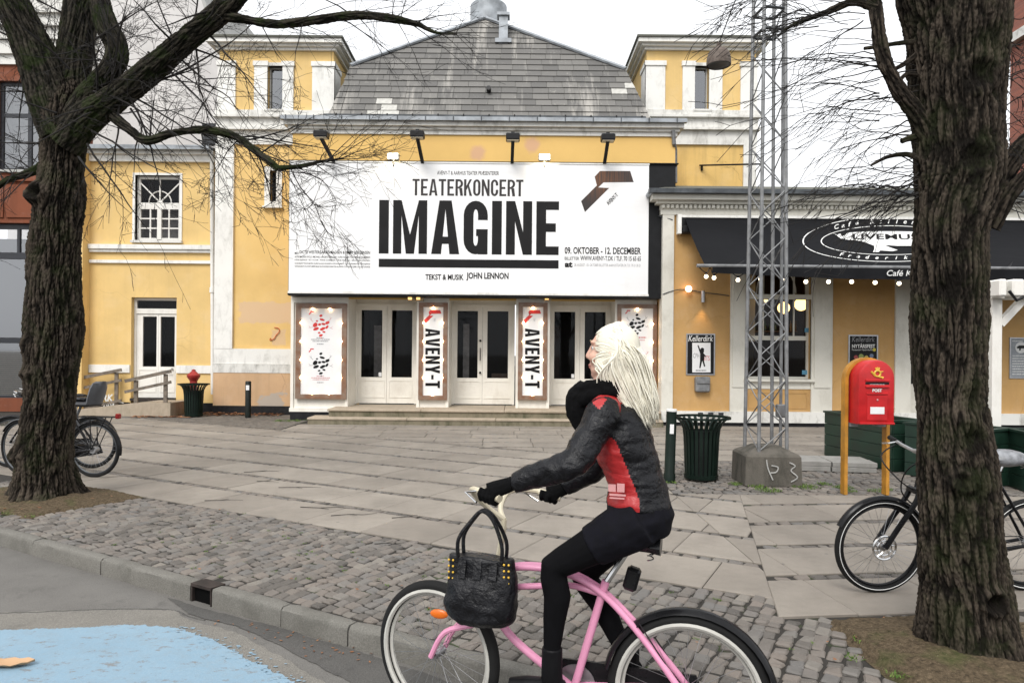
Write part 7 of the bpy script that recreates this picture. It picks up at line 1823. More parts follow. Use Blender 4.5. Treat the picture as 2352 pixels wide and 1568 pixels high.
m.build('seat_back', simple('seat_shell', (.09, .095, .105), .4), so, smooth=True)
m = MB(); m.tube([(.26, .1, z + .12), (.34, .11, z - .04), (.30, .12, z - .2)], .018, 6); m.tube([(.26, -.1, z + .12), (.34, -.11, z - .04), (.30, -.12, z - .2)], .018, 6); m.build('foot_rest', simple('seat_rest', (.12, .125, .135), .4), so, smooth=True)
b_ = dict(CITY, group='bicycles parked by the left tree', steer=R(8), rack=False, guard='bike_black')
bicycle('parked_bicycle', (-5.75, 9.55, 0), h1 + R(6), 'second black bicycle mostly hidden by the left lime tree', b_)

CITY2 = dict(R=.325, WB=1.06, paint='bike_black', head=(.80, .70, .86), bb=(.43, .28), seat=(.25, .82), saddle=(.22, .93), tyre=.022, rim='bike_black', reflex=True, disc=True, fork='bike_black', fork_r=.018,
    tubes=[('frame', [[(.80, 0, .80), (.27, 0, .74)], [(.81, 0, .70), (.43, 0, .28)], [(.43, 0, .28), (.25, 0, .84)], [(.82, 0, .68), (.785, 0, .88)]], [.02, .026, .018, .024]),
           ('chain_stay', [[(.43, .04, .28), (0, .06, .345)], [(.43, -.04, .28), (0, -.06, .345)]], .012), ('seat_stay', [[(.26, .03, .76), (0, .06, .345)], [(.26, -.03, .76), (0, -.06, .345)]], .010)],
    bar=dict(c=(.86, .98), half=[(0, 0, 0), (0, .12, .015), (-.02, .2, .02), (-.05, .33, .025)], mat='steel'), fenders=[('front', 25, 150, .026)], crank=R(-30), saddle_w=.08)
fh = Vector((2.52, 4.78, 0)); hdg = Vector((-.985, -.05)).normalized(); rp = fh - Vector((hdg.x, hdg.y, 0)) * 1.06
b3 = bicycle('parked_bicycle', rp, math.atan2(hdg.y, hdg.x), 'black bicycle with disc brake leaning behind the right lime tree', dict(CITY2, steer=R(2), lean=R(-4)))
m = MB(); m.sphere((.21, 0, .93), .145, 16, 1.05, .7, .40); m.build('saddle_cover', simple('grey_saddle_cover', (.34, .35, .37), .45, var=.35, scale=18, bump=.4), b3, smooth=True)
m = MB(); m.sphere((.33, .02, .62), .03, 8); m.build('red_clip', M['print_red'], b3, smooth=True)
m = MB(); m.tube(smooth_pts([(.78, .2, 1.0), (.98, .16, .9), (.96, .05, .72), (.84, .02, .6)], 6), .005, 5); m.tube(smooth_pts([(.80, -.22, 1.0), (1.02, -.1, .92), (.95, 0, .78), (.83, .02, .7)], 6), .005, 5); m.build('brake_cable', M['black_metal'], b3)

# ================================================================ PINK CRUISER AND RIDER
RC = Vector((.742, 2.883, ROAD_Z)); FWD = Vector((-1.106, .317, 0)).normalized(); LFT = Vector((-FWD.y, FWD.x, 0)); UP = Vector((0, 0, 1))
if LFT.y > 0: LFT = -LFT
CR = dict(R=.335, WB=1.15, paint='pink', head=(.84, .60, .80), bb=(.48, .29), seat=(.345, .76), saddle=(.255, .945), tyre=.028, wall=True, rim='white_rubber', wheel_reflector=True, saddle_w=.12,
    tubes=[('frame', [[(.845, .018, .765), (.70, .018, .80), (.52, .018, .79), (.36, .018, .72), (.19, .03, .56), (0, .06, .335)], [(.845, -.018, .765), (.70, -.018, .80), (.52, -.018, .79), (.36, -.018, .72), (.19, -.03, .56), (0, -.06, .335)], [(.85, 0, .69), (.66, 0, .715), (.50, 0, .735), (.36, 0, .71)], [(.87, 0, .62), (.75, 0, .47), (.48, 0, .29)], [(.48, 0, .29), (.345, 0, .77)], [(.885, 0, .58), (.835, 0, .82)]], [.014, .014, .014, .018, .018, .023]),
           ('chain_stay', [[(.48, .04, .29), (0, .06, .335)], [(.48, -.04, .29), (0, -.06, .335)]], .012)],
    bar=dict(c=(.80, 1.00), half=[(0, 0, 0), (.05, .06, .05), (.06, .17, .12), (-.03, .26, .13), (-.14, .285, .11)], mat='cream_paint', grip='cream_paint', tilt=.17), fenders=[('rear', 12, 165, .036)], guard='bike_black', crank=R(2), steer=R(-13))
M['cream_paint'] = simple('cream_handlebar', (.62, .56, .42), .35, var=.08)
cruiser = bicycle('cruiser_bicycle', RC, math.atan2(FWD.y, FWD.x), 'pink cruiser bicycle with white-walled tyres ridden along the kerb', CR)

rider = thing('person', RC + FWD * .3, label='rider with long white-blonde hair in a black and red leather jacket on the pink bicycle', cat='person')
def rp_(x, y, t=0.0): return meet(x, y, RC + LFT * t, LFT)
def off(p, f=0, l=0, u=0): return p + FWD * f + LFT * l + UP * u
def fuse(mb, voxel, it=8, fac=.5, rough=None):
    "weld overlapping closed shapes into one continuous skin"
    me = mb.mesh('fused', M['bike_black']); o = bpy.data.objects.new('fused', me); COL.objects.link(o)
    md = o.modifiers.new('r', 'REMESH'); md.mode = 'VOXEL'; md.voxel_size = voxel
    sm = o.modifiers.new('s', 'SMOOTH'); sm.iterations = it; sm.factor = fac
    bpy.context.view_layer.update(); e = bpy.data.meshes.new_from_object(o.evaluated_get(bpy.context.evaluated_depsgraph_get()))
    bpy.data.objects.remove(o); bpy.data.meshes.remove(me)
    if rough:
        n = len(e.vertices); co = np.zeros(n * 3, np.float32); e.vertices.foreach_get('co', co); co = co.reshape(-1, 3).astype(float); no = np.zeros(n * 3, np.float32); e.vertices.foreach_get('normal', no); no = no.reshape(-1, 3)
        d = sum(a * pnoise(co * np.array(s) + k * 7.7) for k, (s, a) in enumerate(rough)); co = co + no * d[:, None]; e.vertices.foreach_set('co', co.astype(np.float32).ravel())
    e.materials.clear(); e.polygons.foreach_set('use_smooth', [True] * len(e.polygons)); e.update(); return e
def part(name, me, mats, parent):
    for m_ in (mats if isinstance(mats, (list, tuple)) else [mats]): me.materials.append(m_)
    return link(name, me, parent, local=False)
def leather():
    n = N('black_leather'); p = n.pos(); w = n.noise(p, 16, 5, .6, .8)
    return n.bsdf(n.mix(n.ramp(w, [(.35, 0), (.7, 1)]), (.003, .003, .004), (.009, .0095, .012)), n.ramp(w, [(.3, .24), (.7, .46)]), 0, n.bump(n.math('ADD', w, n.math('MULTIPLY', n.noise(p, 90, 4), .25)), .8, .016), spec=.26)
M['leather'] = leather()
def red_leather():
    n = N('red_leather'); p = n.pos(); w = n.noise(n.pos((14, 14, 26)), 1, 5, .6, .6); return n.bsdf(n.mix(w, (.27, .008, .010), (.44, .022, .024)), .42, 0, n.bump(w, .5, .012))
M['red_leather'] = red_leather()
M['shoe_black'] = simple('black_shoe', (.005, .005, .006), .5, var=.2, spec=.15)
M['knit'] = simple('black_knit', (.005, .005, .0055), .95, var=.3, scale=60, bump=.6, spec=.1); M['tights'] = simple('black_tights', (.004, .004, .005), .85, var=.2, scale=30, spec=.1)
M['skirt'] = simple('dark_navy_skirt', (.006, .006, .010), .85, var=.25, scale=30, bump=.25, spec=.15)
def skin():
    n = N('skin'); f = n.noise(n.pos(), 18, 4); return n.bsdf(n.mix(f, (.52, .30, .22), (.60, .37, .28)), .5, Subsurface_Weight=.12)
M['skin'] = skin()

pel, waist, chest, nb_, nt = rp_(1472, 1186), rp_(1462, 1110), rp_(1428, 1005), rp_(1398, 922), rp_(1390, 880)
spine = (nb_ - pel).normalized(); front = (FWD - spine * FWD.dot(spine)).normalized()
hipL, hipR = off(pel, .02, .095, -.01), off(pel, .02, -.095, -.01)
shL, shR = off(nb_, .0, .165, -.045), off(nb_, .02, -.165, -.045)
bbw = RC + FWD * .48 + UP * .29
pedL, pedR = bbw + FWD * .17 + LFT * .125, bbw - FWD * .17 - LFT * .125
kneeL = rp_(1272, 1300, .12); ankL = rp_(1268, 1512, .12)
ankR = off(pedR, -.055, .01, .105); kneeR = rp_(1338, 1318, -.11)
grL = [c for c in bpy.data.objects if c.name.startswith('grip') and c.parent and c.parent.parent == cruiser]
elL, wrL, hdL = rp_(1318, 1064, .285), rp_(1172, 1112, .275), rp_(1140, 1124, .275)
elR, wrR, hdR = rp_(1372, 1072, -.25), rp_(1292, 1122, -.26), rp_(1262, 1138, -.265)

# body: one continuous figure
def legs(mb, g=0.0):
    for hip, knee, ank in ((hipL, kneeL, ankL), (hipR, kneeR, ankR)):
        th = (knee - hip); sh = (ank - knee); calf = -FWD
        pts = [hip - th * .06, hip + th * .25, hip + th * .6, hip + th * .9, knee, knee + sh * .12, knee + sh * .32 + calf * .018, knee + sh * .6 + calf * .006, knee + sh * .85, ank, ank + sh.normalized() * .05]
        mb.tube(pts, [r + g for r in (.092, .088, .070, .057, .055, .053, .054, .043, .034, .032, .034)], 14)
def head_parts(mb, hc, hf, hu, hl):
    def H(f, l, u): return hc + hf * f + hl * l + hu * u
    def ell(c, rf, rl, ru, n=20):
        b = len(mb.v); mb.sphere((0, 0, 0), 1, n)
        for i in range(b, len(mb.v)): x, y, z = mb.v[i]; mb.v[i] = tuple(c + hf * (x * rf) + hl * (y * rl) + hu * (z * ru))
    ell(H(-.012, 0, .025), .094, .073, .088); ell(H(.020, 0, -.02), .066, .060, .085); ell(H(.036, 0, -.070), .045, .046, .040); ell(H(.060, 0, -.092), .018, .022, .018)
    mb.tube([H(.078, 0, .030), H(.086, 0, .010), H(.096, 0, -.014), H(.090, 0, -.024)], [.008, .009, .0115, .009], 8)
    ell(H(.086, .009, -.022), .008, .008, .007, 8); ell(H(.086, -.009, -.022), .008, .008, .007, 8)
    for s in (-1, 1): ell(H(.068, s * .026, .046), .014, .026, .010, 10); ell(H(.060, s * .034, -.018), .026, .024, .026, 12)
    mb.tube([H(.074, .020, -.052), H(.083, 0, -.049), H(.074, -.020, -.052)], [.005, .007, .005], 8); mb.tube([H(.072, .018, -.062), H(.081, 0, -.062), H(.072, -.018, -.062)], [.005, .007, .005], 8)
    return H
hc = rp_(1401, 812); hu = (UP * .97 - FWD * .05 + spine * .1).normalized(); hf = (FWD - hu * FWD.dot(hu)).normalized(); hl = hf.cross(hu); hl = hl if hl.dot(LFT) > 0 else -hl
body = MB()
body.tube([off(pel, 0, 0, -.06), pel, waist, chest, off(nb_, 0, 0, -.05)], [.12, .15, .125, .14, .11], 18, flat=(tuple(front), .74))
body.tube([off(nb_, 0, 0, -.08), nb_, nt, hc + hu * -.04 - hf * .01], [.09, .062, .054, .052], 14)
legs(body)
for s_, e_, w_ in ((shL, elL, wrL), (shR, elR, wrR)): body.tube([s_.lerp(nb_, .45), s_, s_.lerp(e_, .5), e_, e_.lerp(w_, .35), w_], [.06, .058, .045, .040, .038, .027], 12)
H = head_parts(body, hc, hf, hu, hl)
for s in (-1, 1): body.tube([H(-.012, s * .073, .015), H(-.02, s * .083, .0), H(-.01, s * .074, -.035)], [.012, .016, .010], 8)
me = fuse(body, .0055, 4, .4)
me.materials.append(M['skin']); me.materials.append(M['tights'])
zc_ = (nb_.z + waist.z) / 2; me.polygons.foreach_set('material_index', [1 if p.center.z < zc_ else 0 for p in me.polygons]); bo = link('body', me, rider, local=False)
for s, nm in ((1, 'eye'), (-1, 'eye')):
    e = MB(); e.sphere(tuple(H(.0635, s * .029, .022)), .0112, 12); eo = e.build('eye', simple('eye_white', (.7, .7, .68), .15), rider, smooth=True, local=False)
    e = MB(); e.sphere(tuple(H(.0712, s * .030, .022)), .0052, 10); e.build('iris', simple('iris', (.03, .06, .09), .1), eo, smooth=True, local=False)
    e = MB(); e.tube([H(.080, s * .012, .047), H(.080, s * .028, .053), H(.066, s * .046, .047)], [.003, .004, .002], 6); e.build('eyebrow', simple('brow', (.32, .24, .14), .8), rider, local=False)
e = MB(); e.tube([H(.077, .019, -.054), H(.0865, 0, -.052), H(.077, -.019, -.054)], [.002, .005, .002], 8); e.tube([H(.075, .017, -.060), H(.0845, 0, -.061), H(.075, -.017, -.060)], [.002, .005, .002], 8); e.build('lips', simple('lip', (.50, .16, .14), .45), rider, smooth=True, local=False)

# jacket: torso with red side panels
def V_of(p):
    d = p - Vector((0, 0, HC)); x, y = d.x / d.y * F, -d.z / d.y * F; return CX + x * _c - y * _s, YH + x * _s + y * _c
jk = MB(); hem = rp_(1466, 1150)
jk.tube([off(hem, .0, 0, -.02), hem, waist, waist.lerp(chest, .5), chest, chest.lerp(nb_, .55), off(nb_, 0, 0, -.02), off(nb_, .005, 0, .03)], [.168, .170, .150, .156, .165, .160, .118, .068], 22, flat=(tuple(front), .78))
for s_ in (shL, shR): b = len(jk.v); jk.sphere(tuple(s_), .074, 14)
jk.tube([shL, off(nb_, 0, 0, -.01), shR], [.066, .075, .066], 14)
me = fuse(jk, .007, 6, .45, [((5, 5, 18), .012), ((14, 14, 46), .006), ((48, 48, 60), .0022)])
side = [(1388, 1002), (1412, 1008), (1430, 1050), (1450, 1100), (1468, 1146), (1468, 1175), (1400, 1175), (1386, 1110), (1368, 1040)]
yoke = [(1360, 925), (1392, 880), (1440, 896), (1425, 930), (1398, 912), (1376, 940)]
def inside(poly, x, y):
    c = False
    for i in range(len(poly)):
        (x0, y0), (x1, y1) = poly[i], poly[i - 1]
        if (y0 > y) != (y1 > y) and x < (x1 - x0) * (y - y0) / (y1 - y0) + x0: c = not c
    return c
def jmat(p):
    l = (p - RC).dot(LFT); q = p if l > 0 else p - LFT * (2 * l)
    x, y = V_of(q); return 1 if (inside(side, x, y) and abs(l) > .05) or inside(yoke, x, y) else 0
me.materials.append(M['leather']); me.materials.append(M['red_leather']); me.polygons.foreach_set('material_index', [jmat(Vector(p.center)) for p in me.polygons]); jo = link('jacket', me, rider, local=False)
pr_ = rp_(1418, 1128, .158) + LFT * .012; jp = MB()
for a, b, c, d in ((0, .03, .0, .035), (-.035, -.005, .0, .03), (-.03, .035, -.016, -.008), (-.03, .03, -.028, -.022)): jp.add([pr_ - FWD * a + UP * c, pr_ - FWD * b + UP * c, pr_ - FWD * b + UP * d, pr_ - FWD * a + UP * d], [(0, 1, 2, 3)])
jp.build('jacket_print', M['print_pink'], rider, local=False)
m = MB(); q_ = RC + FWD * .27 + UP * .82; m.rbox(-.03, .03, -.025, .025, -.05, .05, .012); rl = m.build('rear_lamp', M['bike_black'], cruiser); rl.location = (.235, 0, .79); rl.rotation_euler = (0, R(-15), 0)
for s_, e_, w_ in ((shL, elL, wrL), (shR, elR, wrR)):
    sl = MB(); sl.tube(smooth_pts([s_.lerp(nb_, .2), s_, s_.lerp(e_, .5), e_, e_.lerp(w_, .4), e_.lerp(w_, .93)], 3), interp([.070, .073, .062, .058, .053, .043], 3), 14)
    sme = fuse(sl, .006, 5, .45, [((10, 10, 14), .012), ((24, 24, 30), .007), ((55, 55, 55), .002)]); sme.materials.append(M['leather']); sme.materials.append(M['red_leather'])
    sme.polygons.foreach_set('material_index', [1 if (p.center.z > nb_.z - .055 and abs((Vector(p.center) - RC).dot(LFT)) < .165) else 0 for p in sme.polygons]); link('sleeve', sme, rider, local=False)
# skirt
sk = MB(); sk.tube([rp_(1464, 1128), off(hem, 0, 0, -.01), off(pel, .0, 0, .0), off(pel, -.01, 0, -.075)], [.15, .166, .176, .14], 20, flat=(tuple(front), .80))
for hip, knee in ((hipL, kneeL), (hipR, kneeR)): sk.tube([hip - (knee - hip) * .1, hip + (knee - hip) * .2, hip + (knee - hip) * .52], [.108, .102, .086], 16)
part('skirt', fuse(sk, .0065, 8, .5, [((9, 9, 16), .006), ((26, 26, 40), .0025)]), M['skirt'], rider)
tg = MB(); legs(tg, .004); part('tights', fuse(tg, .006, 5, .5, [((22, 22, 22), .0015)]), M['tights'], rider)
# scarf: thick knitted loops round the neck and a hanging front
sf = MB()
for k, (u_, r_, th) in enumerate(((-.01, .085, .036), (.03, .078, .034))):
    c = off(nb_.lerp(nt, .5), .02, 0, u_ - .01); sf.tube([c + FWD * (r_ * 1.15 * math.cos(a)) + LFT * (r_ * math.sin(a)) + UP * (.018 * math.sin(a + k) - .03 * math.cos(a)) for a in [2 * math.pi * i / 20 for i in range(20)]], th, 10, closed=True)
sf.tube(smooth_pts([rp_(1352, 892, .02), rp_(1330, 915, .03), rp_(1327, 950, .04), rp_(1340, 985, .05)], 4), interp([.05, .058, .050, .03], 4), 12)
part('scarf', fuse(sf, .006, 4, .4, [((30, 30, 30), .006), ((70, 70, 70), .003)]), M['knit'], rider)
# gloved hands closed round the grips
gr_obj = [c for ch in cruiser.children if ch.name.startswith('handlebar') for c in ch.children if c.name.startswith('grip')]
Mc = world_of(cruiser)
for wr, side_, go in ((wrL, 1, gr_obj[1]), (wrR, -1, gr_obj[0])):
    vs = [Mc @ v.co for v in go.data.vertices]; n2 = len(vs) // 2; g0 = sum(vs[:10], Vector()) / 10; g1 = sum(vs[-10:], Vector()) / 10; ax = (g1 - g0).normalized(); gc = g0.lerp(g1, .5)
    fw_ = (gc - wr); fw_ = (fw_ - ax * fw_.dot(ax)).normalized(); up_ = ax.cross(fw_); up_ = up_ if up_.z > 0 else -up_
    gl = MB(); gl.tube([wr - (gc - wr) * .18, wr, wr.lerp(gc, .55) + up_ * .012, gc + up_ * .022], [.036, .034, .040, .040], 12, flat=(tuple(up_), .72))
    for k, fl in enumerate((.9, 1.0, .97, .82)):                 # four fingers, unequal, curled over the grip
        c = gc + ax * (-.033 + .022 * k); r = .027
        gl.tube([c + fw_ * (r * math.cos(a) * 1.1) + up_ * (r * math.sin(a)) for a in [R(100 - 62 * j * fl) for j in range(5)]], [.0125, .012, .011, .0105, .009], 8)
    c = gc - ax * (.05 * 1) * (1 if (wr - gc).length else 1); gl.tube([wr.lerp(gc, .6) - LFT * (side_ * .02), gc - LFT * (side_ * .040) - up_ * .004, gc - LFT * (side_ * .042) + fw_ * .022 - up_ * .018], [.016, .0135, .011], 8)
    part('glove', fuse(gl, .004, 3, .4, [((40, 40, 40), .0012)]), M['knit'], rider)
# shoes
for an, pd in ((ankL, pedL), (ankR, pedR)):
    sl_ = (pd - an); so_ = MB(); sole = pd.z + .024; h_ = Vector((an.x, an.y, sole + .03)); toe = h_ + FWD * .185; heel = h_ - FWD * .055
    so_.tube([Vector((an.x, an.y, an.z + .05)), an, h_ + UP * .025], [.044, .044, .046], 12)
    so_.tube([heel, h_ + FWD * .03, h_ + FWD * .11 - UP * .004, toe - UP * .008], [.036, .040, .040, .026], 12, flat=((0, 0, 1), .82))
    part('shoe', fuse(so_, .005, 4, .4), M['shoe_black'], rider)
# hair: long pale locks combed back by the wind
def hair_mat():
    n = N('platinum_hair'); r = n.rand(); s_ = n.noise(n.pos((50, 50, 14)), 1, 4)
    col = n.mix(r, (.72, .68, .56), (.84, .81, .70)); col = n.mix(n.math('MULTIPLY', s_, .22), col, (.48, .45, .35)); return n.bsdf(col, .42, 0, None, spec=.5)
M['hair'] = hair_mat()
rr = random.Random(77); hb = MB()
tips_px = [(1496, 998), (1504, 960), (1505, 920), (1488, 985), (1470, 985), (1478, 1000), (1450, 965), (1500, 990)]
cap = MB()
def capp(s, th): return H(-.016 + .104 * math.sin(th) * math.cos(s), .085 * math.sin(th) * math.sin(s), .028 + .100 * math.cos(th))
N_L = 2300
EDGE = [((1358, 872), (1472, 806)), ((1378, 925), (1496, 868)), ((1418, 968), (1506, 925)), ((1462, 1002), (1509, 972))]
for k in range(N_L):
    s = rr.uniform(-math.pi, math.pi); th = math.acos(rr.uniform(-.15, 1))
    if abs(s) < .70 and th > .84 + .12 * rr.random(): continue          # face stays free
    root = capp(s, th); lat = (root - hc).dot(hl); nrm = (root - hc).normalized(); up01 = max(0, min(1, .5 + (root - hc).dot(hu) / .2))
    q_ = max(0, min(1, .12 + .80 * up01 * (1 - .35 * abs(lat) / .085) + rr.gauss(0, .10)))
    if (root - hc).dot(hf) > .01 and abs(lat) > .04: q_ *= .55
    pts = [root - nrm * .006, root + nrm * .010 - hf * .035 - hu * .010]
    if (root - hc).dot(hf) < -.02: pts[1] = root + nrm * .008 - hu * .03
    if (root - hc).dot(hf) > 0: pts.append(H(-.045, lat * 1.15 + math.copysign(.012, lat), -.01 + .085 * (up01 - .5)))
    if (root - hc).dot(hf) > .02 and abs(lat) > .03: pts.append(H(.036 + rr.gauss(0, .010), math.copysign(.076, lat), -.035 + rr.gauss(0, .015)))
    for e, ((xa, ya), (xb, yb)) in enumerate(EDGE): pts.append(rp_(xa + (xb - xa) * q_ + rr.gauss(0, 2.0 + e), ya + (yb - ya) * q_ + rr.gauss(0, 2 + e * 1.5), lat * (1.15, 1.0, .8, .55)[e] + rr.gauss(0, .006)))
    q = smooth_pts(pts, 4); n = len(q); w0 = rr.uniform(.0014, .0036); cut = rr.uniform(.82, 1); q = q[:max(8, int(n * cut))]; n = len(q)
    hb.tube(q, [w0 * min(1, .5 + 3 * i / n) * (1 if i < n * .75 else max(.08, 1 - ((i / n - .75) / .25) ** 1.6)) for i in range(n)], 5)
core = MB(); b0 = len(core.v); core.sphere((0, 0, 0), 1, 20)
for i in range(b0, len(core.v)): x, y, z = core.v[i]; core.v[i] = tuple(H(-.028 + .102 * x, .088 * y, .030 + .102 * z))
core.tube([H(-.06, 0, .0), rp_(1424, 872), rp_(1446, 920), rp_(1472, 960), rp_(1486, 982)], [.092, .104, .094, .060, .025], 16, flat=(tuple(LFT), .8))
cm = fuse(core, .008, 6, .5)
keepf = []
for p in cm.polygons:
    c = Vector(p.center) - hc
    keepf.append(not (c.dot(hf) > .035 and c.dot(hu) < .055))
hb.add([tuple(v.co) for v in cm.vertices], [tuple(p.vertices) for p, k_ in zip(cm.polygons, keepf) if k_])
ho = hb.build('hair', M['hair'], rider, smooth='all', local=False)
# ---- handbag hung on the handlebar
bg_c = rp_(1106, 1345, .10)
bag = thing('handbag', bg_c - UP * .15, label='black leather handbag with gold studs hanging from the handlebar', cat='handbag')
bgm = MB(); vs = []; prof = [(-.155, .115, .060), (-.13, .150, .085), (-.07, .165, .095), (.0, .160, .080), (.08, .148, .055), (.13, .146, .045)]; n = 28
for z_, a_, b_ in prof:
    for k in range(n): a = 2 * math.pi * k / n; ca, sa = math.cos(a), math.sin(a); vs.append(bg_c + FWD * (a_ * math.copysign(abs(ca) ** .7, ca)) + LFT * (b_ * math.copysign(abs(sa) ** .8, sa)) + UP * z_)
bgm.add(vs, [(i * n + k, i * n + (k + 1) % n, (i + 1) * n + (k + 1) % n, (i + 1) * n + k) for i in range(len(prof) - 1) for k in range(n)] + [tuple(range(n))[::-1], tuple((len(prof) - 1) * n + k for k in range(n))])
part('body', fuse(bgm, .006, 6, .5, [((10, 10, 10), .016), ((26, 26, 26), .006)]), M['leather'], bag)
top = rp_(1110, 1172, .10)
for l_ in (.035, -.035):
    hs = MB(); a, b = bg_c + FWD * .095 + UP * .115 + LFT * l_, bg_c - FWD * .10 + UP * .115 + LFT * l_; hs.tube(smooth_pts([a, a + UP * .09 + FWD * .0, top + FWD * .045 - UP * .04 + LFT * l_ * .5, top + LFT * l_ * .4, top - FWD * .05 - UP * .035 + LFT * l_ * .5, b + UP * .08, b], 5), .0085, 8); hs.build('strap', M['leather'], bag, smooth=True, local=False)
for k, f_ in enumerate((-.135, -.115, .115, .135)):
    for j in range(4): MB().sphere(tuple(bg_c + FWD * f_ + LFT * (.055 - .01 * abs(f_) / .135) + UP * (.115 - .026 * j)), .0052, 8).build('stud', M['gold'], bag, smooth=True, local=False)
for f_ in (-.07, 0, .07): m = MB(); m.bar(bg_c + FWD * f_ + LFT * .052 + UP * .12, bg_c + FWD * f_ + LFT * .07 + UP * .05, .035, .006, tuple(LFT)); m.build('tab', M['leather'], bag, local=False)

# ================================================================ SMALL THINGS ON THE GROUND
rr = random.Random(55)
def leaf_into(mb, p, s, rz, curl=.3):
    pts = [(-1, 0), (-.55, .42), (.1, .5), (.7, .25), (1, 0), (.7, -.25), (.1, -.5), (-.55, -.42)]; c, s_ = math.cos(rz), math.sin(rz); t1, t2 = rr.gauss(0, curl), rr.gauss(0, curl)
    mb.add([(p[0] + s * (x * c - y * s_), p[1] + s * (x * s_ + y * c), p[2] + s * max(0, .12 + t1 * x * .4 + t2 * y * .6 + curl * .5 * (x * x + y * y * 2))) for x, y in pts], [tuple(range(8))])
lf = MB()
for k in range(520):                                     # drift of dead leaves along the foot of the wall and the ramp
    x = rr.uniform(-8.4, -5.9) if k < 380 else rr.uniform(-9.3, -7.8); y = (18.05 - abs(rr.gauss(0, .22))) if k < 380 else 17.2 - abs(rr.gauss(0, .12)); leaf_into(lf, (x, y, .005 + rr.random() * .05 * max(0, 1 - (18.1 - y) * 2)), rr.uniform(.03, .065), rr.uniform(0, 6.3))
tag(lf.build('leaf_litter', M['leaf_dry']), 'drift of brown dead leaves along the foot of the left tower', 'leaves', kind='stuff')
lf = MB()
for k in range(48):                                      # scraps in the gutter and on the kerb
    t = rr.random(); a = G(505 + 330 * t + rr.gauss(0, 25), 1418 + 95 * t + rr.gauss(0, 10)); leaf_into(lf, (a.x, a.y, ROAD_Z + .008), rr.uniform(.004, .014), rr.uniform(0, 6.3))
for k in range(34): p = kp(rr.uniform(-7, 3), rr.uniform(3.25, 4.7)); leaf_into(lf, (p.x, p.y, .004), rr.uniform(.008, .018), rr.uniform(0, 6.3))
for k in range(60): leaf_into(lf, (rr.uniform(1.95, 3.2), rr.uniform(3.0, 4.25), .03), rr.uniform(.008, .02), rr.uniform(0, 6.3))
for k in range(40): p = D28 * rr.uniform(-9, -7.25) + N28 * rr.uniform(3.75, 4.9); leaf_into(lf, (p.x, p.y, .03), rr.uniform(.01, .025), rr.uniform(0, 6.3))
for k in range(26): leaf_into(lf, (rr.uniform(-7, 5), rr.uniform(5.5, 14), .006), rr.uniform(.01, .022), rr.uniform(0, 6.3))
tag(lf.build('gutter_litter', M['leaf_dry']), 'small brown leaf scraps scattered in the gutter and on the paving', 'leaves', kind='stuff')
t = thing('dead_leaf', G(28, 1532) + Vector((0, 0, .006)), label='large pale brown dead leaf lying on the blue road paint', cat='leaf')
m = MB(); n = 9; vs = []
for i in range(n + 1):
    u = -1 + 2 * i / n; w_ = .045 * (1 - u * u) ** .6 * (1.1 - .2 * u)
    for j in (-1, -.5, 0, .5, 1): vs.append((.115 * u, w_ * j, .004 + .022 * j * j * (1 - .3 * u) + .012 * (u + .2) ** 2 + .004 * math.sin(u * 9 + j * 3)))
m.add(vs, [(i * 5 + j, (i + 1) * 5 + j, (i + 1) * 5 + j + 1, i * 5 + j + 1) for i in range(n) for j in range(4)]); m.build('blade', M['leaf_tan'], t, smooth='all'); m = MB(); m.tube([(-.11, 0, .012), (-.15, .03, .025), (-.17, .05, .05)], .003, 5); m.build('stalk', M['brown_wood'], t); t.rotation_euler = (0, 0, R(8))
gs = MB()
def tuft(x, y, n, r, h, z=0.0):
    for k in range(n):
        a = rr.uniform(0, 6.28); q = r * rr.random() ** .6; b = Vector((x + q * math.cos(a), y + q * math.sin(a), z)); d = Vector((rr.gauss(0, .6), rr.gauss(0, .6), 1)).normalized(); L = h * rr.uniform(.4, 1.1); w_ = Vector((-d.y + .01, d.x, 0)).normalized() * rr.uniform(.0018, .0042)
        gs.add([b - w_, b + w_, b + d * L * .6 + w_ * .7, b + d * L + Vector((rr.gauss(0, .01), rr.gauss(0, .01), -L * .1)), b + d * L * .6 - w_ * .7], [(0, 1, 2, 3, 4)])
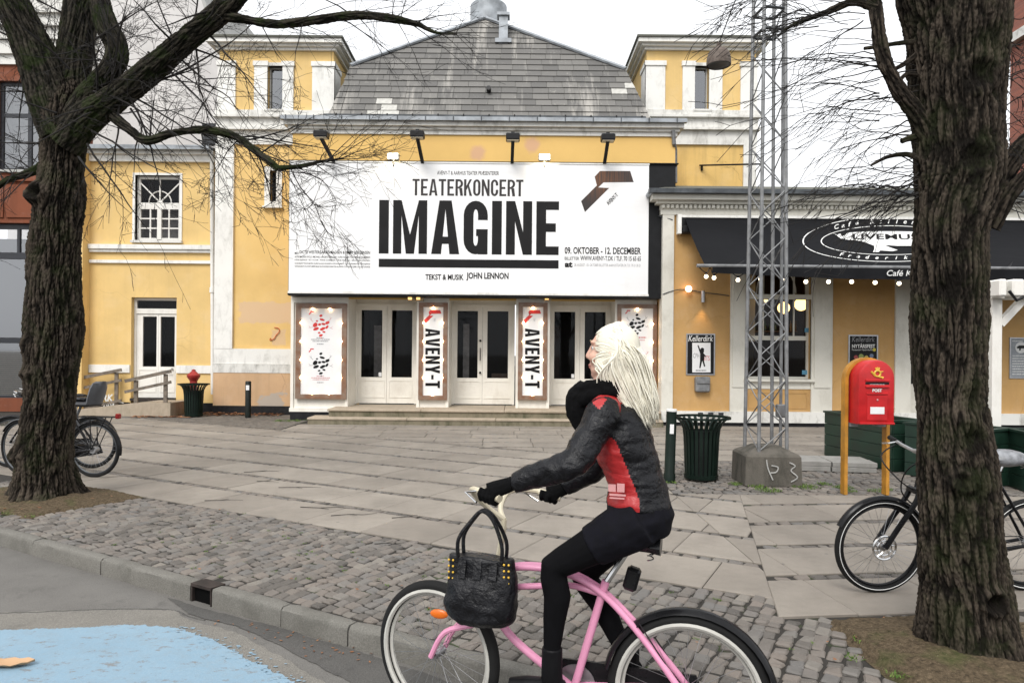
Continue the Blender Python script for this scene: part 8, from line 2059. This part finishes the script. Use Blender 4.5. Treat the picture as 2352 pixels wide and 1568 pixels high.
for x, y, n, r in ((1690, 1112, 60, .09), (1735, 1116, 90, .10), (1762, 1126, 140, .16), (1850, 1118, 170, .18), (1893, 1112, 60, .09), (1935, 1120, 120, .12), (1950, 1128, 70, .09), (1540, 1108, 60, .08), (2010, 1128, 60, .1), (1715, 1108, 40, .07), (2035, 1125, 50, .08)):
    p = ground(x, y); tuft(p.x, p.y, int(n * 1.4), r, .045)
for x, y in ((2230, 1530), (2120, 1500), (1980, 1480), (2040, 1440), (2300, 1545), (2080, 1520), (1960, 1520), (2200, 1455), (2060, 1560)): p = ground(x, y); tuft(p.x, p.y, 45, .05, .022, .02)
for k in range(150): p = kp(rr.uniform(-6, 2.6), rr.uniform(3.25, 4.7)); tuft(p.x, p.y, rr.randint(4, 14), .022, .014, -.006)
for k in range(30): p = D28 * rr.uniform(-8.8, -7.2) + N28 * rr.uniform(3.72, 4.0); tuft(p.x, p.y, 14, .05, .03, .0)
for k in range(24): tuft(rr.uniform(-5.6, -4.9), rr.uniform(16.2, 16.6), 14, .06, .05)
tag(gs.build('grass_tufts', M['grass']), 'small green grass tufts sprouting between the setts and round the mast', 'grass', kind='stuff')
tw = MB()
for x, y, L, a in ((560, 1085, .45, .2), (640, 1120, .5, .05), (690, 1165, .55, -.1), (760, 1185, .45, .3), (470, 1150, .4, .1), (900, 1190, .4, -.2), (420, 1075, .35, .2), (1100, 1030, .4, .1), (860, 1250, .25, .2), (590, 1105, .3, -.2), (2050, 1485, .3, -.6), (2000, 1445, .22, .2)):
    p = ground(x, y) + Vector((0, 0, .006)); d = Vector((math.cos(a), math.sin(a), 0)); q = [p, p + d * L * .4 + Vector((0, rr.gauss(0, .03), .004)), p + d * L * .7 + Vector((0, rr.gauss(0, .05), .003)), p + d * L]; tw.tube(q, [.0038, .003, .0025, .0015], 5); tw.tube([q[1], q[1] + Vector((L * .2, rr.choice((-1, 1)) * L * .15, .004))], [.003, .0015], 4)
tag(tw.build('fallen_twigs', M['twig']), 'thin dark fallen twigs scattered over the pale paving slabs', 'twigs', kind='stuff')
